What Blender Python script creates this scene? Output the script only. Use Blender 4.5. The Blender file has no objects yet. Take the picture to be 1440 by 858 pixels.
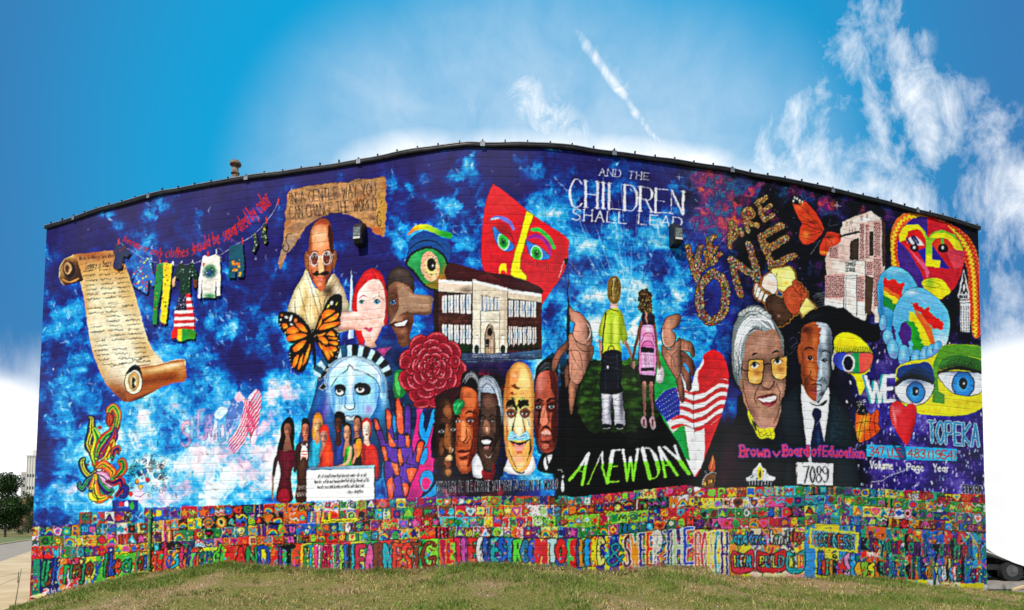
import bpy, bmesh, math, random, os, sys
import numpy as np
from mathutils import Vector

# ---------------------------------------------------------------- camera, sky, sun, exposure
F_PX = 1000.0                      # focal length in photo pixels (photo is 1440 x 858)
PITCH = math.radians(3.2)
SHY = 255.0                        # level-lens rise, photo pixels
EYE = 2.3
scn = bpy.context.scene
cam_d = bpy.data.cameras.new('camera'); cam = bpy.data.objects.new('camera', cam_d)
scn.collection.objects.link(cam); scn.camera = cam
cam.location = (0, 0, EYE); cam.rotation_euler = (math.radians(90)+PITCH, 0, 0)
cam_d.sensor_width = 36; cam_d.lens = 36*F_PX/1440; cam_d.shift_y = SHY/1440
cam_d.clip_start = .1; cam_d.clip_end = 6000
scn.view_settings.view_transform = 'Standard'; scn.view_settings.look = 'None'
scn.view_settings.exposure = 0.24; scn.view_settings.gamma = 1
SUN_EL, SUN_AZ = math.radians(46), math.radians(205)      # azimuth measured from +Y towards +X
sun_d = bpy.data.lights.new('sun', 'SUN'); sun = bpy.data.objects.new('sun', sun_d); scn.collection.objects.link(sun)
sun_d.energy = 3.9; sun_d.angle = math.radians(.6); sun_d.color = (1, .94, .86)
sd = Vector((math.sin(SUN_AZ)*math.cos(SUN_EL), math.cos(SUN_AZ)*math.cos(SUN_EL), math.sin(SUN_EL)))
sun.rotation_euler = sd.to_track_quat('Z', 'Y').to_euler()

def px_dir(x, y):
    """direction through a photo pixel, world axes (level camera looking along +Y, pitched up)"""
    a = (x-720)/F_PX; b = (429+SHY-y)/F_PX
    return Vector((a, math.cos(PITCH)-b*math.sin(PITCH), math.sin(PITCH)+b*math.cos(PITCH)))
w = bpy.data.worlds.new('World'); scn.world = w; w.use_nodes = True
NT = w.node_tree; NT.nodes.clear()
def nd(t, **k):
    n = NT.nodes.new(t)
    for a, v in k.items(): setattr(n, a, v)
    return n
def ln(a, b): NT.links.new(a, b)
def mth(op, a, b=None, c=None, cl=False):
    n = nd('ShaderNodeMath', operation=op, use_clamp=cl)
    for i, v in enumerate((a, b, c)):
        if v is None: continue
        if isinstance(v, (int, float)): n.inputs[i].default_value = v
        else: ln(v, n.inputs[i])
    return n.outputs[0]
def mixc(f, a, b):
    n = nd('ShaderNodeMix', data_type='RGBA')
    for i, v in ((0, f), (6, a), (7, b)):
        if isinstance(v, (int, float)): n.inputs[i].default_value = v
        elif isinstance(v, tuple): n.inputs[i].default_value = v+(1,)
        else: ln(v, n.inputs[i])
    return n.outputs[2]
tc = nd('ShaderNodeTexCoord'); vec = tc.outputs['Generated']
sky = nd('ShaderNodeTexSky', sky_type='NISHITA', sun_disc=False, sun_elevation=SUN_EL, sun_rotation=SUN_AZ, altitude=300, air_density=1.0, dust_density=.3, ozone_density=3.0)
sep = nd('ShaderNodeSeparateXYZ'); ln(vec, sep.inputs[0])
def spot(x, y, r_in, r_out):
    c = px_dir(x, y).normalized()
    n = nd('ShaderNodeVectorMath', operation='DOT_PRODUCT'); ln(vec, n.inputs[0]); n.inputs[1].default_value = c
    m = nd('ShaderNodeMapRange', interpolation_type='SMOOTHSTEP'); ln(n.outputs['Value'], m.inputs[0])
    m.inputs[1].default_value = math.cos(math.radians(r_out)); m.inputs[2].default_value = math.cos(math.radians(r_in))
    return m.outputs[0]
def vmax(l):
    o = l[0]
    for v in l[1:]: o = mth('MAXIMUM', o, v)
    return o
def noise(scale, sx=1, sy=1, sz=1, detail=8, rough=.6, dist=0, rot=(0, 0, 0), off=(0, 0, 0)):
    mp = nd('ShaderNodeMapping'); ln(vec, mp.inputs[0]); mp.inputs['Scale'].default_value = (sx, sy, sz); mp.inputs['Rotation'].default_value = rot; mp.inputs['Location'].default_value = off
    n = nd('ShaderNodeTexNoise'); ln(mp.outputs[0], n.inputs['Vector']); n.inputs['Scale'].default_value = scale; n.inputs['Detail'].default_value = detail; n.inputs['Roughness'].default_value = rough; n.inputs['Distortion'].default_value = dist
    return n.outputs['Fac']
# deep blue above, clear azure lower down
elev = sep.outputs[2]
hs = nd('ShaderNodeHueSaturation'); ln(sky.outputs[0], hs.inputs['Color']); hs.inputs['Saturation'].default_value = 1.12; hs.inputs['Value'].default_value = 1.0; hs.inputs['Hue'].default_value = .485
ring = nd('ShaderNodeMapRange', interpolation_type='SMOOTHSTEP'); 
c0 = px_dir(700, 330).normalized(); dn = nd('ShaderNodeVectorMath', operation='DOT_PRODUCT'); ln(vec, dn.inputs[0]); dn.inputs[1].default_value = c0
ln(dn.outputs['Value'], ring.inputs[0]); ring.inputs[1].default_value = math.cos(math.radians(35)); ring.inputs[2].default_value = math.cos(math.radians(17))
SKYM = (1.0, 1.0, 1.0)
blue = mixc(ring.outputs[0], (.40, 2.15, 5.1), (.0, 3.9, 7.5))
base = mixc(.92, hs.outputs[0], blue)
# cirrus: wisps high on the right, a bright bank behind the building, low cloud both sides
cir = vmax([spot(1095, 210, 1, 5.5), spot(1130, 260, 2, 7), spot(1175, 150, .5, 4), spot(1215, 90, .5, 4.5), spot(1225, 30, .2, 3), spot(1200, 230, 1, 4.5), spot(1245, 150, .5, 4), spot(1310, 180, .5, 4), spot(1320, 240, 1.5, 6), spot(1385, 310, 2, 7), spot(1430, 420, 1, 5), spot(1425, 520, 1, 4), spot(1060, 255, 1, 5)])
n1 = noise(5.5, 1, 1, .55, 10, .62, .5); n2 = noise(22, 1, 1, .5, 9, .68, .6); n3 = noise(3, 1, 1, 1, 4, .5)
nn = mth('ADD', mth('MULTIPLY', n1, .68), mth('MULTIPLY', n2, .32))
cmr = mth('ADD', mth('MULTIPLY', cir, .62), mth('MULTIPLY', mth('SUBTRACT', nn, .5), 4.2))
gate = nd('ShaderNodeMapRange', interpolation_type='SMOOTHSTEP'); ln(cir, gate.inputs[0]); gate.inputs[1].default_value = .02; gate.inputs[2].default_value = .45
cm = mth('MULTIPLY', mth('MULTIPLY', mth('SUBTRACT', cmr, .34), 1.55, cl=True), gate.outputs[0])
n5 = noise(9, 1, 1, 1, 7, .6, .8, off=(3, 1, 2))
def streak(x0, y0, x1, y1, wd, g):
    """a straight wisp of ice cloud along the great circle through two points"""
    a, b = px_dir(x0, y0).normalized(), px_dir(x1, y1).normalized(); nrm = a.cross(b).normalized(); md = (a+b).normalized(); ang = math.degrees(a.angle(b))/2
    n = nd('ShaderNodeVectorMath', operation='DOT_PRODUCT'); ln(vec, n.inputs[0]); n.inputs[1].default_value = nrm
    dd = mth('ADD', mth('ABSOLUTE', mth('ADD', n.outputs['Value'], mth('MULTIPLY', mth('SUBTRACT', n5, .5), .010))), 0)
    m = nd('ShaderNodeMapRange', interpolation_type='SMOOTHSTEP'); ln(dd, m.inputs[0]); m.inputs[1].default_value = wd; m.inputs[2].default_value = 0
    e = nd('ShaderNodeVectorMath', operation='DOT_PRODUCT'); ln(vec, e.inputs[0]); e.inputs[1].default_value = md
    q = nd('ShaderNodeMapRange', interpolation_type='SMOOTHSTEP'); ln(e.outputs['Value'], q.inputs[0]); q.inputs[1].default_value = math.cos(math.radians(ang)); q.inputs[2].default_value = math.cos(math.radians(ang*.35))
    return mth('MULTIPLY', mth('MULTIPLY', m.outputs[0], q.outputs[0]), g)
n4 = noise(30, 1, 1, .6, 9, .72, 1.4)
st = vmax([streak(790, 15, 960, 250, .011, 1.0), streak(800, 30, 975, 250, .035, .42), streak(690, 95, 860, 240, .06, .8), streak(640, 120, 760, 215, .05, .45), streak(520, 160, 700, 215, .03, .4)])
bank = vmax([streak(440, 268, 690, 222, .085, 1.35), streak(560, 235, 900, 228, .075, 1.25), streak(760, 228, 1080, 262, .07, 1.3), streak(900, 240, 1240, 300, .06, 1.1)])
bm_ = mth('MULTIPLY', bank, mth('ADD', mth('MULTIPLY', n5, .9), .45), cl=True)
halo = mth('MULTIPLY', vmax([spot(620, 330, 1, 17), spot(740, 320, 1, 19), spot(900, 330, 1, 17)]), mth('ADD', mth('MULTIPLY', n5, .6), .14), cl=True)
sm = mth('MULTIPLY', st, mth('ADD', mth('MULTIPLY', n4, 2.6), -.55), cl=True)
low = nd('ShaderNodeMapRange', interpolation_type='SMOOTHSTEP'); ln(mth('ADD', elev, mth('MULTIPLY', mth('SUBTRACT', n1, .5), .22)), low.inputs[0]); low.inputs[1].default_value = .24; low.inputs[2].default_value = .1; low.inputs[3].default_value = 0; low.inputs[4].default_value = 1
side = vmax([spot(1450, 610, 4, 7.5), spot(1450, 700, 5, 9), spot(1450, 790, 5, 9), spot(-10, 620, 2.5, 5), spot(-10, 700, 2.5, 5)])
allc = vmax([side, cm, bm_, sm, halo, mth('MULTIPLY', low.outputs[0], .97)])
shade = mixc(mth('MULTIPLY', mth('SUBTRACT', n2, .35), 1.6, cl=True), (8.8, 9.6, 10.4), (12.3, 12.3, 12.3))
outc = mixc(side, mixc(allc, base, shade), (12.4, 12.4, 12.4))
bg = nd('ShaderNodeBackground'); ln(outc, bg.inputs['Color']); bg.inputs['Strength'].default_value = .085
wo = nd('ShaderNodeOutputWorld'); ln(bg.outputs[0], wo.inputs['Surface'])
# ---------------------------------------------------------------- the painted wall: a small paint box
# The mural is paint on blockwork. Its colours are worked out here and end up as vertex colours on the
# wall mesh; every painted figure, letter group and block becomes a mesh piece of its own.
PS = 2.0
X0, Y0, X1, Y1 = 24, 195, 1404, 872
PW, PH = int((X1-X0)*PS), int((Y1-Y0)*PS)
rng = np.random.default_rng(11)
CV = np.zeros((PH, PW, 3), np.float32)
ID = np.zeros((PH, PW), np.int32)
FR = [0.0, 0.0, 1.0]
CUR = [0]
CLIP = [None]
FIGS = {}          # id -> dict(name,label,parent,lift)

def fr(ox=0, oy=0, s=1.0): FR[0], FR[1], FR[2] = ox, oy, s
def XY(p):
    p = np.asarray(p, float).reshape(-1, 2)
    return np.stack([((FR[0]+p[:, 0]/FR[2])-X0)*PS, ((FR[1]+p[:, 1]/FR[2])-Y0)*PS], 1)
def K(): return PS/FR[2]
def hexc(c):
    if not isinstance(c, str): return np.array(c, np.float32)
    if len(c) == 3: c = ''.join(a*2 for a in c)
    return np.array([int(c[i:i+2], 16)/255 for i in (0, 2, 4)], np.float32)
def fig(name, label=None, parent=0, lift=0.0):
    if parent and FIGS[parent]['parent'] and name == 'letter': parent = FIGS[parent]['parent']
    i = len(FIGS)+1
    FIGS[i] = dict(name=name, label=label, parent=parent, lift=lift)
    CUR[0] = i
    return i
def use(i): CUR[0] = i
def noise2(h, w, cell, seed=0):
    r = np.random.default_rng(seed)
    gh, gw = int(h/cell)+3, int(w/cell)+3
    g = r.random((gh, gw)).astype(np.float32)
    y = np.arange(h)/cell; x = np.arange(w)/cell
    yi = y.astype(int); xi = x.astype(int)
    fy = (y-yi)[:, None].astype(np.float32); fx = (x-xi)[None].astype(np.float32)
    fy = fy*fy*(3-2*fy); fx = fx*fx*(3-2*fx)
    a = g[yi][:, xi]; b = g[yi][:, xi+1]; c = g[yi+1][:, xi]; d = g[yi+1][:, xi+1]
    return (a*(1-fx)+b*fx)*(1-fy)+(c*(1-fx)+d*fx)*fy
def fbm(h, w, cell, seed=0, oct=5, gain=.5):
    s = np.zeros((h, w), np.float32); a = 1; t = 0
    for o in range(oct):
        s += a*noise2(h, w, max(cell/2**o, 1.5), seed*31+o); t += a; a *= gain
    return s/t
def warp(f, dx, dy):
    yy, xx = np.mgrid[0:f.shape[0], 0:f.shape[1]]
    return f[np.clip((yy+dy).astype(int), 0, f.shape[0]-1), np.clip((xx+dx).astype(int), 0, f.shape[1]-1)]
BR = (fbm(PH, PW, 9, 77, 4)-.5)            # brush variation shared by all paint
BRH = (noise2(PH, PW, 3, 5)*.5+noise2(PH, PW//6, 7, 6).repeat(6, 1)[:, :PW] if PW % 6 == 0 else noise2(PH, PW, 3, 5))
WX = (fbm(PH, PW, 14, 21, 3)-.5); WY = (fbm(PH, PW, 14, 22, 3)-.5)

class M:                                    # a mask: rows a..b, columns c..d
    __slots__ = ('a', 'b', 'c', 'd', 'm')
    def __init__(s, a, b, c, d, m): s.a, s.b, s.c, s.d, s.m = a, b, c, d, m
def box(x0, y0, x1, y1, pad=1):
    return (max(0, int(np.floor(y0))-pad), min(PH, int(np.ceil(y1))+pad+1), max(0, int(np.floor(x0))-pad), min(PW, int(np.ceil(x1))+pad+1))
def smooth(pts, closed=True, n=6):
    p = np.asarray(pts, float).reshape(-1, 2)
    if len(p) < 3: return p
    if closed: q = np.vstack([p[-1], p, p[0], p[1]])
    else: q = np.vstack([2*p[0]-p[1], p, 2*p[-1]-p[-2]])
    out = []
    for i in range(1, len(q)-2):
        a, b, c, d = q[i-1], q[i], q[i+1], q[i+2]
        for t in np.arange(n)/n:
            out.append(.5*((2*b)+(c-a)*t+(2*a-5*b+4*c-d)*t*t+(3*b-a-3*c+d)*t**3))
    if not closed: out.append(p[-1])
    return np.array(out)
def polyc(p):
    a, b, c, d = box(p[:, 0].min(), p[:, 1].min(), p[:, 0].max(), p[:, 1].max())
    if a >= b or c >= d: return M(0, 0, 0, 0, np.zeros((0, 0), bool))
    m = np.zeros((b-a, d-c), bool)
    xs = np.arange(c, d)+.5
    for (x0, y0), (x1, y1) in zip(p, np.roll(p, -1, 0)):
        if y0 == y1: continue
        if y0 > y1: x0, y0, x1, y1 = x1, y1, x0, y0
        r0 = max(a, int(np.ceil(y0-.5))); r1 = min(b, int(np.ceil(y1-.5)))
        if r1 <= r0: continue
        rr = np.arange(r0, r1)
        xi = x0+(rr+.5-y0)*(x1-x0)/(y1-y0)
        m[r0-a:r1-a] ^= xs[None] > xi[:, None]
    return M(a, b, c, d, m)
def P(*pts, s=False):
    p = np.asarray(pts, float).reshape(-1, 2)
    if s: p = smooth(p)
    return polyc(XY(p))
def S(*pts): return P(*pts, s=True)
def E(cx, cy, rx, ry=None, rot=0, t0=0, t1=360):
    ry = rx if ry is None else ry
    t = np.radians(np.linspace(t0, t1, 40)); r = math.radians(rot)
    x, y = rx*np.cos(t), ry*np.sin(t)
    return polyc(XY(np.stack([cx+x*math.cos(r)-y*math.sin(r), cy+x*math.sin(r)+y*math.cos(r)], 1)))
def segs(p, w):                             # union of tapered capsules, canvas units
    w = np.broadcast_to(np.asarray(w, float), (len(p),))/2
    mw = w.max()+1
    a, b, c, d = box(p[:, 0].min()-mw, p[:, 1].min()-mw, p[:, 0].max()+mw, p[:, 1].max()+mw)
    if a >= b or c >= d: return M(0, 0, 0, 0, np.zeros((0, 0), bool))
    m = np.zeros((b-a, d-c), bool)
    for i in range(len(p)-1):
        (x0, y0), (x1, y1) = p[i], p[i+1]
        a2, b2, c2, d2 = box(min(x0, x1)-mw, min(y0, y1)-mw, max(x0, x1)+mw, max(y0, y1)+mw)
        if a2 >= b2 or c2 >= d2: continue
        yy = np.arange(a2, b2)[:, None]+.5; xx = np.arange(c2, d2)[None]+.5
        dx, dy = x1-x0, y1-y0; L = dx*dx+dy*dy+1e-9
        t = np.clip(((xx-x0)*dx+(yy-y0)*dy)/L, 0, 1)
        dd = (xx-x0-t*dx)**2+(yy-y0-t*dy)**2
        m[a2-a:b2-a, c2-c:d2-c] |= dd <= (w[i]+(w[i+1]-w[i])*t)**2
    return M(a, b, c, d, m)
def L(pts, w, s=True, taper=None):
    p = np.asarray(pts, float).reshape(-1, 2)
    if s and len(p) > 2: p = smooth(p, False, 5)
    p = XY(p); ww = np.full(len(p), w*K())
    if taper is not None:
        t = np.linspace(0, 1, len(p))
        ww = ww*(np.interp(t, np.linspace(0, 1, len(taper)), taper))
    return segs(p, np.maximum(ww, .9))
def U(*ms):
    a = min(m.a for m in ms); b = max(m.b for m in ms); c = min(m.c for m in ms); d = max(m.d for m in ms)
    o = np.zeros((b-a, d-c), bool)
    for m in ms: o[m.a-a:m.b-a, m.c-c:m.d-c] |= m.m
    return M(a, b, c, d, o)
def AND(m, n):
    a, b, c, d = max(m.a, n.a), min(m.b, n.b), max(m.c, n.c), min(m.d, n.d)
    if a >= b or c >= d: return M(0, 0, 0, 0, np.zeros((0, 0), bool))
    return M(a, b, c, d, m.m[a-m.a:b-m.a, c-m.c:d-m.c] & n.m[a-n.a:b-n.a, c-n.c:d-n.c])
def SUB(m, n):
    o = m.m.copy(); a, b, c, d = max(m.a, n.a), min(m.b, n.b), max(m.c, n.c), min(m.d, n.d)
    if a < b and c < d: o[a-m.a:b-m.a, c-m.c:d-m.c] &= ~n.m[a-n.a:b-n.a, c-n.c:d-n.c]
    return M(m.a, m.b, m.c, m.d, o)
def rough(m, amp=3.0):                      # ragged brush edge
    a, b, c, d = box(m.c-amp, m.a-amp, m.d+amp, m.b+amp, 0)
    o = np.zeros((b-a, d-c), bool); o[m.a-a:m.b-a, m.c-c:m.d-c] = m.m
    yy, xx = np.mgrid[0:b-a, 0:d-c]
    yy = np.clip(yy+(WY[a:b, c:d]*amp*5).astype(int), 0, b-a-1); xx = np.clip(xx+(WX[a:b, c:d]*amp*5).astype(int), 0, d-c-1)
    return M(a, b, c, d, o[yy, xx])
class clip:
    def __init__(s, m): s.m = m
    def __enter__(s): s.o = CLIP[0]; CLIP[0] = s.m if s.o is None else AND(s.o, s.m)
    def __exit__(s, *a): CLIP[0] = s.o
def F(m, col, a=1.0, to=None, ang=90, tex=.10, idw=None):
    """fill mask m with colour col (to colour 'to' along the angle 'ang')"""
    if CLIP[0] is not None: m = AND(m, CLIP[0])
    if m.m.size == 0 or not m.m.any(): return m
    r = (slice(m.a, m.b), slice(m.c, m.d)); c = hexc(col)
    if to is not None:
        yy, xx = np.nonzero(m.m); t = math.radians(ang)
        Y, X = np.mgrid[m.a:m.b, m.c:m.d].astype(np.float32)
        v = X*math.cos(t)+Y*math.sin(t); q = v[m.m]; lo, hi = q.min(), q.max()
        v = np.clip((v-lo)/(hi-lo+1e-6), 0, 1)[..., None]
        c = c*(1-v)+hexc(to)*v
    else: c = np.broadcast_to(c, (m.b-m.a, m.d-m.c, 3))
    if tex:
        c = np.clip(c*(1+tex*2.4*BR[r][..., None]+tex*.9*(BRH[r][..., None]-.5)), 0, 1)
    C = CV[r]; k = m.m[..., None]*a
    CV[r] = C*(1-k)+c*k
    if a >= .85 or idw:
        if CUR[0] > 0: ID[r][m.m] = CUR[0]
    return m
def B(cx, cy, rx, ry, col, a=.6, rot=0, hard=1.0):
    """airbrushed spot, inside the clip"""
    q = XY([(cx, cy)])[0]; k = K(); R = max(rx, ry)*k*1.6
    a0, b0, c0, d0 = box(q[0]-R, q[1]-R, q[0]+R, q[1]+R)
    if CLIP[0] is not None:
        a0, b0, c0, d0 = max(a0, CLIP[0].a), min(b0, CLIP[0].b), max(c0, CLIP[0].c), min(d0, CLIP[0].d)
    if a0 >= b0 or c0 >= d0: return
    yy, xx = np.mgrid[a0:b0, c0:d0]; t = math.radians(rot)
    dx, dy = xx-q[0], yy-q[1]
    u = (dx*math.cos(t)+dy*math.sin(t))/(rx*k); v = (-dx*math.sin(t)+dy*math.cos(t))/(ry*k)
    g = np.exp(-(u*u+v*v)**hard*1.1)*a
    g = g*(1+BR[a0:b0, c0:d0]*.5)
    if CLIP[0] is not None:
        g = g*CLIP[0].m[a0-CLIP[0].a:b0-CLIP[0].a, c0-CLIP[0].c:d0-CLIP[0].c]
    g = np.clip(g, 0, 1)[..., None]
    CV[a0:b0, c0:d0] = CV[a0:b0, c0:d0]*(1-g)+hexc(col)*g
def O(m, w, col, idw=None):                 # outline round a mask, w canvas px wide, outside
    a, b, c, d = box(m.c-w, m.a-w, m.d+w, m.b+w, 1)
    o = np.zeros((b-a, d-c), bool); o[m.a-a:m.b-a, m.c-c:m.d-c] = m.m
    g = o.copy(); w = int(round(w))
    for dy in range(-w, w+1):
        for dx in range(-w, w+1):
            if dx*dx+dy*dy <= w*w+.5 and (dx or dy):
                s = np.zeros_like(o)
                s[max(0, dy):o.shape[0]+min(0, dy), max(0, dx):o.shape[1]+min(0, dx)] = o[max(0, -dy):o.shape[0]+min(0, -dy), max(0, -dx):o.shape[1]+min(0, -dx)]
                g |= s
    mm = M(a, b, c, d, g & ~o); F(mm, col, tex=.05); return mm
def strands(path0, path1, n, w, cols, a=.8, jit=1.0):
    """n strokes interpolated between two guide curves"""
    p0 = smooth(path0, False, 5); p1 = smooth(path1, False, 5)
    m = min(len(p0), len(p1))
    p0 = p0[np.linspace(0, len(p0)-1, m).astype(int)]; p1 = p1[np.linspace(0, len(p1)-1, m).astype(int)]
    for i in range(n):
        t = rng.random(); q = p0*(1-t)+p1*t+rng.normal(0, jit, 2)
        i0 = rng.integers(0, max(1, m//3)); i1 = rng.integers(2*m//3, m)
        F(L(q[i0:i1+1], w, s=False, taper=(.3, 1, .3)), cols[rng.integers(len(cols))], a=a, tex=.05, idw=None)

# ---- brush lettering: strokes on an 8 x 8 box ('~' open curve, '@' closed curve)
GL = {'A': '08 40 88|25 65', 'B': '08 00|~00 50 72 54 04|~04 64 86 68 08', 'C': '~81 60 30 03 05 28 68 87', 'D': '08 00|~00 50 82 86 58 08',
 'E': '80 00 08 88|04 64', 'F': '80 00 08|04 64', 'G': '~81 60 30 03 05 28 68 86|86 85 55', 'H': '00 08|80 88|04 84', 'I': '40 48', 'J': '~60 66 48 18 06',
 'K': '00 08|80 04 88', 'L': '00 08 88', 'M': '08 00 45 80 88', 'N': '08 00 88 80', 'O': '@40 03 05 48 85 83', 'P': '08 00|~00 60 82 64 04',
 'Q': '@40 03 05 48 85 83|55 88', 'R': '08 00|~00 60 82 64 04|44 88', 'S': '~81 50 11 13 44 75 77 38 07', 'T': '00 80|40 48', 'U': '~00 05 28 68 85 80',
 'V': '00 48 80', 'W': '00 28 42 68 80', 'X': '00 88|80 08', 'Y': '00 44 80|44 48', 'Z': '00 80 08 88', '0': '@40 13 15 48 75 73', '1': '21 40 48',
 '2': '~02 20 60 82 08|08 88', '3': '~01 40 82 34|~34 85 58 07', '4': '68 60 05 85', '5': '80 10 04|~04 54 86 48 07', '7': '00 80 28', '8': '@40 12 44 72|@44 06 48 86',
 '9': '@40 02 44 82|~82 86 48 17', '.': '47 48', ',': '47 39', "'": '40 32', '-': '14 74', '(': '~60 33 35 68', ')': '~20 53 55 28', '&': '~88 22 40 62 06 38 85', '"': '30 32|50 52', ' ': '',
 'a': '@43 05 47 76|73 78', 'b': '00 08|@43 05 47 76', 'c': '~74 43 05 48 77', 'd': '@43 05 47 76|70 78', 'e': '05 75|~75 43 05 48 77', 'f': '~70 41 48|03 73', 'g': '@43 05 47 76|~73 79 4a 09',
 'h': '00 08|~05 43 75 78', 'i': '43 48|41 41', 'j': '~43 49 0a|41 41', 'k': '00 08|63 05 78', 'l': '40 48', 'm': '03 08|~04 33 45 48|~45 73 85 88', 'n': '03 08|~05 43 75 78',
 'o': '@43 05 48 75', 'p': '03 0a|@43 05 47 76', 'q': '@43 05 47 76|73 7a', 'r': '13 18|~15 33 73', 's': '~73 34 35 65 67 08', 't': '30 37 68|03 63', 'u': '~03 06 38 76|73 78', 'v': '03 48 83',
 'w': '03 28 45 68 83', 'x': '03 88|83 08', 'y': '03 46|73 2a', 'z': '03 73 08 78'}
def glyph(ch):
    out = []
    for st in GL.get(ch, '').split('|'):
        if not st: continue
        k = st[0]; st = st.lstrip('~@')
        p = np.array([[int(t[0], 16), int(t[1], 16)] for t in st.split()], float)/8
        if k == '@': p = smooth(p, True, 5); p = np.vstack([p, p[0]])
        elif k == '~': p = smooth(p, False, 5)
        out.append(p)
    return out
WID = {'I': .35, 'i': .3, 'l': .3, 'j': .45, '.': .3, ',': .3, "'": .3, 'M': 1.25, 'W': 1.3, 'm': 1.3, 'w': 1.3, ' ': .6, '1': .6, '(': .6, ')': .6, 't': .7, 'f': .7, 'r': .75, '"': .5}
def letters(s, gap=.35):
    x = 0; out = []
    for ch in s:
        w = WID.get(ch, 1.0); out.append((ch, x, w)); x += w+gap
    return out, x-gap
def text(s, tl, tr, br, bl, w, col, gap=.35, thick=None, serif=0, slant=0, each=None, cols=None, a=1.0):
    """lettering stretched over a quad; thick = width of upright strokes, serif = length of the feet"""
    ls, tot = letters(s, gap); tl, tr, br, bl = [np.array(q, float) for q in (tl, tr, br, bl)]
    res = []
    for j, (ch, x, wd) in enumerate(ls):
        ms = []
        for p in glyph(ch):
            if len(p) > 1 and len(p) <= 5:
                p = np.vstack([p[i]+(p[i+1]-p[i])*t for i in range(len(p)-1) for t in (0, .5)]+[p[-1]])
            u = (x+p[:, 0]*wd)/tot; v = p[:, 1]
            q = (tl*(1-u)[:, None]+tr*u[:, None])*(1-v)[:, None]+(bl*(1-u)[:, None]+br*u[:, None])*v[:, None]
            q[:, 0] += slant*(1-v)
            qc = XY(q)
            if thick:
                for i in range(len(p)-1):
                    d = p[i+1]-p[i]; k = abs(d[1])/(np.hypot(*d)+1e-9)
                    if ch in 'NMU' and i < 2 and p[0][0] < .05 and ch != 'U': k = 0 if ch == 'N' else k
                    ms.append(segs(qc[i:i+2], (w+(thick-w)*k**2)*K()))
            else: ms.append(segs(qc, w*K()))
            if serif:
                for e in (0, -1):
                    n = p[1]-p[0] if e == 0 else p[-1]-p[-2]
                    if abs(n[1]) > abs(n[0])*.9 and (p[e][1] < .06 or p[e][1] > .94):
                        dx = (tr-tl)/np.hypot(*(tr-tl))*serif
                        ms.append(segs(XY([q[e]-dx, q[e]+dx]), w*K()))
        if not ms: continue
        m = U(*ms)
        keep_ = CUR[0]
        if keep_ and FIGS[keep_]['name'] in ('painted_lettering', 'digits') and (m.b-m.a) > 12: fig('letter', None, parent=keep_)
        if each: each(m, j, ch)
        else: F(m, cols[j % len(cols)] if cols else col, a=a, tex=.05)
        CUR[0] = keep_
        res.append(m)
    return U(*res) if res else None
def text_path(s, pts, h0, h1, w, col, gap=.35, rot=0, asp=.62):
    """lettering along a base line, letter height growing h0 -> h1"""
    p = smooth(pts, False, 12); ds = np.r_[0, np.cumsum(np.hypot(*np.diff(p, axis=0).T))]
    ls, tot = letters(s, gap); out = []
    def pos(u):
        q = u*ds[-1]; a = np.array([np.interp(q, ds, p[:, 0]), np.interp(q, ds, p[:, 1])])
        q2 = q+1; return a
    for ch, x, wd in ls:
        u0, u1 = x/tot, (x+wd)/tot; f = lambda u: u**1.0
        A, Bq = pos(f(u0)), pos(f(u1)); d = (Bq-A); h = h0+(h1-h0)*u0
        nrm = np.array([-d[1], d[0]]); nrm = nrm/(np.hypot(*nrm)+1e-9); t = math.radians(rot)
        up = -np.array([nrm[0]*math.cos(t)-nrm[1]*math.sin(t), nrm[0]*math.sin(t)+nrm[1]*math.cos(t)])*h
        keep_ = CUR[0]
        if keep_ and ch != ' ': fig('letter', None, parent=keep_)
        for g in glyph(ch):
            q = A+d*g[:, :1]+up*(1-g[:, 1:])
            m = segs(XY(q), w*K()*(.8+.6*(h/h1))); F(m, col, tex=.05); out.append(m)
        CUR[0] = keep_
    return U(*out)
def scrawl(x0, y0, x1, y1, h, w, col, a=.9):
    """a line of pen-written words"""
    n = max(7, int((x1-x0)/h*3.6)); t = np.linspace(0, 1, n)
    xs = x0+(x1-x0)*t+rng.normal(0, h*.12, n); ys = y0+(y1-y0)*t+h*.45*np.where(np.arange(n) % 2, 1, -1)*rng.random(n)**1.6
    xs[::5] -= h*.1
    F(L(np.stack([xs, ys], 1), w), col, a=a, tex=0)
# ---- parts of faces
def eye(x, y, w, h, iris='4a2c18', rot=0, lid='120a08', white='e8e2d8', pup=.45, name='painted_eye', glint='fff'):
    t = math.radians(rot)
    def R(px, py): return (x+px*math.cos(t)-py*math.sin(t), y+px*math.sin(t)+py*math.cos(t))
    sh = S(R(-w, 0), R(-w*.45, -h*.8), R(w*.1, -h), R(w*.65, -h*.6), R(w, h*.1), R(w*.4, h*.8), R(-w*.3, h*.8))
    F(sh, white)
    with clip(sh):
        F(E(x, y-h*.1, h*.95), iris); F(E(x, y-h*.1, h*.95*pup), '080808'); F(E(x+h*.25, y-h*.4, h*.22), glint)
        B(x, y-h, w, h*.5, lid, .5)
    F(L([R(-w, 0), R(-w*.45, -h*.8), R(w*.1, -h), R(w*.65, -h*.6), R(w, h*.1)], h*.35, taper=(.5, 1, .6)), lid)
    return sh
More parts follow.
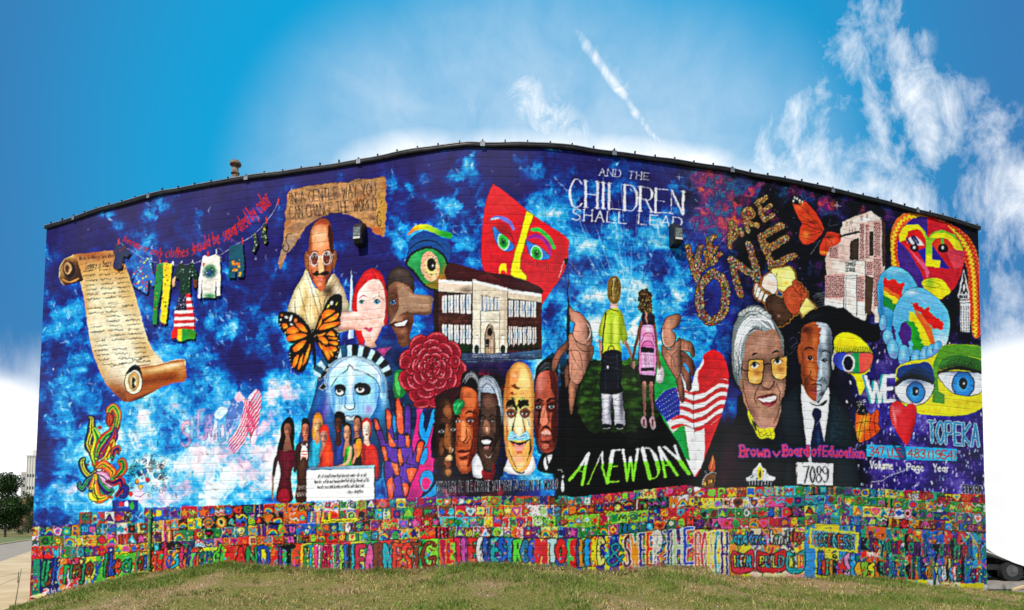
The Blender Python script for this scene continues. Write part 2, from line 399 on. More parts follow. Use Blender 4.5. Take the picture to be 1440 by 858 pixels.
# ---------------------------------------------------------------- paint: sky and space background of the mural
def gsum(lst):
    yy, xx = np.mgrid[0:PH, 0:PW].astype(np.float32); xx = xx/PS+X0; yy = yy/PS+Y0
    o = np.zeros((PH, PW), np.float32)
    for x, y, rx, ry, a in lst: o += a*np.exp(-(((xx-x)/rx)**2+((yy-y)/ry)**2))
    return o
def ramp(v, stops):
    ts = [s[0] for s in stops]; cs = np.array([hexc(s[1]) for s in stops])
    return np.stack([np.interp(v, ts, cs[:, k]) for k in range(3)], -1).astype(np.float32)
def background():
    n1 = fbm(PH, PW, 60, 1, 6, .55); n2 = fbm(PH, PW, 110, 2, 3); n3 = fbm(PH, PW, 26, 3, 5, .6)
    n1 = warp(n1, (n3-.5)*60, (n2-.5)*90)
    n4 = warp(fbm(PH, PW, 34, 4, 5, .6), WX*30, WY*30)
    D = gsum([(180, 640, 150, 75, .62), (330, 640, 110, 80, .62), (300, 560, 90, 40, .35), (150, 560, 100, 70, .28), (100, 450, 50, 60, .2), (230, 500, 70, 60, .25),
              (335, 455, 45, 34, .34), (415, 600, 45, 90, .62), (415, 480, 30, 70, .3), (205, 370, 28, 26, .38), (232, 345, 26, 12, .42), (380, 620, 60, 60, .3), (280, 700, 240, 26, .5),
              (340, 505, 46, 34, -.35), (60, 620, 22, 100, -.45), (235, 600, 16, 60, -.1),
              (165, 318, 12, 8, .5), (215, 298, 18, 12, .36), (150, 303, 12, 8, .4), (85, 335, 8, 12, .34), (405, 260, 14, 22, .5), (393, 300, 10, 30, .45), (550, 262, 10, 16, .42), (563, 345, 12, 18, .35),
              (633, 250, 9, 12, .55), (630, 282, 15, 18, .52), (662, 235, 12, 14, .35), (595, 325, 20, 16, .28), (650, 330, 36, 46, .34), (664, 372, 18, 10, .4), (770, 300, 22, 14, .55), (765, 250, 20, 22, .28),
              (755, 560, 26, 60, .6), (770, 620, 30, 60, .5), (725, 670, 60, 20, .4), (645, 300, 60, 60, .18), (780, 440, 34, 60, .55), (775, 520, 30, 40, .45), (575, 420, 20, 30, .25), (575, 475, 26, 20, .4), (535, 470, 14, 30, .4), (610, 560, 20, 40, .2),
              (885, 470, 75, 80, 1.1), (885, 390, 80, 60, .7), (830, 450, 30, 50, .5), (850, 300, 60, 40, .2), (945, 430, 30, 40, .25), (810, 330, 22, 22, .28), (940, 330, 34, 20, .2), (700, 640, 100, 30, .1),
              (985, 520, 24, 50, .18), (1010, 470, 26, 40, .16)])
    D = np.where(D > 0, .76*(1-np.exp(-D/.70)), D)
    v = D+(n1-.5)*1.25+.22+(n4-.5)*.5
    _Y, _X = np.mgrid[0:PH, 0:PW].astype(np.float32); _X = _X/PS+X0; _Y = _Y/PS+Y0
    v = v-.10*np.clip((420-_Y)/110, 0, 1)*np.clip((760-_X)/120, 0, 1)+.07*np.clip((_Y-530)/60, 0, 1)*np.clip((440-_X)/40, 0, 1)
    col = ramp(v, [(.0, '221b5a'), (.25, '232b76'), (.40, '16449a'), (.49, '0b66b8'), (.60, '0f8ad2'), (.74, '22aae4'), (.88, '5fc2ea'), (.97, 'b8e4f5'), (1.1, 'f4fbff')])
    # swirl-edged white lights
    r = 1-np.abs(n3-.5)*9; k = np.clip(r, 0, 1)*np.clip((v-.55)*4, 0, 1)*.45
    col = col*(1-k[..., None])+hexc('e4f6ff')*k[..., None]
    # violet towards the top, lilac low down left
    yy, xx = np.mgrid[0:PH, 0:PW].astype(np.float32); xx = xx/PS+X0; yy = yy/PS+Y0
    k = np.clip((430-yy)/160, 0, 1)*np.clip((.55-v)*4, 0, 1)*.55*np.clip((900-xx)/300, .3, 1)
    col = col*(1-k[..., None])+hexc('2c1f6c')*k[..., None]
    pk = gsum([(320, 600, 95, 60, .9), (180, 690, 120, 20, .8), (75, 670, 14, 12, .9), (150, 590, 30, 14, .3), (360, 650, 60, 50, .5), (410, 560, 20, 40, .5), (405, 290, 20, 50, .9)])
    pk = np.clip((pk-.25)*1.2+(n4-.55)*2.6, 0, 1)*np.clip((v-.6)*3.2, 0, 1)*.62
    col = col*(1-pk[..., None])+ramp(n1, [(.35, 'b9a6e0'), (.5, 'e6a9cf'), (.65, 'f1c9dc')])*pk[..., None]
    # right third: black space, violet and hot smears
    sp = np.clip((xx-955-(n2-.5)*60-np.clip((yy-330)*.35, 0, 90))/22, 0, 1)
    sv = n1*.5+n4*.5
    spc = ramp(sv, [(.3, '05050c'), (.5, '0a0a16'), (.58, '1b1038'), (.68, '331a5c'), (.8, '5b3a92')])
    hot = gsum([(1003, 290, 36, 60, 1), (1095, 270, 70, 20, .6), (1160, 290, 22, 16, 1.1), (1005, 250, 30, 16, .6), (1060, 330, 70, 60, .5)])
    hm = np.clip(hot*1.1+(n4-.62)*3.2, 0, 1)*.85
    hc = ramp(warp(n3, WX*20, WY*30), [(.3, '1d3f8c'), (.42, '14708c'), (.5, '5c2272'), (.58, '8a2a6a'), (.66, 'c23a5c'), (.75, 'e0673a')])
    blue = np.clip(gsum([(980, 400, 45, 150, 1.2), (1040, 260, 40, 25, .6), (1010, 440, 45, 40, .7)])+(n2-.6), 0, 1)*.9
    spc = spc*(1-blue[..., None])+ramp(sv, [(.3, '23206e'), (.5, '2a3aa6'), (.62, '1c6cc4'), (.75, '48a4dd')])*blue[..., None]
    spc = spc*(1-hm[..., None])+hc*hm[..., None]
    low2 = np.clip((xx-(800+np.clip(yy-540, 0, 200)*.9))/14, 0, 1)*np.clip((yy-575-(n2-.5)*30)/25, 0, 1)*(xx < 1200)
    pur = np.clip((xx-1195+(n2-.5)*120)/50, 0, 1)*np.clip((yy-470)/60, 0, 1)
    pc = ramp(n4*.6+n1*.4, [(.3, '1c1650'), (.45, '2d2074'), (.55, '43309a'), (.66, '6a5cb8'), (.76, 'b4a8dc')])
    spc = spc*(1-pur[..., None])+pc*pur[..., None]
    low = np.clip((xx-1030)/20, 0, 1)*np.clip((430-yy)/-40, 0, 1)*np.clip((1230-xx)/40, 0, 1)*.75
    spc = spc*(1-low[..., None])+hexc('070a10')*low[..., None]
    col = col*(1-sp[..., None])+spc*sp[..., None]
    # maroon and black ground under the row of heads
    mm = np.clip(gsum([(690, 560, 60, 55, 1.6), (680, 690, 70, 26, 1.3), (640, 600, 40, 70, 1.2)])-.35+(n1-.5)*.8, 0, 1)
    mc = ramp(n4, [(.3, '08060c'), (.5, '2a0a1c'), (.6, '5c1024'), (.72, '9a1a26')])
    col = col*(1-mm[..., None])+mc*mm[..., None]
    nv = np.clip(gsum([(560, 560, 50, 90, 1.3), (520, 640, 40, 40, 1)])-.3, 0, .9)
    col = col*(1-nv[..., None])+ramp(n1, [(.3, '0a1030'), (.5, '12304c'), (.7, '1c5f7c')])*nv[..., None]
    col = col*(1-low2[..., None])+ramp(n4, [(.4, '040508'), (.6, '0c0a14'), (.7, '2a0e20')])*low2[..., None]
    st = np.clip((xx-781-(n2-.5)*20)/5, 0, 1)*np.clip((801-xx)/3, 0, 1)*np.clip((yy-470)/60, 0, 1)
    col = col*(1-st[..., None])+hexc('060709')*st[..., None]
    CV[:] = np.clip(col*(1+BR[..., None]*.16), 0, 1)
background()
fr()
# brush dabs over the clouds: short crisp strokes picked lighter or deeper than what lies under them
for k in range(5200):
    x, y = rng.uniform(30, 1000), rng.uniform(205, 745); c = CV[int((y-Y0)*PS), int((x-X0)*PS)].copy(); l = c.mean()
    if c[2]-c[0] < .02 and l < .5 or l < .30 and rng.random() < .93: continue
    h = c*rng.uniform(.62, .9) if rng.random() < .42 else c+(np.array([.86, .97, 1.0])-c)*rng.uniform(.25, .8)
    a = rng.normal(1.1, .7); r = rng.uniform(1.2, 5.5)
    F(L([(x-r*math.cos(a), y-r*math.sin(a)), (x+rng.normal(0, 1.2), y+rng.normal(0, 1.2)), (x+r*math.cos(a), y+r*math.sin(a))], rng.uniform(.8, 3.2), taper=(.3, 1, .2)), h, a=rng.uniform(.3, .75), tex=.1)
# the children's panel keeps a straight painted seam; dark strip beside it
CUR[0] = 0
# rays above the children
for k in range(70):
    a = rng.normal(0, .6); r0 = rng.uniform(30, 150); r1 = r0+rng.uniform(20, 90)
    cx, cy = 888, 470
    F(L([(cx+math.sin(a)*r0, cy-math.cos(a)*r0), (cx+math.sin(a)*r1, cy-math.cos(a)*r1)], rng.uniform(.8, 2.6), taper=(.2, 1, .1)), ['d8f0fb', '9cd8f2', 'ffffff'][k % 3], a=rng.uniform(.25, .7), tex=0)
for x, y, r in [(955, 249, 5), (1177, 289, 6), (1100, 254, 1.5), (1142, 262, 1.5), (1365, 320, 1.5), (1262, 330, 1.2)]:
    for a in range(0, 180, 45):
        t = math.radians(a+5); q = r*(1 if a % 90 == 0 else .5)
        F(L([(x-q*math.cos(t), y-q*math.sin(t)), (x+q*math.cos(t), y+q*math.sin(t))], max(.5, r*.22), taper=(.1, 1, .1)), 'f4f4ff', tex=0)
for k in range(260):
    x = rng.uniform(965, 1380); y = rng.uniform(235, 470)
    F(E(x, y, rng.uniform(.3, .7)), 'b8b4d8', a=.6, tex=0)
# the crowd of little lights on the violet ground
for k in range(900):
    x = rng.uniform(1190, 1392); y = rng.uniform(470, 700)
    if rng.random() > .35+.65*((y-470)/230): continue
    h = rng.uniform(1.2, 3.2)
    F(E(x, y, h*.42, h, rng.uniform(-25, 25)), ['d9cfee', 'a890d0', 'f2ecfa', '7c5cb4', '8fa8dc'][rng.integers(5)], a=rng.uniform(.35, .9), tex=0)
# ---------------------------------------------------------------- paint: left third
fr(40, 230, 3.433)
sc_ = fig('painted_scroll', 'aged parchment scroll covered in handwritten names')
page = S(215, 445, 300, 430, 420, 422, 462, 480, 500, 590, 530, 690, 552, 770, 575, 850, 605, 905, 650, 960, 620, 985, 520, 1000, 480, 1040, 500, 1110, 470, 1150, 425, 1120, 370, 1055, 325, 960, 300, 870, 285, 780, 268, 660, 245, 560, 232, 500)
F(page, 'e9d9ad', to='f4edd6', ang=80)
with clip(page):
    B(300, 440, 170, 55, 'b4602c', .95, 4); B(440, 480, 70, 60, 'cc7a30', .8); B(250, 500, 40, 60, 'b8702e', .7)
    B(330, 520, 160, 60, 'd9a24c', .6); B(480, 620, 40, 130, 'd8a850', .6, -15); B(265, 700, 26, 160, 'c99a50', .6, 5); B(560, 900, 40, 90, 'd2a55c', .7, -25); B(330, 980, 50, 120, 'c49a5a', .6, -20)
    B(430, 1110, 80, 60, '9a4c18', .95, 40); B(480, 1130, 60, 40, '7a3a12', .9)
    for k in range(40): B(rng.uniform(230, 600), rng.uniform(450, 1050), rng.uniform(10, 50), rng.uniform(6, 20), 'c89a5a', rng.uniform(.1, .35))
roll = S(222, 440, 200, 450, 168, 470, 150, 505, 150, 560, 170, 588, 205, 582, 240, 570, 262, 560, 245, 500)
F(roll, '7a4a20', to='3a1c0a', ang=60)
with clip(roll):
    B(225, 450, 50, 20, 'e0a860', .8); B(160, 520, 16, 50, 'c89a6a', .7); F(E(196, 512, 30, 40), '24120a'); F(E(188, 505, 18, 30), 'b88a58'); F(E(186, 508, 10, 20), '5a3418')
    F(L([(165, 560), (200, 572), (240, 556)], 8), 'c28a4a')
F(L([(215, 443), (175, 462), (152, 500), (150, 555), (170, 586)], 4), 'e8c890')
rb = S(500, 985, 560, 972, 650, 965, 742, 943, 757, 975, 757, 1045, 700, 1058, 640, 1080, 580, 1115, 520, 1142, 480, 1150, 468, 1110, 475, 1020)
F(rb, 'a85a20')
with clip(rb):
    B(640, 990, 160, 22, 'e8c080', .95, -8); B(640, 1040, 150, 26, '8a3c10', .9, -10); B(600, 1090, 120, 20, 'b8672a', .8, -15); B(740, 1000, 24, 60, 'd89a58', .6); B(700, 970, 70, 10, 'f4e2ba', .9, -9)
    B(560, 1125, 90, 10, '4a2008', .9, -20)
F(L([(500, 986), (620, 968), (742, 944), (757, 975)], 4), 'f2e0b4')
er = S(505, 975, 535, 985, 545, 1040, 540, 1090, 510, 1110, 478, 1100, 465, 1060, 475, 1010)
F(er, 'ecdcb0'); O(er, 1.5, '2a1408')
with clip(er):
    F(S(474, 1015, 490, 985, 515, 975, 540, 990, 546, 1040, 530, 1005, 508, 996, 488, 1010), '2a1a0c'); q_ = E(508, 1050, 25, 44); F(q_, 'c49a5a'); O(q_, 1.2, '4a2c10'); F(E(506, 1054, 14, 30), 'e4cf9c'); F(S(500, 1030, 516, 1044, 508, 1060, 518, 1078, 500, 1082), '3a2410')
fig('painted_script', None, parent=sc_)
text('Words to Make a Land Where', (240, 448), (412, 432), (414, 450), (242, 468), 1.6, '5a1c10', slant=5)
text('Legacy is Yours', (272, 478), (395, 462), (398, 496), (276, 508), 2.4, '4a2418', slant=6)
for r_ in range(21):
    y = 520+r_*22.5; 
    if r_ == 7: scrawl(385, 672, 412, 670, 12, 2, '3a2a20'); continue
    x0 = np.interp(y, [500, 650, 800, 900, 1000], [258, 276, 296, 318, 352]); x1 = np.interp(y, [500, 600, 770, 900, 1000], [470, 498, 545, 585, 620])
    for c_ in range(3):
        a = x0+(x1-x0)*(c_/3)+rng.uniform(0, 10); b = a+(x1-x0)/3*rng.uniform(.6, .85)
        if rng.random() < .08: continue
        scrawl(a, y-c_*6, b, y-c_*6-4, 13, 2.0, '3c2c24')
scrawl(398, 978, 470, 960, 16, 2.2, '3c2c24'); scrawl(500, 950, 560, 936, 18, 2.4, '3c2c24')

fig('painted_lettering', 'red brush script about only clothes being separated by color')
text_path('because only clothes should be separated by color', [(452, 372), (530, 412), (610, 444), (700, 452), (790, 440), (850, 412), (930, 382), (1010, 340), (1080, 285), (1178, 192)], 30, 88, 3.6, 'c81e22', rot=12, gap=.3)
cl_ = fig('painted_clothesline', 'thin pale clothesline strung with pegs')
F(L([(430, 372), (480, 408), (560, 460), (640, 482), (720, 490), (800, 480), (850, 462), (930, 436), (1010, 385), (1070, 355), (1130, 300), (1180, 235), (1205, 180)], 2.2), 'c9d6ee')
for x, y in [(434, 378), (592, 470), (634, 480), (665, 484), (696, 486), (738, 486), (792, 480), (866, 440), (906, 430), (1032, 375), (1148, 275), (1205, 185)]:
    fig('clothes_peg', None, parent=cl_); F(L([(x, y-14), (x, y+12)], 7, s=False), ['e8e8f0', 'c03a2a'][rng.integers(2)])
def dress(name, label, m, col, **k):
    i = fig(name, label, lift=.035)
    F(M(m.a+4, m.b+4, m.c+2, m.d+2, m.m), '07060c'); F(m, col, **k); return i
def dots(m, cols, n, r):
    ys, xs = np.nonzero(m.m)
    o = FR[:]
    with clip(m):
        for k in range(n):
            j = rng.integers(len(ys)); q = ((m.c+xs[j])/PS+X0, (m.a+ys[j])/PS+Y0)
            FR[:] = [0, 0, 1]; F(E(q[0], q[1], rng.uniform(.5, 1)*r), cols[rng.integers(len(cols))], tex=0); FR[:] = o
m = P(425, 388, 445, 400, 470, 394, 496, 432, 480, 452, 464, 445, 452, 506, 434, 510, 412, 500, 424, 442, 412, 428); dress('cutout_romper', 'small navy child romper cutout', m, '2a3358'); dots(m, ['8a2a3a', '4a6a9a'], 10, 1.2)
m = P(545, 470, 575, 452, 598, 470, 602, 510, 616, 560, 615, 590, 600, 596, 585, 560, 578, 632, 545, 612, 508, 590, 518, 548, 500, 560, 520, 500); dress('cutout_blouse', 'blue floral blouse cutout with red and yellow flowers', m, '2a6ab8'); dots(m, ['d83a3a', 'e8c23a', '8ad0e8', 'c02a50'], 46, 1.7)
m = P(624, 490, 656, 480, 652, 560, 640, 640, 628, 700, 624, 778, 604, 776, 606, 700, 612, 620); dress('cutout_trousers', 'trousers cutout with one green and one yellow leg', m, '17803c'); dots(m, ['d8b832', 'c8402a', '0c5a2a'], 20, 1.3)
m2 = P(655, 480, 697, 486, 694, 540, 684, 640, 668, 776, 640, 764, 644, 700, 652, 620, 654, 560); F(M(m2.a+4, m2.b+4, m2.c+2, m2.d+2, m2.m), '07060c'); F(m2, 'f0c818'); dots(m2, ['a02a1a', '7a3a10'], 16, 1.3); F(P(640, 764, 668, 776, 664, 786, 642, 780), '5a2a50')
m = P(728, 488, 745, 480, 770, 500, 792, 478, 815, 520, 820, 560, 816, 600, 800, 600, 796, 545, 782, 545, 786, 634, 734, 634, 736, 560, 712, 552, 696, 596, 698, 560, 716, 515)
dress('cutout_dress', 'dress cutout with dark bodice and striped flag skirt', m, '17342a'); dots(m, ['3a7a5a', '8ab0a0', '0a1810'], 60, 1.0)
F(P(696, 560, 716, 545, 712, 590, 700, 602), 'd0a080'); F(P(798, 560, 818, 566, 816, 600, 804, 598), '6a3a20')
sk = P(734, 634, 784, 630, 798, 700, 806, 760, 804, 806, 704, 802, 708, 720, 722, 680); F(sk, 'e8e4e8')
with clip(sk):
    for k in range(6): F(P(700, 634+k*31, 810, 630+k*31, 810, 646+k*31, 700, 650+k*31), 'c4202c')
    F(P(700, 634, 764, 634, 768, 710, 700, 710), '20284a'); dots(P(710, 640, 762, 640, 764, 706, 712, 706), ['e8e8f0'], 40, .8)
rf = S(706, 802, 804, 806, 806, 852, 780, 850, 740, 862, 715, 845, 696, 848); F(rf, 'd8302a')
with clip(rf): F(P(725, 800, 745, 800, 745, 866, 722, 866), 'f0c828'); F(P(745, 800, 772, 800, 775, 866, 745, 866), '2a9a3a'); F(P(772, 800, 812, 800, 812, 866, 775, 866), '3a8a2a')
F(L([(696, 848), (740, 862), (780, 850), (806, 852)], 5), '101010')
m = P(845, 450, 858, 444, 870, 452, 890, 446, 905, 440, 928, 450, 932, 560, 930, 640, 914, 642, 908, 560, 906, 648, 842, 650, 844, 560, 834, 655, 820, 652, 826, 560)
dress('cutout_shirt', 'white long sleeved shirt cutout with a green treetop print', m, 'ece6da')
with clip(m): B(880, 520, 32, 34, '2a6a3a', .95, hard=2); B(876, 530, 26, 20, '1c3a8a', .8); B(880, 640, 34, 14, '2a7a4a', .9); F(E(850, 488, 6), 'c8702a'); dots(P(846, 490, 910, 490, 910, 550, 846, 550), ['184a28', '4a9a5a', 'a8d0b0'], 50, .8)
m = P(972, 402, 1036, 390, 1044, 470, 1042, 545, 1012, 552, 1004, 500, 1000, 552, 970, 552); dress('cutout_shorts', 'teal shorts cutout with orange flowers', m, '1c5468'); dots(P(985, 470, 1030, 465, 1034, 548, 980, 550), ['d8702a', 'e89a3a'], 22, 2.2)
for q in ([1084, 342, 1100, 334, 1112, 388, 1094, 430, 1082, 426, 1094, 388], [1134, 300, 1150, 290, 1147, 335, 1157, 378, 1142, 390, 1124, 350]):
    m = P(*q); dress('cutout_sock', 'short patterned sock cutout', m, '2a3a3a'); dots(m, ['c8a83a', '9ab0a0', '101818'], 18, 1.0)

# swirling coloured figure and ink scribble, lower left
fr(110, 540, 5.046)
fig('painted_swirls', 'bright outlined swirl figure in red, yellow, green and purple')
WC = ['d8382a', 'f0702a', 'f4c42a', '2a9a48', '3a2a72', '1a1a4a', 'f0d040', '7ab83a', 'e08ab0', 'c02a2a']
def lobe(pts, w, col, inner=None, tp=(.35, 1, 1, .45)):
    w = w*1.5
    m = L(pts, w, taper=tp); O(m, 1.6, '0c0a14'); F(m, col)
    if inner: F(L(pts, w*.5, taper=tp), inner); F(L(pts, w*.14, taper=tp), '0c0a14')
lobe([(120, 600), (100, 500), (70, 430), (90, 340), (95, 250), (78, 235)], 34, '2a1e5a', 'f0c42a')
lobe([(115, 560), (120, 480), (140, 400), (110, 320)], 44, 'f4c42a', '3aa048')
lobe([(130, 540), (140, 460), (190, 380), (250, 330), (270, 240), (250, 165)], 40, 'd8382a', '3aa048')
lobe([(262, 330), (285, 230), (250, 160), (215, 190), (225, 230)], 30, 'f0702a', '6ab83a')
lobe([(215, 290), (225, 250), (215, 215)], 34, '8a2a18', 'd8502a')
lobe([(150, 520), (200, 450), (250, 380), (262, 320)], 34, '3a2a72', 'd8382a')
lobe([(160, 560), (210, 500), (240, 430), (245, 400)], 26, 'f4c42a', 'f0702a')
lobe([(240, 540), (250, 480), (280, 455), (282, 490)], 24, 'e8502a', '2a1e6a')
lobe([(130, 590), (180, 570), (240, 620), (235, 660)], 40, 'f0602a', 'f09a2a')
lobe([(240, 680), (290, 640), (320, 590), (310, 545), (290, 560)], 34, 'e04a2a', '2a8a40')
lobe([(120, 620), (80, 650), (40, 610), (25, 550), (40, 530)], 34, '241c5c', 'f0c42a')
lobe([(110, 640), (70, 680), (30, 740), (8, 720), (8, 700)], 26, '2a1e6a', '3a9a6a')
lobe([(130, 640), (180, 660), (230, 720)], 42, 'e08ab0', 'f0a8c8')
lobe([(130, 650), (150, 720), (200, 770), (240, 760)], 38, '2a8a48', '3a2a72')
lobe([(120, 650), (110, 740), (140, 810), (200, 800)], 46, 'f0702a', 'f4c42a')
lobe([(90, 740), (90, 800), (130, 825)], 20, 'f4d43a')
lobe([(200, 690), (250, 700), (300, 680), (310, 740), (270, 790)], 30, 'b82a2a', '2a1e6a')
lobe([(300, 740), (340, 730), (330, 790), (300, 800)], 20, '2a2a7a')
for k in range(26):
    x, y = rng.uniform(60, 300), rng.uniform(400, 800); r0 = rng.uniform(4, 9); m = E(x, y, r0, r0*rng.uniform(.6, 1.6), rng.uniform(0, 90))
    with clip(m): pass
    O(m, 1.2, '0c0a14'); F(m, WC[rng.integers(10)])
for x, y, r0 in [(152, 308, 13), (232, 805, 10)]: m = E(x, y, r0); O(m, 1.2, '0c0a14'); F(m, 'd8502a'); F(E(x, y, r0*.4), '1a1a2a')
def curl(x, y, r, col, w=2.0, turns=1.3, a0=0, d=1, a=1):
    t = np.linspace(0, 1, 22); th = a0+d*t*turns*6.28; rr = r*(1-t*.8)
    F(L(np.stack([x+rr*np.cos(th), y+rr*np.sin(th)], 1), w, s=False, taper=(.3, 1, 1, .6)), col, tex=0, a=a)
fig('painted_scribble', 'black ink scribble of curls beside the swirl figure')
for k in range(110):
    t = rng.random(); x = 350+270*t+rng.normal(0, 12); y = 660-90*math.sin(t*3)+rng.normal(0, 45)+20*t
    if y > 790 or y < 500: continue
    curl(x, y, rng.uniform(5, 24), ['141824', '1a3a5a', '0c4a7a', '101010'][rng.integers(4)], rng.uniform(1.4, 3.4), rng.uniform(.5, 1.6), rng.uniform(0, 6), rng.choice([-1, 1]))
for x, y, c in [(415, 690, 'f0902a'), (440, 730, 'e8c23a'), (370, 780, 'c83a3a'), (470, 620, '2a7ab8'), (545, 650, '2a9ac8'), (490, 680, 'b02a5a'), (430, 640, '184a8a')]: m = S(x-12, y-10, x+8, y-16, x+16, y+4, x-2, y+16); O(m, 1, '101020'); F(m, c)
F(L([(520, 780), (480, 770), (440, 800), (400, 790)], 2.5), '101820')
curl(540, 740, 26, '141c28', 3, 1.6, 2); curl(590, 760, 22, '141c28', 3, 1.2, 0, -1); curl(500, 790, 12, '141c28', 3)
# faded letters and the faded flag
fig('painted_lettering', 'faded pink and pale blue graffiti letters')
for ch, x, y, w_, h_, c1 in [('S', 735, 275, 60, 170, 'd89ab8'), ('P', 805, 240, 44, 140, '9ab8dc'), ('E', 850, 190, 38, 190, 'b8a8d4'), ('A', 895, 230, 70, 160, 'c8a0cc'), ('K', 905, 230, 50, 150, 'a892cc'), ('A', 950, 260, 50, 130, 'd8e4f4'), ('D', 1000, 280, 46, 120, '5ab4e0'), ('I', 1050, 240, 14, 160, 'c8d8f0'), ('O', 1090, 225, 34, 100, '9aa8dc'), ('U', 1105, 160, 40, 90, '8aa4e0')]:
    t_ = text(ch, (x, y), (x+w_, y-8), (x+w_, y+h_-8), (x, y+h_), 20, c1, a=.6, each=lambda m, j, c: (O(m, 1.2, '5a6ab0'), F(m, c1, a=.62, idw=1), None))
F(S(965, 215, 1010, 160, 1060, 180, 1020, 240, 990, 250), 'dcecf8', a=.85)
F(L([(770, 455), (730, 400), (730, 350), (770, 300)], 5), '4a5a9a', a=.7)
fig('painted_flag', 'faded striped flag waving among the pale clouds')
cant = S(1060, 180, 1110, 90, 1150, 60, 1180, 110, 1170, 190, 1120, 240, 1060, 340, 1050, 260); F(cant, '5a80c8', a=.9)
with clip(cant):
    for k in range(40): F(E(rng.uniform(1050, 1180), rng.uniform(70, 320), 4), 'dfe8f8', a=.9)
fr(300, 540, 7.15)
fa = S(210, 130, 255, 70, 290, 110, 330, 150, 380, 90, 430, 50, 475, 90, 480, 200, 450, 400, 430, 560, 385, 630, 370, 560, 362, 470, 300, 600, 200, 700, 150, 680, 160, 560, 250, 430, 300, 260, 290, 170, 240, 180)
with clip(fa):
    F(P(100, 0, 560, 0, 560, 720, 100, 720), 'ead8ee', a=.9)
    for k in range(9):
        o = k*44
        F(L([(330+o*.35, 120+o*.62), (305+o*.3, 210+o*.62), (265+o*.3, 330+o*.6), (205+o*.3, 450+o*.55), (120+o*.3, 560+o*.5)], 10.5), 'd04474', a=.9)
    for k in range(8):
        o = k*46; F(L([(470+o*.1, 20+o), (430+o*.05, 90+o), (380, 170+o), (335, 240+o)], 17), ['d04474', 'c8506e'][k % 2], a=.85)
    F(P(205, 130, 255, 60, 300, 120, 300, 170, 240, 190), 'e8b8cc', a=.7); B(440, 480, 20, 60, '7a4a9a', .5); B(440, 120, 24, 60, 'a8bcd0', .7, 30); B(180, 640, 50, 50, 'b07ab8', .5)
F(L([(358, 470), (368, 520), (372, 590)], 4), '2a1a2a')
# ---------------------------------------------------------------- paint: middle left
fr(380, 230, 4.292)
fig('painted_banner', 'torn parchment banner arching over the bald man')
bn = S(150, 152, 230, 135, 300, 125, 450, 112, 560, 92, 640, 88, 692, 80, 700, 200, 697, 320, 694, 400, 682, 440, 650, 430, 615, 405, 560, 360, 520, 330, 470, 308, 400, 298, 330, 312, 250, 350, 205, 400, 180, 440, 150, 485, 110, 540, 80, 590, 58, 640, 52, 600, 56, 560, 78, 470, 80, 420, 88, 330, 96, 220, 110, 175)
bn = rough(bn, 2.5); F(bn, 'b0835a', tex=.25)
with clip(bn):
    for k in range(70): B(rng.uniform(60, 700), rng.uniform(80, 560), rng.uniform(10, 50), rng.uniform(5, 22), ['8a5a3a', 'd0a078', 'b8642a', '7a4a44', 'c8904a', 'a88a84'][rng.integers(6)], rng.uniform(.25, .6), rng.uniform(-30, 30))
    B(670, 300, 30, 160, 'c89a3a', .8); B(640, 400, 40, 26, 'c8562a', .7, 30); B(100, 500, 30, 90, 'a8948c', .8, 30); B(560, 330, 70, 16, 'd8a060', .7, 35)
F(L([(150, 152), (300, 125), (450, 112), (600, 92), (692, 80)], 3), '5a2e1c', a=.8)
fig('painted_lettering', 'dark hand lettering on the torn parchment banner')
text('IN A GENTLE WAY YOU', (112, 178), (632, 112), (636, 190), (118, 242), 3.6, '30201c', gap=.3)
text('CAN CHANGE THE WORLD', (112, 262), (636, 204), (640, 278), (120, 332), 3.6, '30201c', gap=.3)
text("'", (655, 225), (680, 225), (680, 295), (655, 295), 4, '30201c'); text('-G', (612, 296), (668, 290), (668, 372), (612, 376), 4.5, '30201c')
F(L([(130, 425), (100, 430), (95, 470), (112, 500), (100, 530), (80, 520), (78, 490)], 5), '3a2a24')
# the robed man
fig('painted_robed_man', 'elderly bald man with round glasses in a cream shawl')
rb = S(218, 640, 190, 690, 150, 755, 120, 830, 100, 900, 105, 1000, 230, 1040, 330, 1060, 420, 1020, 470, 1000, 480, 900, 460, 810, 440, 750, 380, 662, 330, 740, 270, 750)
F(rb, 'e8d8a4')
with clip(rb):
    B(130, 900, 36, 200, 'f4ecd0', .9, 15); B(200, 880, 20, 200, 'b88a4a', .5, 12); B(300, 900, 40, 180, 'dca85c', .7, -8); B(250, 760, 24, 120, 'f8f2dc', .8, -25); B(400, 720, 50, 50, '7a5a42', .7, 40); B(350, 770, 40, 40, '2a1a14', .85)
    B(430, 840, 30, 160, 'f6ecd8', .8, -15); B(320, 1020, 60, 60, 'c8743a', .6)
    for q in ([218, 660, 260, 800, 300, 950, 310, 1050], [170, 740, 200, 850, 230, 980], [270, 760, 300, 840, 320, 960], [400, 700, 330, 820, 320, 900], [420, 740, 370, 820], [150, 800, 150, 900, 180, 1000], [380, 690, 330, 800]):
        F(L(q, 4, taper=(.3, 1, .3)), '6a4424', a=.8)
    for k in range(26): x = rng.uniform(230, 400); F(L([(x, 780), (x+rng.uniform(-10, 20), 960)], 3, taper=(.2, 1, .2)), ['d89a50', 'f8f0d8', 'b87a3c'][k % 3], a=.5)
hd = S(300, 332, 330, 330, 352, 345, 372, 395, 380, 460, 380, 530, 374, 600, 362, 660, 340, 720, 322, 762, 300, 770, 278, 745, 250, 700, 236, 650, 230, 570, 232, 480, 240, 420, 262, 365)
ear = U(S(220, 530, 205, 550, 208, 610, 225, 650, 240, 640, 238, 560), S(385, 520, 400, 545, 392, 610, 378, 640, 370, 600)); F(ear, 'a8643a'); O(ear, 1, '3a1a10')
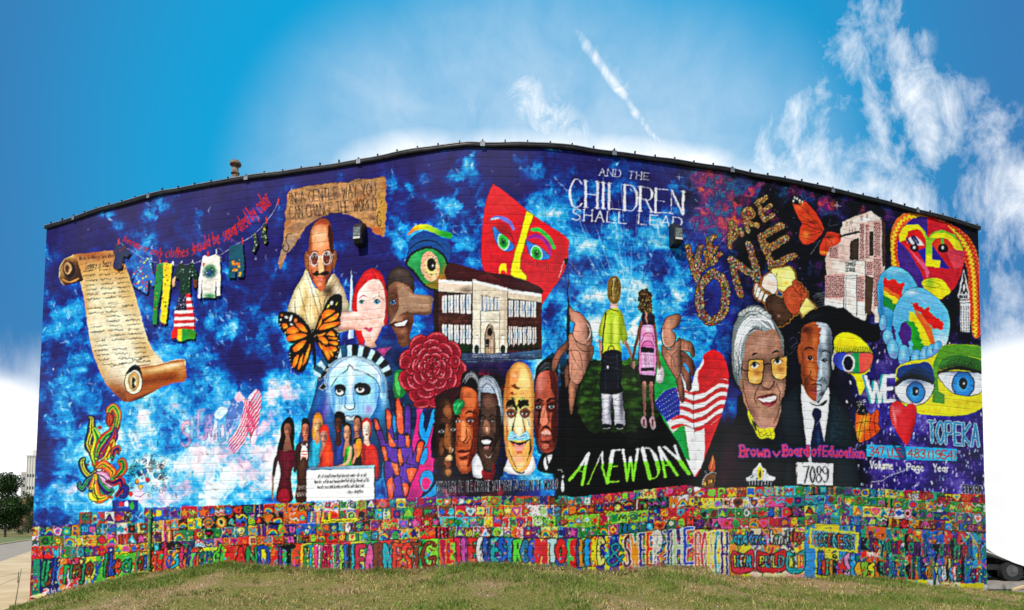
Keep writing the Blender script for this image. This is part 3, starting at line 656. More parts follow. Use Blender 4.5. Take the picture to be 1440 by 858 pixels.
F(hd, 'bf6e42'); O(hd, 1.2, '2a120c')
with clip(hd):
    B(300, 470, 50, 80, 'e8aa7c', .9); B(290, 430, 30, 20, 'f6d2a8', .8); B(310, 350, 50, 30, 'a83a20', .8); B(372, 460, 16, 160, '5a2414', .9); B(238, 500, 12, 100, '8a4426', .8)
    for y in (400, 425, 450, 478, 505): F(L([(255, y), (300, y-6), (350, y+2)], 3.5, taper=(.1, 1, .1)), 'd89068', a=.8)
    B(268, 560, 24, 20, '5a2818', .7); B(345, 550, 24, 20, '5a2818', .7); B(258, 625, 22, 26, 'd8825a', .8); B(345, 630, 16, 26, 'b05a36', .8); B(303, 600, 14, 60, 'e8a070', .95); B(330, 620, 9, 40, '4a1c10', .7)
    B(300, 740, 40, 26, 'c05a36', .8); B(296, 728, 16, 14, 'e8a07a', .8); B(345, 700, 20, 60, '4a1c10', .8); B(250, 690, 12, 50, '6a2c1a', .7)
    F(L([(245, 535), (270, 525), (290, 540)], 5, taper=(.4, 1, .6)), '1c100c'); F(L([(325, 530), (345, 518), (368, 530)], 5, taper=(.6, 1, .4)), '1c100c')
    F(S(265, 660, 285, 645, 310, 652, 335, 645, 358, 660, 330, 676, 300, 672, 275, 680), '1a100c'); F(S(280, 682, 305, 690, 330, 680, 322, 706, 300, 712), 'a04030'); F(L([(280, 684), (305, 692), (328, 682)], 3), '300c08'); B(306, 702, 12, 5, 'e8a090', .9)
    F(L([(288, 632), (300, 648), (318, 640), (322, 628)], 3.5), '3a140c'); F(L([(250, 640), (240, 700), (262, 740)], 2.5), '5a2414', a=.7); F(L([(350, 645), (358, 690)], 2.5), '3a140c', a=.8)
eye(264, 565, 16, 7); eye(344, 550, 17, 8)
fig('painted_glasses', None, parent=CUR[0])
for x, y in ((266, 582), (342, 568)):
    F(SUB(E(x, y, 33, 40), E(x, y, 29, 36)), 'e0c0b8'); 
F(L([(296, 574), (303, 566), (312, 570)], 4), 'e0c0b8'); F(L([(233, 560), (218, 548)], 3), 'e0c0b8'); F(L([(373, 555), (385, 545)], 3), 'e0c0b8')
B(260, 590, 14, 18, 'f0e4e8', .35); B(346, 585, 14, 12, 'f0e4e8', .35)
# pale spire and the long-nosed woman and man
fig('painted_spire', 'pale blue pointed spire behind the red haired woman')
sp = P(490, 628, 496, 720, 504, 1050, 470, 1060, 482, 720); F(sp, 'dfe8f8', to='8aa6dc', ang=0)
fr(380, 400, 5.3625)
fig('painted_woman', 'pale woman with bright red hair and a long pointing hand')
hr = S(620, 200, 615, 120, 640, 20, 690, -70, 730, -110, 780, -122, 830, -90, 860, -30, 880, 80, 882, 180, 880, 300, 855, 305, 840, 200, 700, 30, 660, 120, 655, 200); F(hr, 'd8202c')
F(P(636, 335, 705, 330, 712, 400, 700, 462, 668, 455, 650, 400), 'd8202c')
with clip(hr): strands([(640, 200), (650, 60), (720, -60), (780, -100)], [(880, 280), (870, 60), (820, -60), (760, -100)], 40, 6, ['a81020', 'f04a4a', 'c01828'], .6)
fc = S(700, 10, 740, -30, 800, -40, 845, 0, 862, 80, 868, 160, 858, 260, 840, 330, 810, 400, 790, 440, 800, 470, 720, 475, 712, 420, 690, 360, 680, 300, 655, 200, 652, 120, 668, 50); F(fc, 'f2c2b8')
arm = S(525, 210, 620, 204, 720, 210, 800, 225, 840, 240, 858, 300, 830, 320, 790, 300, 740, 330, 700, 345, 600, 340, 520, 345, 505, 330); F(arm, 'f0beb0')
with clip(U(fc, arm)):
    B(700, 60, 40, 60, 'fbe4dc', .8); B(840, 120, 14, 120, 'e8a090', .6); B(620, 330, 100, 14, 'd89080', .6); B(620, 225, 100, 14, 'fae4dc', .8); B(740, 420, 30, 12, 'c8a07c', .8); B(770, 440, 40, 14, 'd0a888', .8); B(690, 150, 20, 30, 'e8b0a8', .6)
F(L([(670, 108), (690, 88), (715, 84), (730, 95)], 8, taper=(.4, 1, .5)), 'c01828'); F(L([(775, 112), (800, 88), (830, 92), (858, 130)], 3), '6a2028'); F(L([(820, 55), (818, 90)], 4), '8a1c30')
eye(688, 132, 24, 16, '6a8a80', -14, lid='20282a'); eye(803, 132, 26, 20, '3a86a0', -5, lid='20282a')
F(L([(700, 235), (760, 262), (850, 240)], 2.5), 'c08a80', a=.8); F(L([(540, 262), (700, 262)], 2), 'b08078', a=.6)
F(S(705, 330, 725, 322, 740, 330, 760, 322, 770, 335, 750, 360, 730, 352), 'd8607c'); F(L([(705, 332), (740, 338), (770, 335)], 2), '8a2038')
F(P(800, 490, 910, 470, 850, 545, 830, 520), 'e85ab0')
fig('painted_man', 'brown skinned man with short hair and a long pointing hand')
hr = S(875, 40, 880, -40, 900, -90, 940, -130, 985, -138, 1040, -110, 1080, -50, 1085, 60, 1060, 90, 960, 20); F(hr, '3a2e2c')
with clip(hr): B(980, -90, 70, 30, '5a4a46', .8); B(1000, -20, 60, 30, '4a3a34', .8)
fc = S(885, 60, 895, 10, 940, -20, 1000, -10, 1050, 20, 1080, 80, 1085, 200, 1080, 280, 1062, 330, 1050, 380, 1060, 440, 1010, 470, 965, 450, 958, 400, 930, 350, 905, 300, 885, 230, 878, 140); F(fc, '7a4e3a')
brn = S(960, 50, 1000, 30, 1080, 70, 1150, 78, 1220, 90, 1222, 150, 1200, 225, 1100, 225, 1030, 205, 985, 220, 950, 260, 905, 305, 892, 290, 940, 220, 970, 150); F(brn, '9a7860')
with clip(U(fc, brn)):
    B(925, 130, 34, 90, '5a3426', .95); B(1140, 90, 90, 14, 'c8a88c', .8, 4); B(1120, 150, 90, 12, 'b8987c', .6); B(1120, 215, 100, 16, '6a4a38', .8); B(960, 270, 40, 30, 'c89a7a', .7, -50); B(1040, 300, 30, 80, '4a2c20', .8)
    B(1000, 20, 60, 26, 'a88468', .9, 20); B(990, 400, 40, 22, '5a3626', .8); B(1000, 350, 26, 20, 'a06a4c', .8)
F(L([(885, 90), (910, 60), (940, 75), (965, 120)], 7, taper=(.4, 1, .4)), '20120e'); F(L([(965, 160), (940, 230), (895, 290)], 4), '2a1810'); F(L([(880, 160), (905, 280)], 3), '2a1810', a=.7)
eye(925, 132, 26, 22, '3a5a7a', 6)
F(L([(1100, 180), (1190, 178)], 2), '5a4030', a=.7); F(L([(1030, 205), (1100, 225), (1200, 226)], 3), '3a241a')
F(S(895, 300, 930, 285, 985, 275, 1030, 262, 1045, 280, 1010, 320, 975, 330, 940, 320), '5a281c'); F(S(940, 300, 985, 285, 1035, 268, 1015, 305, 990, 312, 955, 316), 'f4e8dc')
F(L([(960, 370), (980, 385), (1010, 372)], 3), '3a2018', a=.7)

# crowned blue face
fr(380, 540, 5.046)
lib = fig('painted_crowned_face', 'huge blue statue face with a spiked crown and dark eyes')
veil = S(330, 0, 345, -120, 400, -200, 520, -250, 640, -240, 760, -200, 820, -120, 830, 0, 840, 120, 880, 240, 900, 400, 800, 560, 740, 700, 300, 700, 250, 560, 200, 400, 262, 240, 300, 120)
F(veil, '2a6ab0')
with clip(veil):
    B(380, 180, 40, 200, '3a3f9a', .9, 20); B(420, 60, 26, 160, '9ac8e8', .8, 8); B(310, 300, 40, 150, '1c3a8a', .9, 20); B(370, 260, 22, 110, '7a58b0', .8, 15); B(800, 60, 30, 180, '9ad4ec', .9, -6); B(790, 260, 40, 90, '2a9ad4', .9); B(850, 400, 50, 160, '14367c', .9); B(600, 500, 200, 100, '123a78', .9); B(760, 550, 60, 120, '0e3a70', .9); B(700, 340, 60, 50, '1f7aa0', .8)
face = S(420, 20, 428, -100, 470, -160, 560, -190, 650, -180, 730, -130, 762, -40, 765, 60, 750, 150, 720, 220, 680, 260, 640, 275, 540, 278, 480, 250, 440, 180, 424, 100); F(face, '8cc4e4')
hair = P(395, 60, 378, -60, 398, -140, 470, -200, 560, -225, 640, -215, 720, -190, 790, -130, 822, -20, 818, 100, 782, 100, 770, 0, 740, -40, 690, -72, 630, -100, 595, -104, 562, -140, 540, -100, 490, -62, 448, -15, 425, 60); F(hair, 'b8dcf0')
with clip(hair): 
    B(480, -130, 60, 30, 'eef8fc', .8, -40); B(730, -110, 60, 30, 'e4f4fa', .8, 35); B(400, 0, 20, 60, '3a7ac0', .8); B(800, 20, 20, 70, '3a8ac8', .8)
    strands([(420, 20), (430, -80), (500, -150), (580, -190)], [(400, 20), (395, -80), (450, -160), (560, -210)], 26, 3, ['6aa8dc', 'f4fbff', '3a80c0'], .6); strands([(780, 60), (770, -60), (700, -130), (600, -180)], [(812, 60), (800, -80), (740, -170), (620, -200)], 26, 3, ['6aa8dc', 'f4fbff', '3a80c0'], .6)
F(L([(428, 20), (448, -15), (490, -62), (540, -98), (562, -140), (595, -102), (630, -96), (690, -70), (740, -38), (772, 5), (784, 60)], 8, s=False, taper=(.4, 1, 1, 1, .4)), '10264a')
with clip(face):
    B(570, -20, 30, 160, 'f4fafd', .95); B(500, -60, 50, 40, 'b4dcf0', .9); B(640, -80, 60, 30, 'c8e0f4', .9); B(480, 40, 50, 34, '2f5a94', .85); B(640, 30, 56, 40, '4a3a7a', .85, -10); B(515, 120, 26, 60, '3a86c8', .7); B(610, 90, 30, 90, '3f9ad8', .7)
    B(500, 180, 50, 50, 'd4ecf8', .9); B(690, 180, 30, 30, 'a878c0', .8); B(650, 150, 36, 70, '9ad0f0', .8); B(445, 150, 16, 110, '4a90c8', .8); B(750, 60, 14, 120, '5aa0d4', .8); B(565, 165, 30, 14, 'f0fafe', .9); B(575, 262, 50, 14, '5a9cc8', .9)
    for k in range(30): x = rng.choice([rng.uniform(590, 700), rng.uniform(450, 520)]); F(L([(x, 80), (x+2, rng.uniform(110, 240))], rng.uniform(2, 6), taper=(.6, 1, .2)), ['c4e6f6', '3a8acc', 'f4fbfe', '7a6ab8'][rng.integers(4)], a=.45)
    F(L([(532, 60), (536, 120), (528, 160), (560, 182), (598, 168), (590, 110), (592, 60)], 6, taper=(.3, .6, 1, 1, 1, .6, .2)), '143060')
    F(S(530, 230, 555, 222, 572, 232, 590, 222, 625, 232, 600, 256, 560, 258, 540, 248), 'dceef8'); F(L([(528, 230), (555, 224), (572, 235), (592, 222), (628, 232)], 5), '102446'); F(L([(545, 258), (600, 258)], 3), '3a70a8')
F(S(455, 20, 480, 2, 520, 5, 536, 30, 520, 80, 470, 82), '0c1226'); F(S(598, 12, 630, -10, 680, -5, 712, 25, 700, 70, 640, 82, 605, 60), '140f2c')
e1 = S(462, 50, 485, 38, 522, 55, 505, 76, 478, 74); F(e1, 'f0f2f2'); F(E(488, 46, 14), '0a0e18'); F(E(492, 42, 4), 'fff')
e2 = S(604, 40, 625, 25, 662, 28, 664, 48, 640, 62, 618, 56); F(e2, 'f0f2f2'); F(E(636, 36, 15), '0a0e18'); F(E(640, 30, 4), 'fff')
fig('painted_crown', None, parent=lib)
for q, c in [([345, 30, 380, -10, 400, 20, 372, 42], 0), ([330, -70, 385, -105, 405, -80, 350, -30], 0), ([345, -150, 400, -150, 420, -120, 360, -90], 1)]: F(P(*q), '0c1424'); O(P(*q), 2, 'cfe4f4')
for k in range(9):
    t0 = 198+k*17.5; t1 = t0+10; f = lambda t, r, e: (585+r*math.cos(math.radians(t)), -10+e*math.sin(math.radians(t)))
    q = P(*[v for p in (f(t0, 235, 190), f(t0+1, 290, 275), f(t1, 290, 275), f(t1, 235, 190)) for v in p])
    q2 = P(*[v for p in (f(t0-7, 232, 188), f(t0-6, 286, 268), f(t0+1, 286, 268), f(t0, 235, 190)) for v in p])
    F(q2, 'a8d2ec'); F(q, '0e1420' if k > 3 else '1c5a7a')
# monarch butterfly
fr(380, 400, 5.3625)
bf = fig('painted_butterfly', 'orange and black monarch butterfly on the cream shawl')
W1 = S(320, 370, 280, 300, 220, 235, 150, 205, 80, 203, 60, 230, 58, 290, 80, 340, 120, 390, 130, 430, 165, 445, 240, 430, 300, 410)
W2 = S(322, 372, 350, 290, 390, 200, 430, 120, 470, 80, 510, 70, 538, 85, 542, 160, 530, 240, 520, 310, 470, 335, 400, 355, 350, 380)
W3 = S(300, 410, 240, 430, 170, 450, 140, 490, 140, 570, 160, 620, 210, 660, 250, 655, 280, 600, 310, 500, 320, 430)
W4 = S(330, 400, 400, 355, 450, 335, 500, 350, 525, 400, 522, 500, 500, 560, 450, 598, 420, 580, 380, 500, 345, 440)
for w in (W1, W2, W3, W4): F(w, '0c0806')
def cell(*q):
    m = S(*q); F(m, 'e8581c'); 
    with clip(m): xs = np.array(q[::2]); ys = np.array(q[1::2]); B(xs.mean()+8, ys.mean()+6, np.ptp(xs)*.35+4, np.ptp(ys)*.35+4, 'f8a428', .8)
for q in ([130, 330, 180, 318, 215, 350, 170, 372, 130, 370], [125, 395, 180, 370, 240, 365, 275, 385, 200, 415, 130, 425], [190, 295, 235, 295, 275, 345, 270, 360, 230, 345], [85, 300, 115, 295, 130, 320, 100, 335],
          [385, 235, 410, 200, 450, 188, 485, 200, 450, 230, 400, 260], [400, 285, 450, 250, 510, 215, 505, 250, 460, 275], [370, 330, 400, 300, 460, 285, 520, 280, 500, 310, 430, 330, 380, 345], [350, 345, 375, 265, 388, 255, 380, 300],
          [170, 480, 210, 440, 265, 422, 250, 460, 190, 510], [165, 610, 180, 550, 215, 530, 205, 580, 180, 625], [205, 620, 225, 560, 245, 520, 240, 580, 215, 645], [240, 610, 265, 530, 295, 450, 300, 480, 270, 580], 
          [360, 400, 400, 395, 435, 430, 420, 450, 385, 430], [425, 380, 460, 350, 490, 385, 450, 385], [430, 400, 495, 395, 510, 410, 480, 415], [440, 430, 500, 430, 505, 455, 460, 450], [445, 470, 490, 470, 500, 500, 470, 505], [390, 470, 410, 460, 450, 540, 430, 565], [425, 480, 440, 475, 475, 525, 465, 545], [360, 440, 380, 450, 400, 500, 380, 480], [350, 385, 400, 365, 420, 370, 380, 390]): cell(*q)
for x, y, a_, b_, c in [(85, 230, 10, 9, 'e8581c'), (120, 245, 14, 9, 'f6f0e4'), (153, 253, 10, 24, 'f6f0e4'), (190, 270, 14, 14, 'e8682c'), (75, 265, 8, 8, 'f6f0e4'), (160, 302, 16, 7, 'f6f0e4'), (460, 138, 11, 16, 'f2f0d0'), (500, 145, 6, 16, 'c8c83a'), (435, 165, 7, 20, 'f6b83a'), (510, 230, 5, 10, 'f6c43a'), (115, 365, 6, 10, 'f6a83a')]: F(E(x, y, a_, b_, 20), c)
for x, y in [(148, 520), (147, 545), (150, 570), (155, 595), (165, 625), (510, 380), (515, 420), (515, 470), (510, 510), (498, 545), (70, 300), (75, 320)]: F(E(x, y, 4.5), 'f6ead4')
F(L([(318, 345), (318, 420), (330, 520), (335, 600), (328, 635)], 30, taper=(.7, 1, .9, .7, .3)), '0a0806'); F(E(316, 375, 20, 30), '0a0806'); F(L([(325, 350), (345, 320)], 2.5), '0a0806')
for x, y in ((310, 350), (322, 352), (312, 365)): F(E(x, y, 3), 'e8e0d0')
# eight women and the quotation
fr(380, 540, 5.046)
def woman(label, hx, hy, hw, hh, skin, hair, hairpts, garb, body, extra=None):
    i = fig('painted_woman', label)
    if hairpts: h = S(*hairpts); F(h, hair)
    with clip(h if hairpts else S(0, 0, 1, 0, 1, 1)):
        for k in range(10): F(L([(hx+rng.uniform(-hw*1.3, hw*1.3), hy-hh), (hx+rng.uniform(-hw*1.5, hw*1.5), hy+hh*2)], 2), hexc(hair)*1.6, a=.4, tex=0)
    F(P(hx-hw*.4, hy+hh*.5, hx+hw*.4, hy+hh*.5, hx+hw*1.5, hy+hh*3, hx-hw*1.5, hy+hh*3), skin, to=hexc(skin)*.75)
    g = S(*body); F(g, garb)
    with clip(g):
        xs = body[::2]; B(min(xs)+12, np.mean(body[1::2]), 12, 90, hexc(garb)*.45, .7); B(np.mean(xs)+8, np.mean(body[1::2])-20, 12, 60, np.clip(hexc(garb)*1.35+.05, 0, 1), .5)
        for k in range(5): x = rng.uniform(min(xs), max(xs)); F(L([(x, body[1]+40), (x+rng.uniform(-10, 10), max(body[1::2]))], 2, taper=(.1, 1, .3)), hexc(garb)*.5, a=.6)
    f = S(hx-hw*.8, hy-hh*.8, hx, hy-hh, hx+hw*.8, hy-hh*.8, hx+hw, hy, hx+hw*.7, hy+hh*.7, hx, hy+hh*1.05, hx-hw*.7, hy+hh*.7, hx-hw, hy); F(f, skin)
    with clip(f):
        B(hx+hw*.7, hy+hh*.1, hw*.5, hh, hexc(skin)*.55, .8); B(hx-hw*.35, hy+hh*.15, hw*.4, hh*.35, np.clip(hexc(skin)*1.25+.05, 0, 1), .7)
        for s_ in (-.42, .42): F(L([(hx+hw*(s_-.22), hy-hh*.12), (hx+hw*s_, hy-hh*.2), (hx+hw*(s_+.22), hy-hh*.1)], 3), '160c0a'); F(L([(hx+hw*(s_-.25), hy-hh*.33), (hx+hw*s_, hy-hh*.42), (hx+hw*(s_+.25), hy-hh*.33)], 1.8), '160c0a', a=.8)
        F(L([(hx-hw*.05, hy-hh*.1), (hx+hw*.12, hy+hh*.22), (hx-hw*.08, hy+hh*.27)], 2), hexc(skin)*.5); F(E(hx, hy+hh*.55, hw*.32, hh*.1), 'a02a30')
    if extra: extra()
def sleeve(q, w, col): m = L(q, w, taper=(.9, 1, .8)); F(m, col); return m
woman('woman in a dark red dress with long black hair', 122, 330, 24, 50, '8a5848', '0e0a12', [130, 232, 165, 262, 172, 340, 168, 460, 180, 470, 150, 490, 100, 450, 85, 480, 48, 470, 70, 380, 80, 290], '5e0e26', [55, 465, 100, 480, 150, 465, 178, 480, 176, 560, 150, 620, 148, 700, 155, 830, 45, 830, 60, 700, 70, 640, 60, 560, 40, 520],
      lambda: (sleeve([(60, 480), (35, 560), (22, 650)], 26, '4a0c2c'), sleeve([(20, 655), (18, 740), (15, 810)], 14, 'd8b090'), F(E(95, 800, 40, 60), 'c01c34', a=.6, idw=None), sleeve([(165, 490), (178, 570), (172, 620)], 22, '5e0e26')))
woman('woman in fringed brown buckskin with dark braids', 248, 335, 25, 55, 'a86a58', '140e10', [225, 250, 250, 240, 275, 262, 282, 330, 275, 390, 262, 400, 230, 400, 220, 330], '4a2c1a', [200, 420, 235, 405, 262, 410, 280, 470, 278, 590, 255, 610, 255, 830, 180, 830, 190, 700, 185, 600, 175, 500, 182, 440],
      lambda: (F(S(218, 460, 240, 430, 262, 465, 262, 540, 250, 520, 225, 520, 215, 540), 'e8e4dc'), [F(L([(222, y), (256, y)], 6), 'c8602a') for y in (478, 498, 518)], [F(L([(x, 720), (x+3, 745)], 3), 'd8c8a0') for x in range(186, 254, 9)], [F(L([(x, 768), (x+2, 795)], 3), 'd8c8a0') for x in range(186, 254, 9)], F(SUB(E(240, 432, 22, 18), E(240, 428, 16, 14)), 'e8e0d0')))
woman('blonde woman in a turquoise top', 335, 300, 26, 55, 'd89a6a', 'c8862c', [310, 225, 340, 200, 368, 230, 375, 330, 360, 400, 300, 390, 298, 290], '2aa4c4', [285, 415, 310, 395, 330, 430, 350, 400, 380, 420, 385, 600, 280, 605, 275, 500])
woman('woman wrapped in an orange red hooded robe', 378, 380, 24, 48, 'b88070', 'd03a1c', [350, 320, 380, 285, 410, 300, 420, 370, 440, 450, 400, 480, 360, 400], 'd8401c', [395, 430, 425, 440, 450, 500, 455, 590, 350, 600, 345, 560, 370, 480])
woman('dark haired woman in a navy blue vest', 482, 300, 26, 62, '4a2a22', '0c0a10', [455, 215, 485, 192, 520, 205, 535, 260, 525, 310, 500, 270, 462, 260, 452, 300], '23408a', [455, 410, 470, 440, 500, 440, 520, 370, 535, 400, 540, 590, 455, 595, 448, 480])
woman('young woman in a bright green dress leaning on the box', 543, 350, 22, 55, 'c88c70', '100c10', [520, 290, 545, 272, 572, 290, 578, 360, 575, 430, 560, 400, 525, 320], '4ab83c', [535, 460, 560, 440, 580, 450, 590, 590, 520, 595, 525, 500],
      lambda: (sleeve([(570, 450), (560, 520), (530, 570), (450, 592)], 22, 'd8a880')))
woman('woman in a black vest over an orange blouse', 614, 300, 24, 60, 'a8705a', '0e0a0c', [592, 240, 615, 220, 645, 235, 652, 300, 640, 330, 625, 270, 598, 260], '120e14', [590, 400, 620, 380, 650, 390, 655, 580, 585, 585, 580, 480],
      lambda: (F(S(610, 400, 640, 390, 648, 440, 640, 490, 615, 520, 605, 480), 'e08a2a'), sleeve([(595, 430), (605, 500), (585, 560)], 20, 'c07c5c')))
woman('woman with red hair in a red blouse', 682, 325, 27, 62, 'f0c4b0', 'b81c24', [655, 250, 682, 235, 712, 255, 720, 320, 705, 380, 660, 380, 652, 300], 'c82a22', [650, 430, 675, 425, 690, 440, 715, 425, 752, 460, 768, 560, 765, 660, 745, 660, 735, 575, 655, 575])
q_ = fig('painted_quote_box', 'white box painted with a handwritten quotation')
F(P(256, 610, 285, 592, 742, 575, 735, 600), '6a8aa0', to='a8c0cc', ang=0); F(P(735, 598, 742, 575, 745, 800, 735, 822), '181828')
F(P(256, 612, 736, 598, 736, 822, 256, 832), 'f4f3f1', tex=.03)
fig('painted_script', None, parent=q_)
for k, (s_, x0, x1) in enumerate([('We all should know that diversity makes for a rich', 336, 680), ('tapestry, and we must understand that all the threads of the', 308, 700), ('tapestry are equal in value no matter what their color', 328, 665), ('- Maya Angelou', 530, 655)]):
    y = 640+k*38; text(s_, (x0, y), (x1, y-10), (x1, y+16), (x0, y+26), 2.1, '5a1420', slant=6, gap=.28)
# puzzle hand and pink hand
pk = fig('painted_pink_hand', 'magenta and blue hand reaching behind the purple hand')
h = S(1085, 62, 1095, 100, 1085, 160, 1060, 250, 1050, 350, 1060, 400, 1090, 430, 1120, 330, 1180, 230, 1190, 300, 1160, 420, 1140, 500, 1150, 520, 1185, 500, 1180, 560, 1140, 640, 1110, 700, 1060, 800, 960, 815, 900, 700, 940, 560, 985, 500, 1010, 400, 1035, 260, 1040, 160, 1060, 80); F(h, 'c8247c')
with clip(h): B(1070, 130, 12, 90, 'e86aa8', .7); B(1000, 780, 60, 40, '8a1c6a', .7)
def blue(*q): m = S(*q); O(m, 2, '0c1230'); F(m, '1c8ad0'); 
for q in ([1075, 200, 1060, 260, 1060, 350, 1090, 440, 1110, 420, 1150, 300, 1180, 220, 1175, 175, 1150, 185, 1130, 260, 1105, 340, 1088, 300, 1090, 230], [1090, 470, 1110, 450, 1112, 520, 1085, 568, 1062, 560, 1070, 500], [1060, 680, 1080, 630, 1120, 612, 1150, 640, 1155, 690, 1120, 750, 1080, 755], [1100, 790, 1150, 740, 1185, 680, 1180, 620, 1190, 760, 1120, 810, 1050, 810]): blue(*q)
F(S(1075, 700, 1100, 660, 1140, 690, 1120, 740, 1085, 745), 'c8247c'); F(S(1140, 400, 1180, 260, 1195, 500, 1150, 520), '0a0a18')
hp = fig('painted_hand', 'puzzle patterned hand of orange and purple pieces')
hand = U(L([(745, 265), (775, 350), (805, 450), (830, 540)], 36), L([(838, 195), (845, 300), (860, 420), (880, 520)], 38), L([(907, 120), (915, 240), (925, 350), (925, 480)], 46), L([(975, 170), (975, 280), (970, 380), (960, 500)], 40), L([(1070, 420), (1045, 500), (1020, 600), (980, 660)], 44), S(810, 440, 880, 400, 990, 420, 1010, 520, 1030, 620, 990, 720, 950, 815, 850, 820, 830, 740, 810, 620, 820, 520))
O(hand, 3, '0c0610'); F(hand, '5a3090')
with clip(hand):
    for q in ([735, 250, 770, 330, 760, 320], [735, 255, 750, 250, 775, 300, 770, 325, 750, 320], [790, 445, 815, 450, 830, 530, 815, 545, 800, 520], [822, 190, 838, 185, 858, 230, 850, 310, 830, 315], [840, 340, 862, 390, 888, 430, 880, 445, 845, 440], [895, 110, 910, 105, 935, 180, 945, 280, 940, 350, 905, 330, 895, 230], [960, 350, 985, 370, 985, 440, 962, 440], [905, 465, 925, 465, 940, 540, 935, 580, 915, 560], [860, 560, 900, 565, 920, 610, 905, 650, 885, 640], [1050, 420, 1080, 410, 1085, 450, 1060, 540, 1035, 550, 1040, 470], [970, 605, 1030, 595, 1035, 640, 1000, 700, 975, 660], [835, 680, 860, 665, 880, 720, 865, 810, 830, 815, 825, 740], [935, 705, 980, 720, 970, 780, 945, 800]):
        m = S(*q); F(m, 'f0583a'); O(m, 2.2, '0c0610')
        with clip(m): B(np.mean(q[::2])-4, np.mean(q[1::2])-8, 8, 20, 'ff9a78', .7)
    for q in ([820, 440, 900, 455, 975, 440], [840, 530, 880, 560, 960, 560, 1030, 580], [850, 640, 910, 650, 960, 690, 1000, 720], [830, 320, 900, 355, 985, 360], [905, 350, 905, 560, 930, 700, 950, 800], [960, 560, 985, 500], [870, 650, 870, 820], [740, 330, 790, 330], [785, 440, 820, 440]): F(L(q, 6), '0c0610')
    for k in range(26): B(rng.uniform(740, 1040), rng.uniform(150, 800), 5, 26, '8a5ac8', .5)
for x, y in ((905, 452), (845, 540), (968, 355), (878, 660), (940, 575), (985, 715)): F(E(x, y, 11), '0c0610')
F(S(870, 240, 885, 230, 892, 320, 880, 345, 872, 300), '1c7ab8')
# big green eye
fr(560, 350, 5.048)
ey = fig('painted_eye', 'large green and orange eye with a rainbow brow')
F(L([(68, -105), (130, -150), (200, -155), (280, -120), (362, -95)], 40, taper=(.3, .9, 1, 1, 1.1)), 'f0d820', to='2aa83c', ang=20)
with clip(L([(68, -105), (130, -150), (200, -155), (280, -120), (362, -95)], 40, taper=(.3, .9, 1, 1, 1.1))): B(90, -120, 50, 40, 'f0702a', .95); B(340, -100, 60, 40, '18963a', .95)
sh = S(65, 105, 100, 40, 160, 8, 230, 0, 290, 30, 325, 70, 348, 130, 345, 200, 335, 285, 300, 288, 240, 278, 190, 250, 140, 190, 100, 140)
F(S(55, 110, 70, 20, 78, -60, 130, -112, 200, -130, 280, -100, 350, -50, 365, -20, 350, 90, 200, 60), '144a8a'); F(L([(60, 40), (110, -30), (190, -60), (270, -45), (330, 10)], 12, taper=(.3, 1, .3)), '0a1a3c'); O(sh, 7, '080a0c'); F(sh, '2a8a4a')
with clip(sh): B(130, 60, 50, 50, '3ab86a', .8); B(300, 230, 60, 70, 'c8742a', .95); B(240, 260, 70, 26, '8a6a1c', .9); B(330, 170, 20, 70, 'a05a20', .9)
ir = E(225, 125, 66, 108, -8); 
with clip(sh): F(ir, 'd8a888'); 
with clip(AND(sh, ir)):
    B(230, 130, 44, 74, 'e4e27a', 1); 
    for k in range(90):
        a = rng.uniform(0, 6.28); r0 = rng.uniform(.45, .95); F(E(225+66*r0*math.cos(a), 125+105*r0*math.sin(a), rng.uniform(2, 5)), ['b04a8a', '6a8a3a', 'e8e8a0', 'c8682a', '5a4a8a', 'f4d8c8'][rng.integers(6)], a=.85, tex=0)
F(E(235, 110, 31, 48, -5), '060606'); F(E(243, 118, 7, 10), 'f8f8f8')
for k in range(16):
    t = k/15; x = 70+t*250; y = 100-110*math.sin(t*2.4+.2); F(L([(x, y), (x-16+18*t, y-26)], 4, taper=(1, .2)), '080a0c')
# red mask face
fr(560, 200, 5.048)
mk = fig('painted_red_face', 'red heart shaped face with green eyes and a yellow nose')
m = S(672, 300, 690, 306, 760, 355, 860, 440, 960, 520, 1080, 600, 1200, 685, 1205, 760, 1195, 860, 1150, 960, 1080, 1060, 1010, 1160, 990, 1150, 940, 1090, 780, 1030, 650, 940, 600, 890, 590, 760, 595, 620, 612, 480, 640, 370)
F(m, 'd4202c'); O(m, 1.2, '5a0a14')
with clip(m): B(770, 440, 140, 100, 'ec3a3a', .6); B(1150, 850, 60, 150, 'b01c2c', .6); B(740, 620, 60, 50, '7a101c', .8, 30)
F(L([(1188, 820), (1170, 860), (1140, 960)], 5), 'e8e8f0'); F(S(1175, 830, 1205, 820, 1200, 850, 1185, 870), '101010')
F(P(910, 486, 960, 516, 930, 600, 866, 830, 862, 900, 916, 952, 893, 1020, 795, 938, 806, 860, 870, 640), 'f6e00c'); O(P(910, 486, 960, 516, 930, 600, 866, 830, 862, 900, 916, 952, 893, 1020, 795, 938, 806, 860, 870, 640), 1, '3a0a08')
F(S(716, 930, 718, 880, 740, 860, 765, 868, 767, 905, 767, 930, 755, 912, 735, 910), 'f2ce18')
F(L([(655, 548), (700, 532), (760, 548), (800, 580), (818, 615)], 26, taper=(.5, 1, 1, .7)), '7a6ac0'); F(L([(660, 545), (710, 538)], 12), 'b8c4e8')
F(L([(950, 618), (1000, 622), (1050, 660), (1085, 705), (1105, 750)], 26, taper=(.9, 1, 1, .8)), '2aa84a')
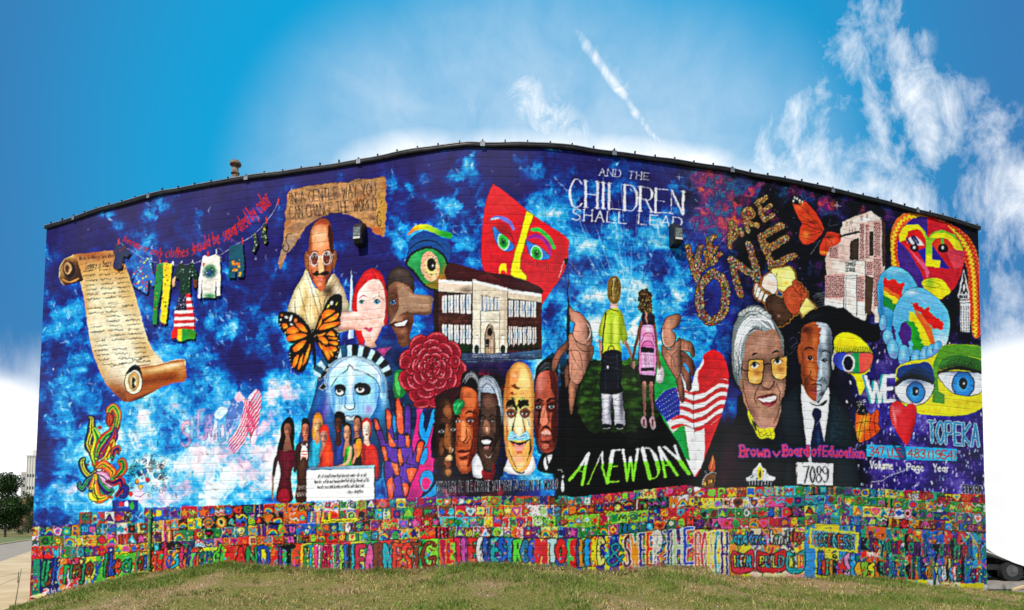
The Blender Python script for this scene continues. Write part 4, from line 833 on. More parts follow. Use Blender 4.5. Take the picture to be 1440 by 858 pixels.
for q, c, ir in (([672, 600, 720, 640, 780, 690, 825, 745, 780, 770, 730, 755, 690, 700], '3a78c0', (745, 705)), ([912, 700, 950, 720, 1010, 745, 1075, 815, 1040, 832, 980, 830, 930, 790], '3a78c0', (980, 790))):
    e_ = S(*q); F(e_, c); O(e_, 1.5, '201040')
    with clip(e_): F(E(ir[0], ir[1], 42, 60, -12), 'dfeaf0'); F(E(ir[0], ir[1], 34, 52, -12), '3ab84a'); F(E(ir[0], ir[1]+4, 22, 34, -12), '1c7a34'); F(E(ir[0], ir[1], 10, 14), '081008'); F(E(ir[0]+4, ir[1]-12, 5), 'fff')
F(L([(915, 690), (960, 665), (1020, 680), (1070, 740), (1078, 800)], 30, taper=(.4, 1, 1, .4)), 'b0288a'); F(L([(930, 675), (980, 660), (1040, 690), (1075, 760)], 6), '6a1c7a')
F(L([(700, 600), (750, 615), (800, 660), (822, 720)], 22, taper=(.3, 1, .4)), '9a1c20')
for k in range(13): x = 900+k*14; F(L([(x, 825+k*3), (x-4, 858+k*4)], 2, taper=(1, .2)), '5a0a20')
# school with a brick front
fr(560, 350, 5.048)
sb = fig('painted_school', 'painted cream and dark brick school with a maroon roof')
F(S(345, 110, 420, 105, 600, 160, 780, 185, 985, 258, 1015, 318, 780, 290, 640, 240, 520, 235, 345, 210), '3a1418')
F(P(345, 105, 520, 140, 640, 165, 780, 190, 985, 258, 1018, 322, 775, 300, 525, 250, 345, 215), '4a181c')
F(P(525, 215, 645, 163, 775, 275, 775, 300), '5c1e24')
F(P(250, 290, 285, 290, 285, 600, 250, 620), '2a1814')
F(P(285, 214, 525, 240, 525, 740, 285, 700), '4a2820', tex=.25); F(P(775, 290, 1018, 325, 1018, 715, 775, 740), '4a2820', tex=.25)
F(P(285, 214, 525, 234, 525, 258, 285, 240), 'f0eeee'); F(P(285, 240, 525, 258, 525, 315, 450, 312, 285, 300), 'e0cdb8')
with clip(P(285, 240, 525, 258, 525, 315, 285, 300)): B(480, 290, 50, 26, '7a6a5a', .8)
F(P(775, 284, 1018, 318, 1018, 338, 775, 310), 'f0eeee'); F(P(775, 310, 1018, 338, 1018, 378, 775, 350), 'd8c6b0')
F(P(525, 215, 775, 275, 775, 300, 525, 240), 'f4f2f0'); cen = P(525, 238, 775, 298, 775, 740, 525, 740); F(cen, 'e2d3bc')
with clip(cen): B(560, 500, 20, 300, 'f4ead8', .6); B(760, 500, 16, 240, 'b8a48c', .6)
def win(x0, x1, ya, yb, yc, yd, n):
    for k in range(n):
        a = k/n; b = (k+.78)/n; m_ = P(x0+(x1-x0)*a, ya+(yb-ya)*a, x0+(x1-x0)*b, ya+(yb-ya)*b, x0+(x1-x0)*b, yc+(yd-yc)*b, x0+(x1-x0)*a, yc+(yd-yc)*a); F(m_, 'dfe8f4')
        with clip(m_):
            B(x0+(x1-x0)*(a+b)/2+rng.uniform(-8, 8), (ya+yc)/2+rng.uniform(-40, 40), 9, 40, '7a9ac8', .7); F(L([(x0+(x1-x0)*(a+b)/2, ya), (x0+(x1-x0)*(a+b)/2, yc)], 3, s=False), '8a6a5a'); F(L([(x0+(x1-x0)*(a*.7+b*.3), ya), (x0+(x1-x0)*(a*.7+b*.3), yc)], 2, s=False), 'c8b0a0')
win(310, 525, 330, 320, 450, 460, 5); win(310, 525, 535, 540, 665, 680, 5); win(782, 985, 360, 375, 482, 485, 5); win(782, 985, 550, 555, 690, 675, 6)
win(585, 720, 330, 345, 440, 438, 5)
for k in range(5): F(L([(585+k*28, 330+k*4), (602+k*28, 332+k*4)], 4, s=False), '1a1008')
F(P(583, 440, 718, 438, 718, 520, 583, 520), 'e8dcc8'); 
for q in ([583, 440, 718, 438], [583, 440, 583, 735], [718, 440, 718, 735], [583, 520, 640, 515, 718, 520], [525, 238, 525, 740], [775, 298, 775, 740]): F(L(q, 3, s=False), '3a2818')
dr = S(618, 738, 618, 620, 628, 565, 648, 545, 668, 570, 680, 630, 680, 738, 650, 742); F(dr, 'a88a70'); O(dr, 1.5, '1a100a')
with clip(dr): F(E(648, 590, 18, 30), '2a1a14'); F(P(618, 640, 645, 640, 645, 700, 618, 700), '3a241c')
for q in ([618, 630, 680, 630], [648, 630, 648, 738], [618, 680, 660, 680], [630, 690, 630, 738], [664, 640, 664, 738]): F(L(q, 3, s=False), 'd8c4ac')
F(L([(625, 560), (650, 528), (675, 560)], 4), '1a100a'); 
for x in (555, 742): F(P(x-9, 615, x+9, 615, x+9, 690, x-9, 690), 'f0eef4'); F(L([(x-10, 612), (x+10, 612)], 4, s=False), '1a1008'); F(S(x-14, 735, x-15, 695, x, 682, x+15, 695, x+14, 735), '10401c')
for k in range(7): x = 350+k*26; F(S(x-15, 735, x-14, 675+k*2, x, 658+k*2, x+14, 675+k*2, x+15, 740), '0e3a1a', to='06200c')
for k in range(6): x = 798+k*36; F(S(x-14, 720, x-13, 690-k*2, x, 672-k*2, x+13, 690-k*2, x+14, 722), '0e3a1a', to='06200c')
F(P(250, 740, 525, 742, 790, 742, 1020, 712, 1020, 780, 800, 800, 525, 820, 380, 800, 330, 760), '4a6a80', a=.85, to='2a2a48')
for y in (752, 762, 772): F(L([(525, y), (785, y)], 2.5, s=False), ['e8e8ec', '5a6a78'][y % 2])
for k in range(30): x = rng.uniform(340, 1000); y = rng.uniform(750, 800); F(L([(x, y), (x+rng.uniform(20, 90), y)], 4, taper=(.2, 1, .2)), ['8ab4cc', '6a8aa4', 'c0d4e0'][k % 3], a=.6)
# rose
fr(560, 490, 3.9)
rs = fig('painted_rose', 'huge dark red rose with dewy petals')
F(S(-20, 130, 20, 120, 25, 200, 40, 240, 10, 275, -20, 260, -30, 200), '1a7a3a'); F(S(-20, 150, 0, 140, 10, 250, -10, 240), '4ab05a')
base = S(20, 60, 60, 20, 80, -20, 130, -60, 190, -80, 260, -60, 310, -10, 330, 50, 340, 120, 350, 170, 320, 230, 290, 270, 240, 290, 200, 320, 140, 330, 95, 320, 90, 250, 40, 240, 20, 180, 50, 130, 5, 90)
F(base, '6a0e20')
def petal(cx, cy, rx, ry, rot, k=1.0):
    m = E(cx, cy, rx, ry, rot); O(m, 1.5, '2a0410'); F(m, hexc('b81c34')*k)
    t = math.radians(rot)
    with clip(m):
        B(cx, cy, rx*.95, ry*.75, '6a0c1e', .75, rot)
        F(L([(cx+rx*.92*math.cos(u)*math.cos(t)-ry*.9*math.sin(u)*math.sin(t), cy+rx*.92*math.cos(u)*math.sin(t)+ry*.9*math.sin(u)*math.cos(t)) for u in np.linspace(3.5, 5.9, 8)], 7, taper=(.2, 1, .2)), 'e04a5c', a=.9)
        F(L([(cx+rx*.86*math.cos(u)*math.cos(t)-ry*.8*math.sin(u)*math.sin(t), cy+rx*.86*math.cos(u)*math.sin(t)+ry*.8*math.sin(u)*math.cos(t)) for u in np.linspace(4, 5.3, 6)], 2.5, taper=(.2, 1, .2)), 'f8b0b4', a=.8)
for ring, n, R, rx, ry in ((0, 9, 135, 58, 48), (1, 9, 105, 50, 40), (2, 8, 76, 42, 33), (3, 7, 50, 32, 25), (4, 5, 28, 22, 17)):
    for k in range(n):
        a = k/n*6.283+ring*.5; cx, cy = 185+R*1.05*math.cos(a), 118+R*1.2*math.sin(a)-ring*4
        petal(cx, cy, rx, ry, math.degrees(a)+90+rng.uniform(-12, 12))
for r0 in (22, 15, 8): F(SUB(E(190, 60, r0, r0*.9, 20), E(192, 61, r0*.72, r0*.62, 20)), '3a0612' if r0 != 15 else 'c8283c')
petal(40, 75, 40, 34, -70); petal(310, 70, 36, 30, 80); petal(130, 300, 46, 26, 170); petal(215, 285, 40, 26, 160)
with clip(base):
    for k in range(60): a = rng.uniform(0, 6.28); R = rng.uniform(20, 150); B(185+R*math.cos(a), 110+R*1.15*math.sin(a), 4, 3, 'ffd8d8', .6)
# ---------------------------------------------------------------- paint: the row of five heads (from the photo zoom at 4.289)
fr(610, 500, 4.289)
CUR[0] = 0
F(rough(S(5, 300, 60, 220, 150, 180, 300, 120, 420, 180, 425, 700, 300, 760, 60, 780, 5, 700), 6), '140a10', a=.75); F(rough(S(590, 250, 640, 60, 745, 20, 748, 600, 620, 560), 4), '0a1020', a=.7)
fig('painted_head', 'pompadour man with grey streaked black hair and a copper face')
hr = S(165, 130, 180, 100, 215, 88, 250, 100, 275, 120, 292, 180, 298, 260, 290, 340, 278, 410, 262, 400, 266, 300, 245, 220, 180, 190, 165, 200); F(hr, '101014')
with clip(hr): strands([(170, 140), (210, 95), (250, 105), (285, 170), (290, 300)], [(175, 180), (220, 130), (262, 160), (268, 260), (270, 380)], 60, 3, ['8a9098', 'c8ccd0', '3a3c44', '000000'], .7)
fc = S(165, 200, 180, 188, 230, 200, 262, 240, 272, 320, 272, 400, 262, 480, 258, 560, 246, 632, 224, 690, 185, 712, 150, 690, 130, 620, 128, 540, 128, 440, 150, 300); F(fc, 'b0542c')
with clip(fc):
    B(200, 260, 50, 50, 'c86a38', .8); B(185, 240, 50, 20, '8a3c1c', .7); B(205, 440, 16, 70, 'd07844', .9); B(240, 460, 14, 60, '7a2e14', .8); B(170, 470, 16, 60, 'c4683a', .7); B(200, 600, 30, 26, '7a2e18', .8); B(185, 660, 30, 26, 'c06038', .8); B(160, 540, 26, 20, '8a3a1c', .6); B(262, 360, 12, 120, '5a1e10', .7); B(240, 520, 20, 50, 'c4683a', .7)
    F(L([(190, 350), (215, 335), (250, 345)], 11, taper=(.6, 1, .3)), '180c0a'); F(L([(130, 380), (145, 370), (160, 380)], 9, taper=(.6, 1, .5)), '180c0a')
    F(L([(150, 300), (190, 290), (230, 300)], 3), '8a3c1c', a=.7)
    F(L([(200, 425), (215, 437), (240, 425)], 4), '6a2410'); F(L([(172, 500), (178, 525), (198, 530), (212, 505)], 5), '5a1c0c'); F(L([(155, 480), (142, 530), (140, 570)], 3), '6a2410'); F(L([(232, 500), (245, 540), (238, 580)], 4), '5a1c0c')
    F(S(140, 575, 175, 568, 190, 572, 215, 570, 228, 580, 200, 588, 165, 590), '6a1e1a'); F(L([(138, 576), (180, 580), (230, 578)], 4), '2a0a08'); F(S(150, 590, 190, 588, 205, 592, 185, 606, 160, 604), 'c05a44')
eye(218, 392, 22, 12, '2a1810', 2); eye(146, 396, 16, 11, '2a1810')
fig('painted_head', 'bronze face half in shadow at the left end of the row')
fc = S(15, 330, 25, 260, 60, 235, 90, 245, 112, 290, 125, 350, 133, 430, 132, 520, 120, 610, 108, 690, 90, 730, 65, 740, 40, 700, 22, 620, 12, 500, 12, 400); F(fc, '2a1610')
with clip(fc):
    B(85, 330, 26, 50, '8a5430', .9, -10); B(60, 380, 20, 40, '5a3420', .7); B(90, 480, 16, 70, '9a6238', .9); B(50, 530, 16, 60, '7a4828', .7); B(118, 560, 12, 60, '6a4020', .7); B(75, 640, 16, 30, 'a06a3c', .9); B(88, 700, 26, 22, 'b87a48', .9); B(95, 560, 10, 30, 'c88a54', .8)
    F(L([(28, 430), (45, 412), (66, 425)], 5), '0a0604'); F(L([(95, 410), (110, 395), (128, 410)], 5), '0a0604'); F(L([(68, 520), (60, 570), (78, 590)], 6), '0a0604')
    F(S(66, 620, 85, 600, 100, 605, 98, 630, 80, 640), 'b08058'); F(S(68, 648, 92, 640, 98, 665, 76, 675), '8a4a34'); F(L([(66, 640), (98, 636)], 4), '100604')
eye(46, 460, 17, 13, '20140c'); eye(114, 445, 13, 12, '20140c')
F(S(118, 290, 145, 262, 185, 278, 180, 310, 160, 330, 165, 355, 130, 352, 118, 325), '1c8a48'); F(L([(130, 340), (150, 300), (172, 282)], 5), '4ac878'); F(L([(128, 320), (150, 320), (168, 325)], 4), '0c5a2a'); F(L([(122, 300), (140, 290)], 4), '4ac878')
fig('painted_head', 'smiling dark face with white hair')
hr = S(270, 150, 290, 130, 320, 120, 350, 130, 385, 170, 408, 240, 416, 320, 412, 400, 400, 425, 385, 400, 380, 240, 290, 225, 270, 200); F(hr, '9aa6b4')
with clip(hr): strands([(275, 180), (310, 130), (370, 170), (405, 300), (405, 410)], [(285, 220), (320, 180), (360, 220), (388, 300), (392, 400)], 80, 3, ['f2f4f8', '6a7a90', 'd0d6e0', '48546a'], .7)
fc = S(285, 232, 310, 222, 350, 225, 380, 235, 388, 300, 398, 400, 404, 460, 400, 540, 388, 610, 362, 668, 325, 694, 298, 672, 276, 610, 266, 540, 268, 440, 275, 350); F(fc, '4a342c')
with clip(fc):
    B(330, 280, 40, 30, '6a4a3e', .8); B(320, 420, 18, 50, '6e4e40', .9); B(375, 440, 22, 30, '6a4a3c', .8); B(295, 440, 14, 30, '6a4a3c', .8); B(395, 380, 10, 150, '2a1a16', .8); B(320, 600, 30, 20, '5e4236', .8); B(310, 385, 18, 10, '1e120e', .7); B(355, 385, 22, 10, '1e120e', .7); B(360, 560, 20, 70, '2c1c16', .6)
    for y in (262, 282, 300): F(L([(295, y), (330, y-6), (365, y)], 3), '2e1e18', a=.6)
    F(L([(282, 372), (296, 362), (310, 372)], 5), '140c0a'); F(L([(338, 368), (356, 358), (376, 372)], 5), '140c0a')
    F(L([(300, 440), (306, 456), (325, 462), (342, 452)], 5), '180e0a'); F(L([(285, 470), (278, 520), (290, 570)], 3), '1e120e'); F(L([(360, 465), (374, 500), (368, 550)], 4), '1e120e')
    F(S(286, 500, 320, 488, 350, 498, 352, 520, 330, 552, 300, 548), '5a2a24'); F(S(290, 506, 320, 500, 344, 508, 335, 528, 300, 530), 'f4efe8'); B(318, 560, 18, 7, '8a5a50', .8)
F(L([(285, 392), (296, 386), (308, 394)], 4), '080604'); F(L([(342, 390), (356, 384), (372, 394)], 4), '080604'); F(E(296, 392, 4), 'c8b8a8'); F(E(358, 390, 4), 'c8b8a8')
F(S(230, 640, 245, 600, 262, 595, 290, 660, 300, 720, 270, 740, 235, 720), 'e8e8f0', a=.95); F(S(290, 690, 340, 705, 360, 640, 370, 700, 340, 760, 300, 750), '8a2028', a=.9)
bald = fig('painted_head', 'large bald head with round spectacles and a white moustache')
F(S(420, 690, 440, 640, 450, 580, 480, 650, 520, 690, 560, 680, 590, 600, 612, 650, 600, 700, 560, 720, 470, 715), 'f2f4f8')
F(L([(445, 600), (480, 680), (520, 710), (545, 700)], 8), '0c0c10')
fc = S(425, 200, 440, 120, 470, 60, 515, 38, 560, 55, 592, 120, 604, 220, 604, 330, 600, 430, 600, 530, 588, 620, 560, 678, 525, 700, 492, 692, 462, 655, 438, 595, 426, 510, 420, 400, 418, 300); F(fc, 'e8a858')
with clip(fc):
    B(440, 200, 40, 160, 'c87838', .85); B(480, 130, 30, 60, 'e08848', .7); B(540, 130, 50, 90, 'fad890', .9); B(485, 120, 12, 14, 'fbe8b8', .9); B(590, 400, 18, 220, 'd8944a', .7); B(460, 400, 40, 60, 'fbe6c8', .9); B(560, 420, 30, 60, 'fbe2b8', .9); B(510, 420, 20, 60, 'fdf0d8', .95); B(475, 470, 16, 30, 'c86a38', .8); B(545, 440, 10, 50, 'e89850', .8)
    B(505, 620, 40, 30, 'f4a890', .8); B(520, 660, 30, 20, 'f8d8a8', .9); B(455, 560, 16, 60, 'f2b068', .8); B(440, 460, 8, 80, 'b86030', .7); B(510, 90, 60, 20, 'e89850', .5)
    for q in ([462, 180, 480, 178, 495, 195, 515, 195], [452, 230, 465, 225, 480, 235, 500, 228], [520, 235, 545, 225], [440, 205, 455, 198]): F(L(q, 7, taper=(.2, 1, .2)), 'a04a20')
    F(L([(438, 318), (450, 290), (475, 280), (495, 320), (498, 345)], 18, taper=(.3, 1, 1, .4)), '1c1410'); F(L([(508, 300), (530, 280), (555, 280), (572, 300)], 20, taper=(.7, 1, 1, .3)), '1c1410')
    for k in range(12): x = 510+k*5; F(L([(x, 305), (x+4, 268)], 3, taper=(1, .2)), '0c0806'); x = 440+k*4; F(L([(x, 312), (x+2, 275)], 3, taper=(1, .2)), '0c0806')
    F(L([(480, 400), (470, 450), (480, 485), (510, 500), (535, 480), (530, 440)], 4), '5a2410')
    F(S(452, 510, 450, 480, 475, 465, 510, 475, 545, 465, 570, 480, 572, 515, 545, 508, 515, 515, 480, 508), '8ac0d8'); 
    with clip(S(452, 510, 450, 480, 475, 465, 510, 475, 545, 465, 570, 480, 572, 515, 545, 508, 515, 515, 480, 508)): strands([(455, 480), (500, 478), (565, 480)], [(455, 508), (510, 512), (568, 510)], 40, 3, ['f8fbfc', '3a86b0', 'c8e8f4'], .8)
    F(S(460, 520, 510, 525, 560, 516, 545, 545, 515, 560, 480, 545), 'c0504a'); F(L([(456, 516), (480, 530), (515, 536), (550, 525), (568, 512)], 9, taper=(.4, 1, 1, .4)), '140806'); F(S(485, 552, 515, 560, 540, 550, 525, 580, 500, 580), 'e8968a')
    F(L([(578, 500), (580, 560), (570, 600)], 5), '20100a'); F(L([(452, 570), (470, 620), (500, 680)], 4), '5a2814'); F(L([(440, 420), (446, 480)], 3), '8a3c1c'); F(L([(565, 380), (575, 420)], 4), '3a86b0')
eye(464, 348, 24, 15, '3a2414', 4); eye(548, 346, 24, 15, '3a2414', -4)
fig('painted_glasses', None, parent=bald)
for x, y in ((462, 348), (548, 346)): F(SUB(E(x, y, 30, 34), E(x, y, 26, 30)), 'a8aeb8')
F(L([(490, 342), (506, 334), (520, 342)], 4), 'a8aeb8'); F(L([(577, 340), (603, 335)], 3), '5a5a60'); F(L([(433, 340), (428, 334)], 3), '5a5a60')
fig('painted_head', 'serious reddish brown face with a moustache and dark suit')
F(S(625, 690, 640, 620, 670, 580, 740, 580, 745, 700, 700, 710), '0a0a10'); F(S(660, 660, 668, 615, 690, 600, 712, 600, 700, 640, 690, 650, 680, 690), 'e8ecf4'); F(L([(680, 610), (686, 660)], 9), '0a1430')
hr = S(610, 140, 620, 70, 660, 25, 710, 15, 742, 40, 748, 130, 720, 110, 680, 100, 640, 110, 622, 160); F(hr, '08080a')
with clip(hr): strands([(630, 90), (670, 40), (740, 60)], [(640, 110), (690, 80), (745, 110)], 24, 2.5, ['4a5058', '8a9098', '000000'], .6)
fc = S(612, 180, 625, 120, 655, 98, 700, 90, 745, 120, 748, 250, 746, 400, 742, 500, 725, 565, 680, 586, 645, 565, 622, 510, 610, 430, 606, 330, 606, 240); F(fc, 'a04a38')
with clip(fc):
    B(640, 170, 26, 60, 'c8786a', .9); B(690, 200, 30, 60, 'b85a40', .8); B(735, 250, 16, 160, '3a1410', .85); B(665, 380, 14, 70, 'c86a4c', .95); B(700, 430, 26, 40, 'c46a4a', .8); B(630, 420, 14, 50, '7a2e20', .8); B(690, 540, 40, 30, '5a1e14', .9); B(622, 450, 12, 90, '4a160e', .8); B(730, 480, 20, 70, '2a0c08', .8); B(660, 520, 14, 18, 'c0604a', .8); B(722, 380, 16, 60, '5a2018', .7); B(720, 170, 18, 60, '5a2018', .6)
    F(L([(612, 276), (632, 262), (656, 272)], 11, taper=(.5, 1, 1)), '0c0606'); F(L([(682, 274), (708, 258), (740, 266)], 12, taper=(1, 1, .4)), '0c0606'); B(632, 288, 24, 14, '3a120c', .8); B(708, 284, 28, 14, '3a120c', .8); F(L([(672, 320), (655, 380), (640, 420)], 6), '2a0c08'); F(L([(690, 330), (700, 400)], 4), '5a1e14')
    F(L([(644, 452), (662, 434), (684, 436), (712, 456)], 12, taper=(.3, 1, 1, .3)), '0a0606'); F(S(648, 466, 672, 452, 690, 456, 708, 470, 680, 476), '8a4034'); F(S(648, 478, 680, 474, 704, 480, 690, 500, 662, 502), 'c0705c'); F(L([(645, 472), (680, 474), (708, 472)], 3.5), '14080a')
    F(L([(640, 455), (645, 510), (700, 520), (725, 470)], 3), '2a0c08'); F(L([(618, 330), (612, 420), (628, 500)], 3), '3a140e')
eye(627, 310, 17, 13, '6a9aa0', 0, white='d8dce0'); eye(708, 306, 22, 15, '6a9aa0', -4, white='d8dce0')
# second pass on the heads: hard-edged patches of tone, painted over the first lay-in
def pt(col, *q, a=.8): F(S(*q), col, a=a)
def ln_(col, w, *q): F(L(list(zip(q[::2], q[1::2])), w, taper=(.4, 1, .5)), col)
def ey2(x, y, r, ir='160c08', wh='dcdcd8'):
    F(S(x-r*1.5, y+r*.1, x, y-r*.9, x+r*1.5, y, x, y+r*.8), wh); F(E(x, y, r*.72), ir); F(E(x+r*.2, y-r*.3, r*.2), 'ffffff'); ln_('0a0504', r*.4, x-r*1.6, y, x, y-r, x+r*1.6, y-r*.1)
keep0 = CUR[0]; hid = [i for i in FIGS if FIGS[i]['name'] == 'painted_head']; CUR[0] = 0
fr(610, 510, 4.941)
pt('a8683c', 70, 310, 100, 300, 120, 330, 125, 370, 110, 390, 85, 380, 65, 345, a=.4); pt('120806', 28, 440, 60, 430, 76, 460, 70, 510, 40, 515); ey2(52, 478, 13); ey2(133, 462, 12); ln_('080404', 8, 32, 440, 58, 424, 82, 446); ln_('080404', 8, 108, 424, 132, 400, 152, 428)
pt('94592f', 82, 440, 96, 430, 102, 520, 112, 590, 90, 600, 70, 560); pt('d8a880', 90, 650, 115, 640, 128, 665, 120, 680, 95, 672); pt('7a3a26', 90, 690, 118, 685, 120, 715, 98, 712); pt('b07444', 80, 750, 110, 740, 120, 770, 95, 790); pt('6a3e24', 34, 560, 60, 555, 66, 620, 45, 640); ln_('e8c8a0', 6, 112, 590, 130, 602, 122, 624)
pt('5a1c0c', 272, 330, 302, 340, 312, 450, 296, 600, 260, 690, 232, 722, 252, 600, 272, 480, a=.75); pt('d87844', 215, 190, 280, 200, 290, 300, 240, 320, 205, 280, a=.35); ln_('0c0606', 15, 222, 352, 255, 340, 294, 354); pt('5a1c0c', 225, 385, 255, 372, 292, 388, 288, 425, 255, 435, 226, 415); ey2(256, 402, 14); ey2(166, 404, 12); ln_('4a140a', 4, 230, 428, 258, 442, 288, 426); ln_('0c0606', 11, 146, 376, 165, 366, 184, 378)
pt('ec9058', 190, 420, 212, 410, 221, 500, 208, 540, 192, 530); ln_('3a0e06', 6, 224, 460, 230, 520, 205, 547, 178, 540, 170, 515); ln_('4a140a', 5, 240, 480, 264, 560, 258, 622); ln_('4a140a', 4, 165, 500, 156, 580); pt('5a1812', 158, 612, 195, 602, 215, 610, 260, 598, 215, 622, 190, 624, a=1); pt('c05a3a', 172, 630, 210, 627, 242, 622, 212, 648, 190, 646); pt('4a140c', 178, 656, 226, 651, 230, 670, 190, 676, a=.7); pt('d07244', 180, 690, 225, 680, 225, 720, 190, 730)
fr(665, 510, 4.941)
pt('8a604c', 75, 230, 140, 230, 150, 300, 90, 312, a=.3); pt('24140e', 165, 300, 192, 330, 197, 480, 166, 560, 130, 625, 152, 500); pt('24140e', 40, 330, 60, 340, 50, 420, 40, 430); ey2(138, 403, 9, wh='b8a898'); ey2(68, 402, 8, wh='b8a898'); ln_('120a08', 7, 48, 378, 68, 362, 88, 378); ln_('120a08', 7, 108, 376, 136, 358, 164, 384)
pt('96664e', 80, 400, 100, 398, 116, 450, 110, 490, 85, 492, 70, 460); pt('c89880', 88, 450, 102, 450, 102, 475, 90, 476); pt('2e1210', 50, 532, 90, 510, 132, 520, 142, 546, 110, 592, 74, 592, a=1); pt('f6f4f0', 60, 541, 95, 534, 124, 542, 112, 564, 72, 562, a=1); pt('b07a70', 76, 582, 110, 579, 105, 596, 80, 597); ln_('140a08', 4, 58, 490, 34, 542, 46, 594); ln_('140a08', 4, 130, 480, 162, 542, 140, 612); ln_('e8eef4', 6, 80, 640, 110, 660, 140, 630)
fr(710, 500, 4.941)
pt('b8642e', 8, 150, 32, 100, 30, 300, 16, 420, 6, 300, a=.7); pt('e07848', 60, 120, 90, 110, 95, 160, 70, 190, 50, 170, a=.35); pt('fadc90', 110, 90, 150, 100, 172, 200, 130, 240, 110, 180, a=.45); pt('7a3414', 40, 210, 70, 195, 82, 214, 106, 225, 80, 236, 60, 222); pt('7a3414', 34, 256, 52, 250, 60, 262, 44, 270)
pt('100a08', 4, 350, 18, 312, 45, 302, 56, 286, 64, 320, 76, 342, 84, 372, 60, 347, 28, 347, a=1); pt('100a08', 92, 356, 94, 306, 125, 322, 150, 305, 168, 350, 130, 346, 106, 372, a=1)
for k in range(9): ln_('0c0806', 4, 12+k*7, 325, 8+k*8, 286+abs(k-5)*3); ln_('0c0806', 4, 98+k*8, 325, 96+k*9, 290+abs(k-3)*3)
pt('6a3418', 14, 385, 40, 366, 72, 385, 73, 420, 40, 435, 14, 415); pt('6a3418', 104, 382, 140, 363, 173, 385, 165, 420, 130, 433, 107, 412); ey2(42, 402, 13); ey2(134, 402, 14); pt('fcdcaa', 80, 418, 108, 418, 124, 520, 100, 562, 70, 522); ln_('4a1c0c', 7, 80, 400, 60, 480, 54, 530, 80, 552); ln_('4a1c0c', 7, 110, 400, 132, 490, 137, 530, 110, 556); pt('fdf4dc', 88, 505, 106, 505, 108, 538, 92, 540)
pt('8cc8e2', 24, 572, 40, 520, 75, 545, 95, 562, 120, 546, 152, 523, 172, 570, 160, 590, 100, 580, 40, 593, a=1); strands([(30, 570), (60, 540), (95, 566)], [(36, 590), (70, 580), (98, 580)], 14, 3, ['ffffff', '2a7aa8'], .8); strands([(98, 566), (140, 535), (168, 566)], [(100, 580), (130, 580), (160, 588)], 14, 3, ['ffffff', '2a7aa8'], .8)
ln_('0c0808', 14, 28, 592, 60, 602, 100, 613, 140, 602, 168, 580); pt('ee9c8c', 60, 613, 100, 624, 140, 610, 120, 650, 85, 656); ln_('3a180c', 6, 172, 550, 182, 640, 150, 742); pt('c05a34', 80, 668, 120, 662, 118, 680, 86, 684, a=.7)
pt('4a1814', 308, 110, 345, 130, 364, 260, 332, 262, 315, 180); pt('d08074', 230, 130, 280, 120, 290, 200, 240, 262, 214, 220, a=.35); pt('3a100c', 208, 336, 255, 345, 258, 382, 214, 386); pt('3a100c', 288, 342, 345, 328, 356, 376, 300, 392); ey2(232, 358, 13, '2a3a3a', 'c4d4d8'); ey2(322, 356, 15, '2a3a3a', 'c4d4d8'); ln_('0a0606', 13, 204, 326, 235, 316, 266, 344); ln_('0a0606', 13, 284, 342, 315, 304, 350, 302, 364, 322)
pt('d07c62', 258, 360, 280, 358, 296, 440, 285, 480, 258, 480, 244, 450); ln_('2a0c08', 6, 284, 362, 302, 450, 290, 484); ln_('2a0c08', 5, 254, 370, 238, 450); pt('2a0c08', 230, 388, 250, 386, 240, 470, 227, 482); pt('4a1610', 330, 382, 364, 372, 364, 560, 330, 602, 320, 500); ln_('080404', 13, 248, 524, 270, 497, 290, 491, 312, 506, 328, 544)
pt('dca494', 252, 540, 275, 516, 300, 520, 318, 545, 285, 551); pt('a8503e', 254, 556, 285, 552, 316, 553, 300, 586, 265, 582); ln_('0a0404', 5, 248, 550, 285, 552, 320, 548); pt('3a100a', 250, 592, 310, 591, 305, 606, 255, 607); pt('c8705a', 255, 622, 300, 613, 300, 641, 265, 646)
fr(420, 295, 6.72)
pt('f4c498', 130, 175, 200, 130, 255, 160, 262, 260, 230, 330, 180, 350, 128, 300, a=.3); pt('3a140c', 285, 140, 316, 220, 318, 400, 296, 390, 276, 260); pt('5a2416', 110, 430, 148, 400, 186, 440, 180, 520, 148, 530, 112, 500, a=.6); pt('5a2416', 228, 430, 262, 395, 298, 440, 292, 510, 262, 525, 230, 490, a=.6); ey2(148, 432, 15, '281410'); ey2(262, 420, 16, '281410'); pt('f0b484', 188, 450, 212, 450, 236, 560, 212, 595, 184, 590); pt('140a08', 128, 602, 170, 592, 210, 606, 250, 588, 268, 600, 240, 622, 190, 617, 150, 624, a=1); pt('c86a60', 165, 635, 205, 640, 240, 628, 215, 662, 190, 660)
for x, y in ((148, 462), (262, 455)): F(SUB(E(x, y, 40, 66), E(x, y, 33, 58)), 'f4dcd4')
F(L([(186, 450), (205, 438), (226, 448)], 7), 'f4dcd4')
CUR[0] = keep0
fr(610, 500, 4.289)
fig('painted_lettering', 'black and grey line of lettering under the row of heads')
for o, c in ((3, '8a8c98'), (0, '08080c')):
    text('YOU MUST BE THE CHANGE YOU WISH TO SEE IN THE WORLD', (12+o, 762-o), (742+o, 750-o), (742+o, 808-o), (12+o, 830-o), 4.5, c, gap=.3)
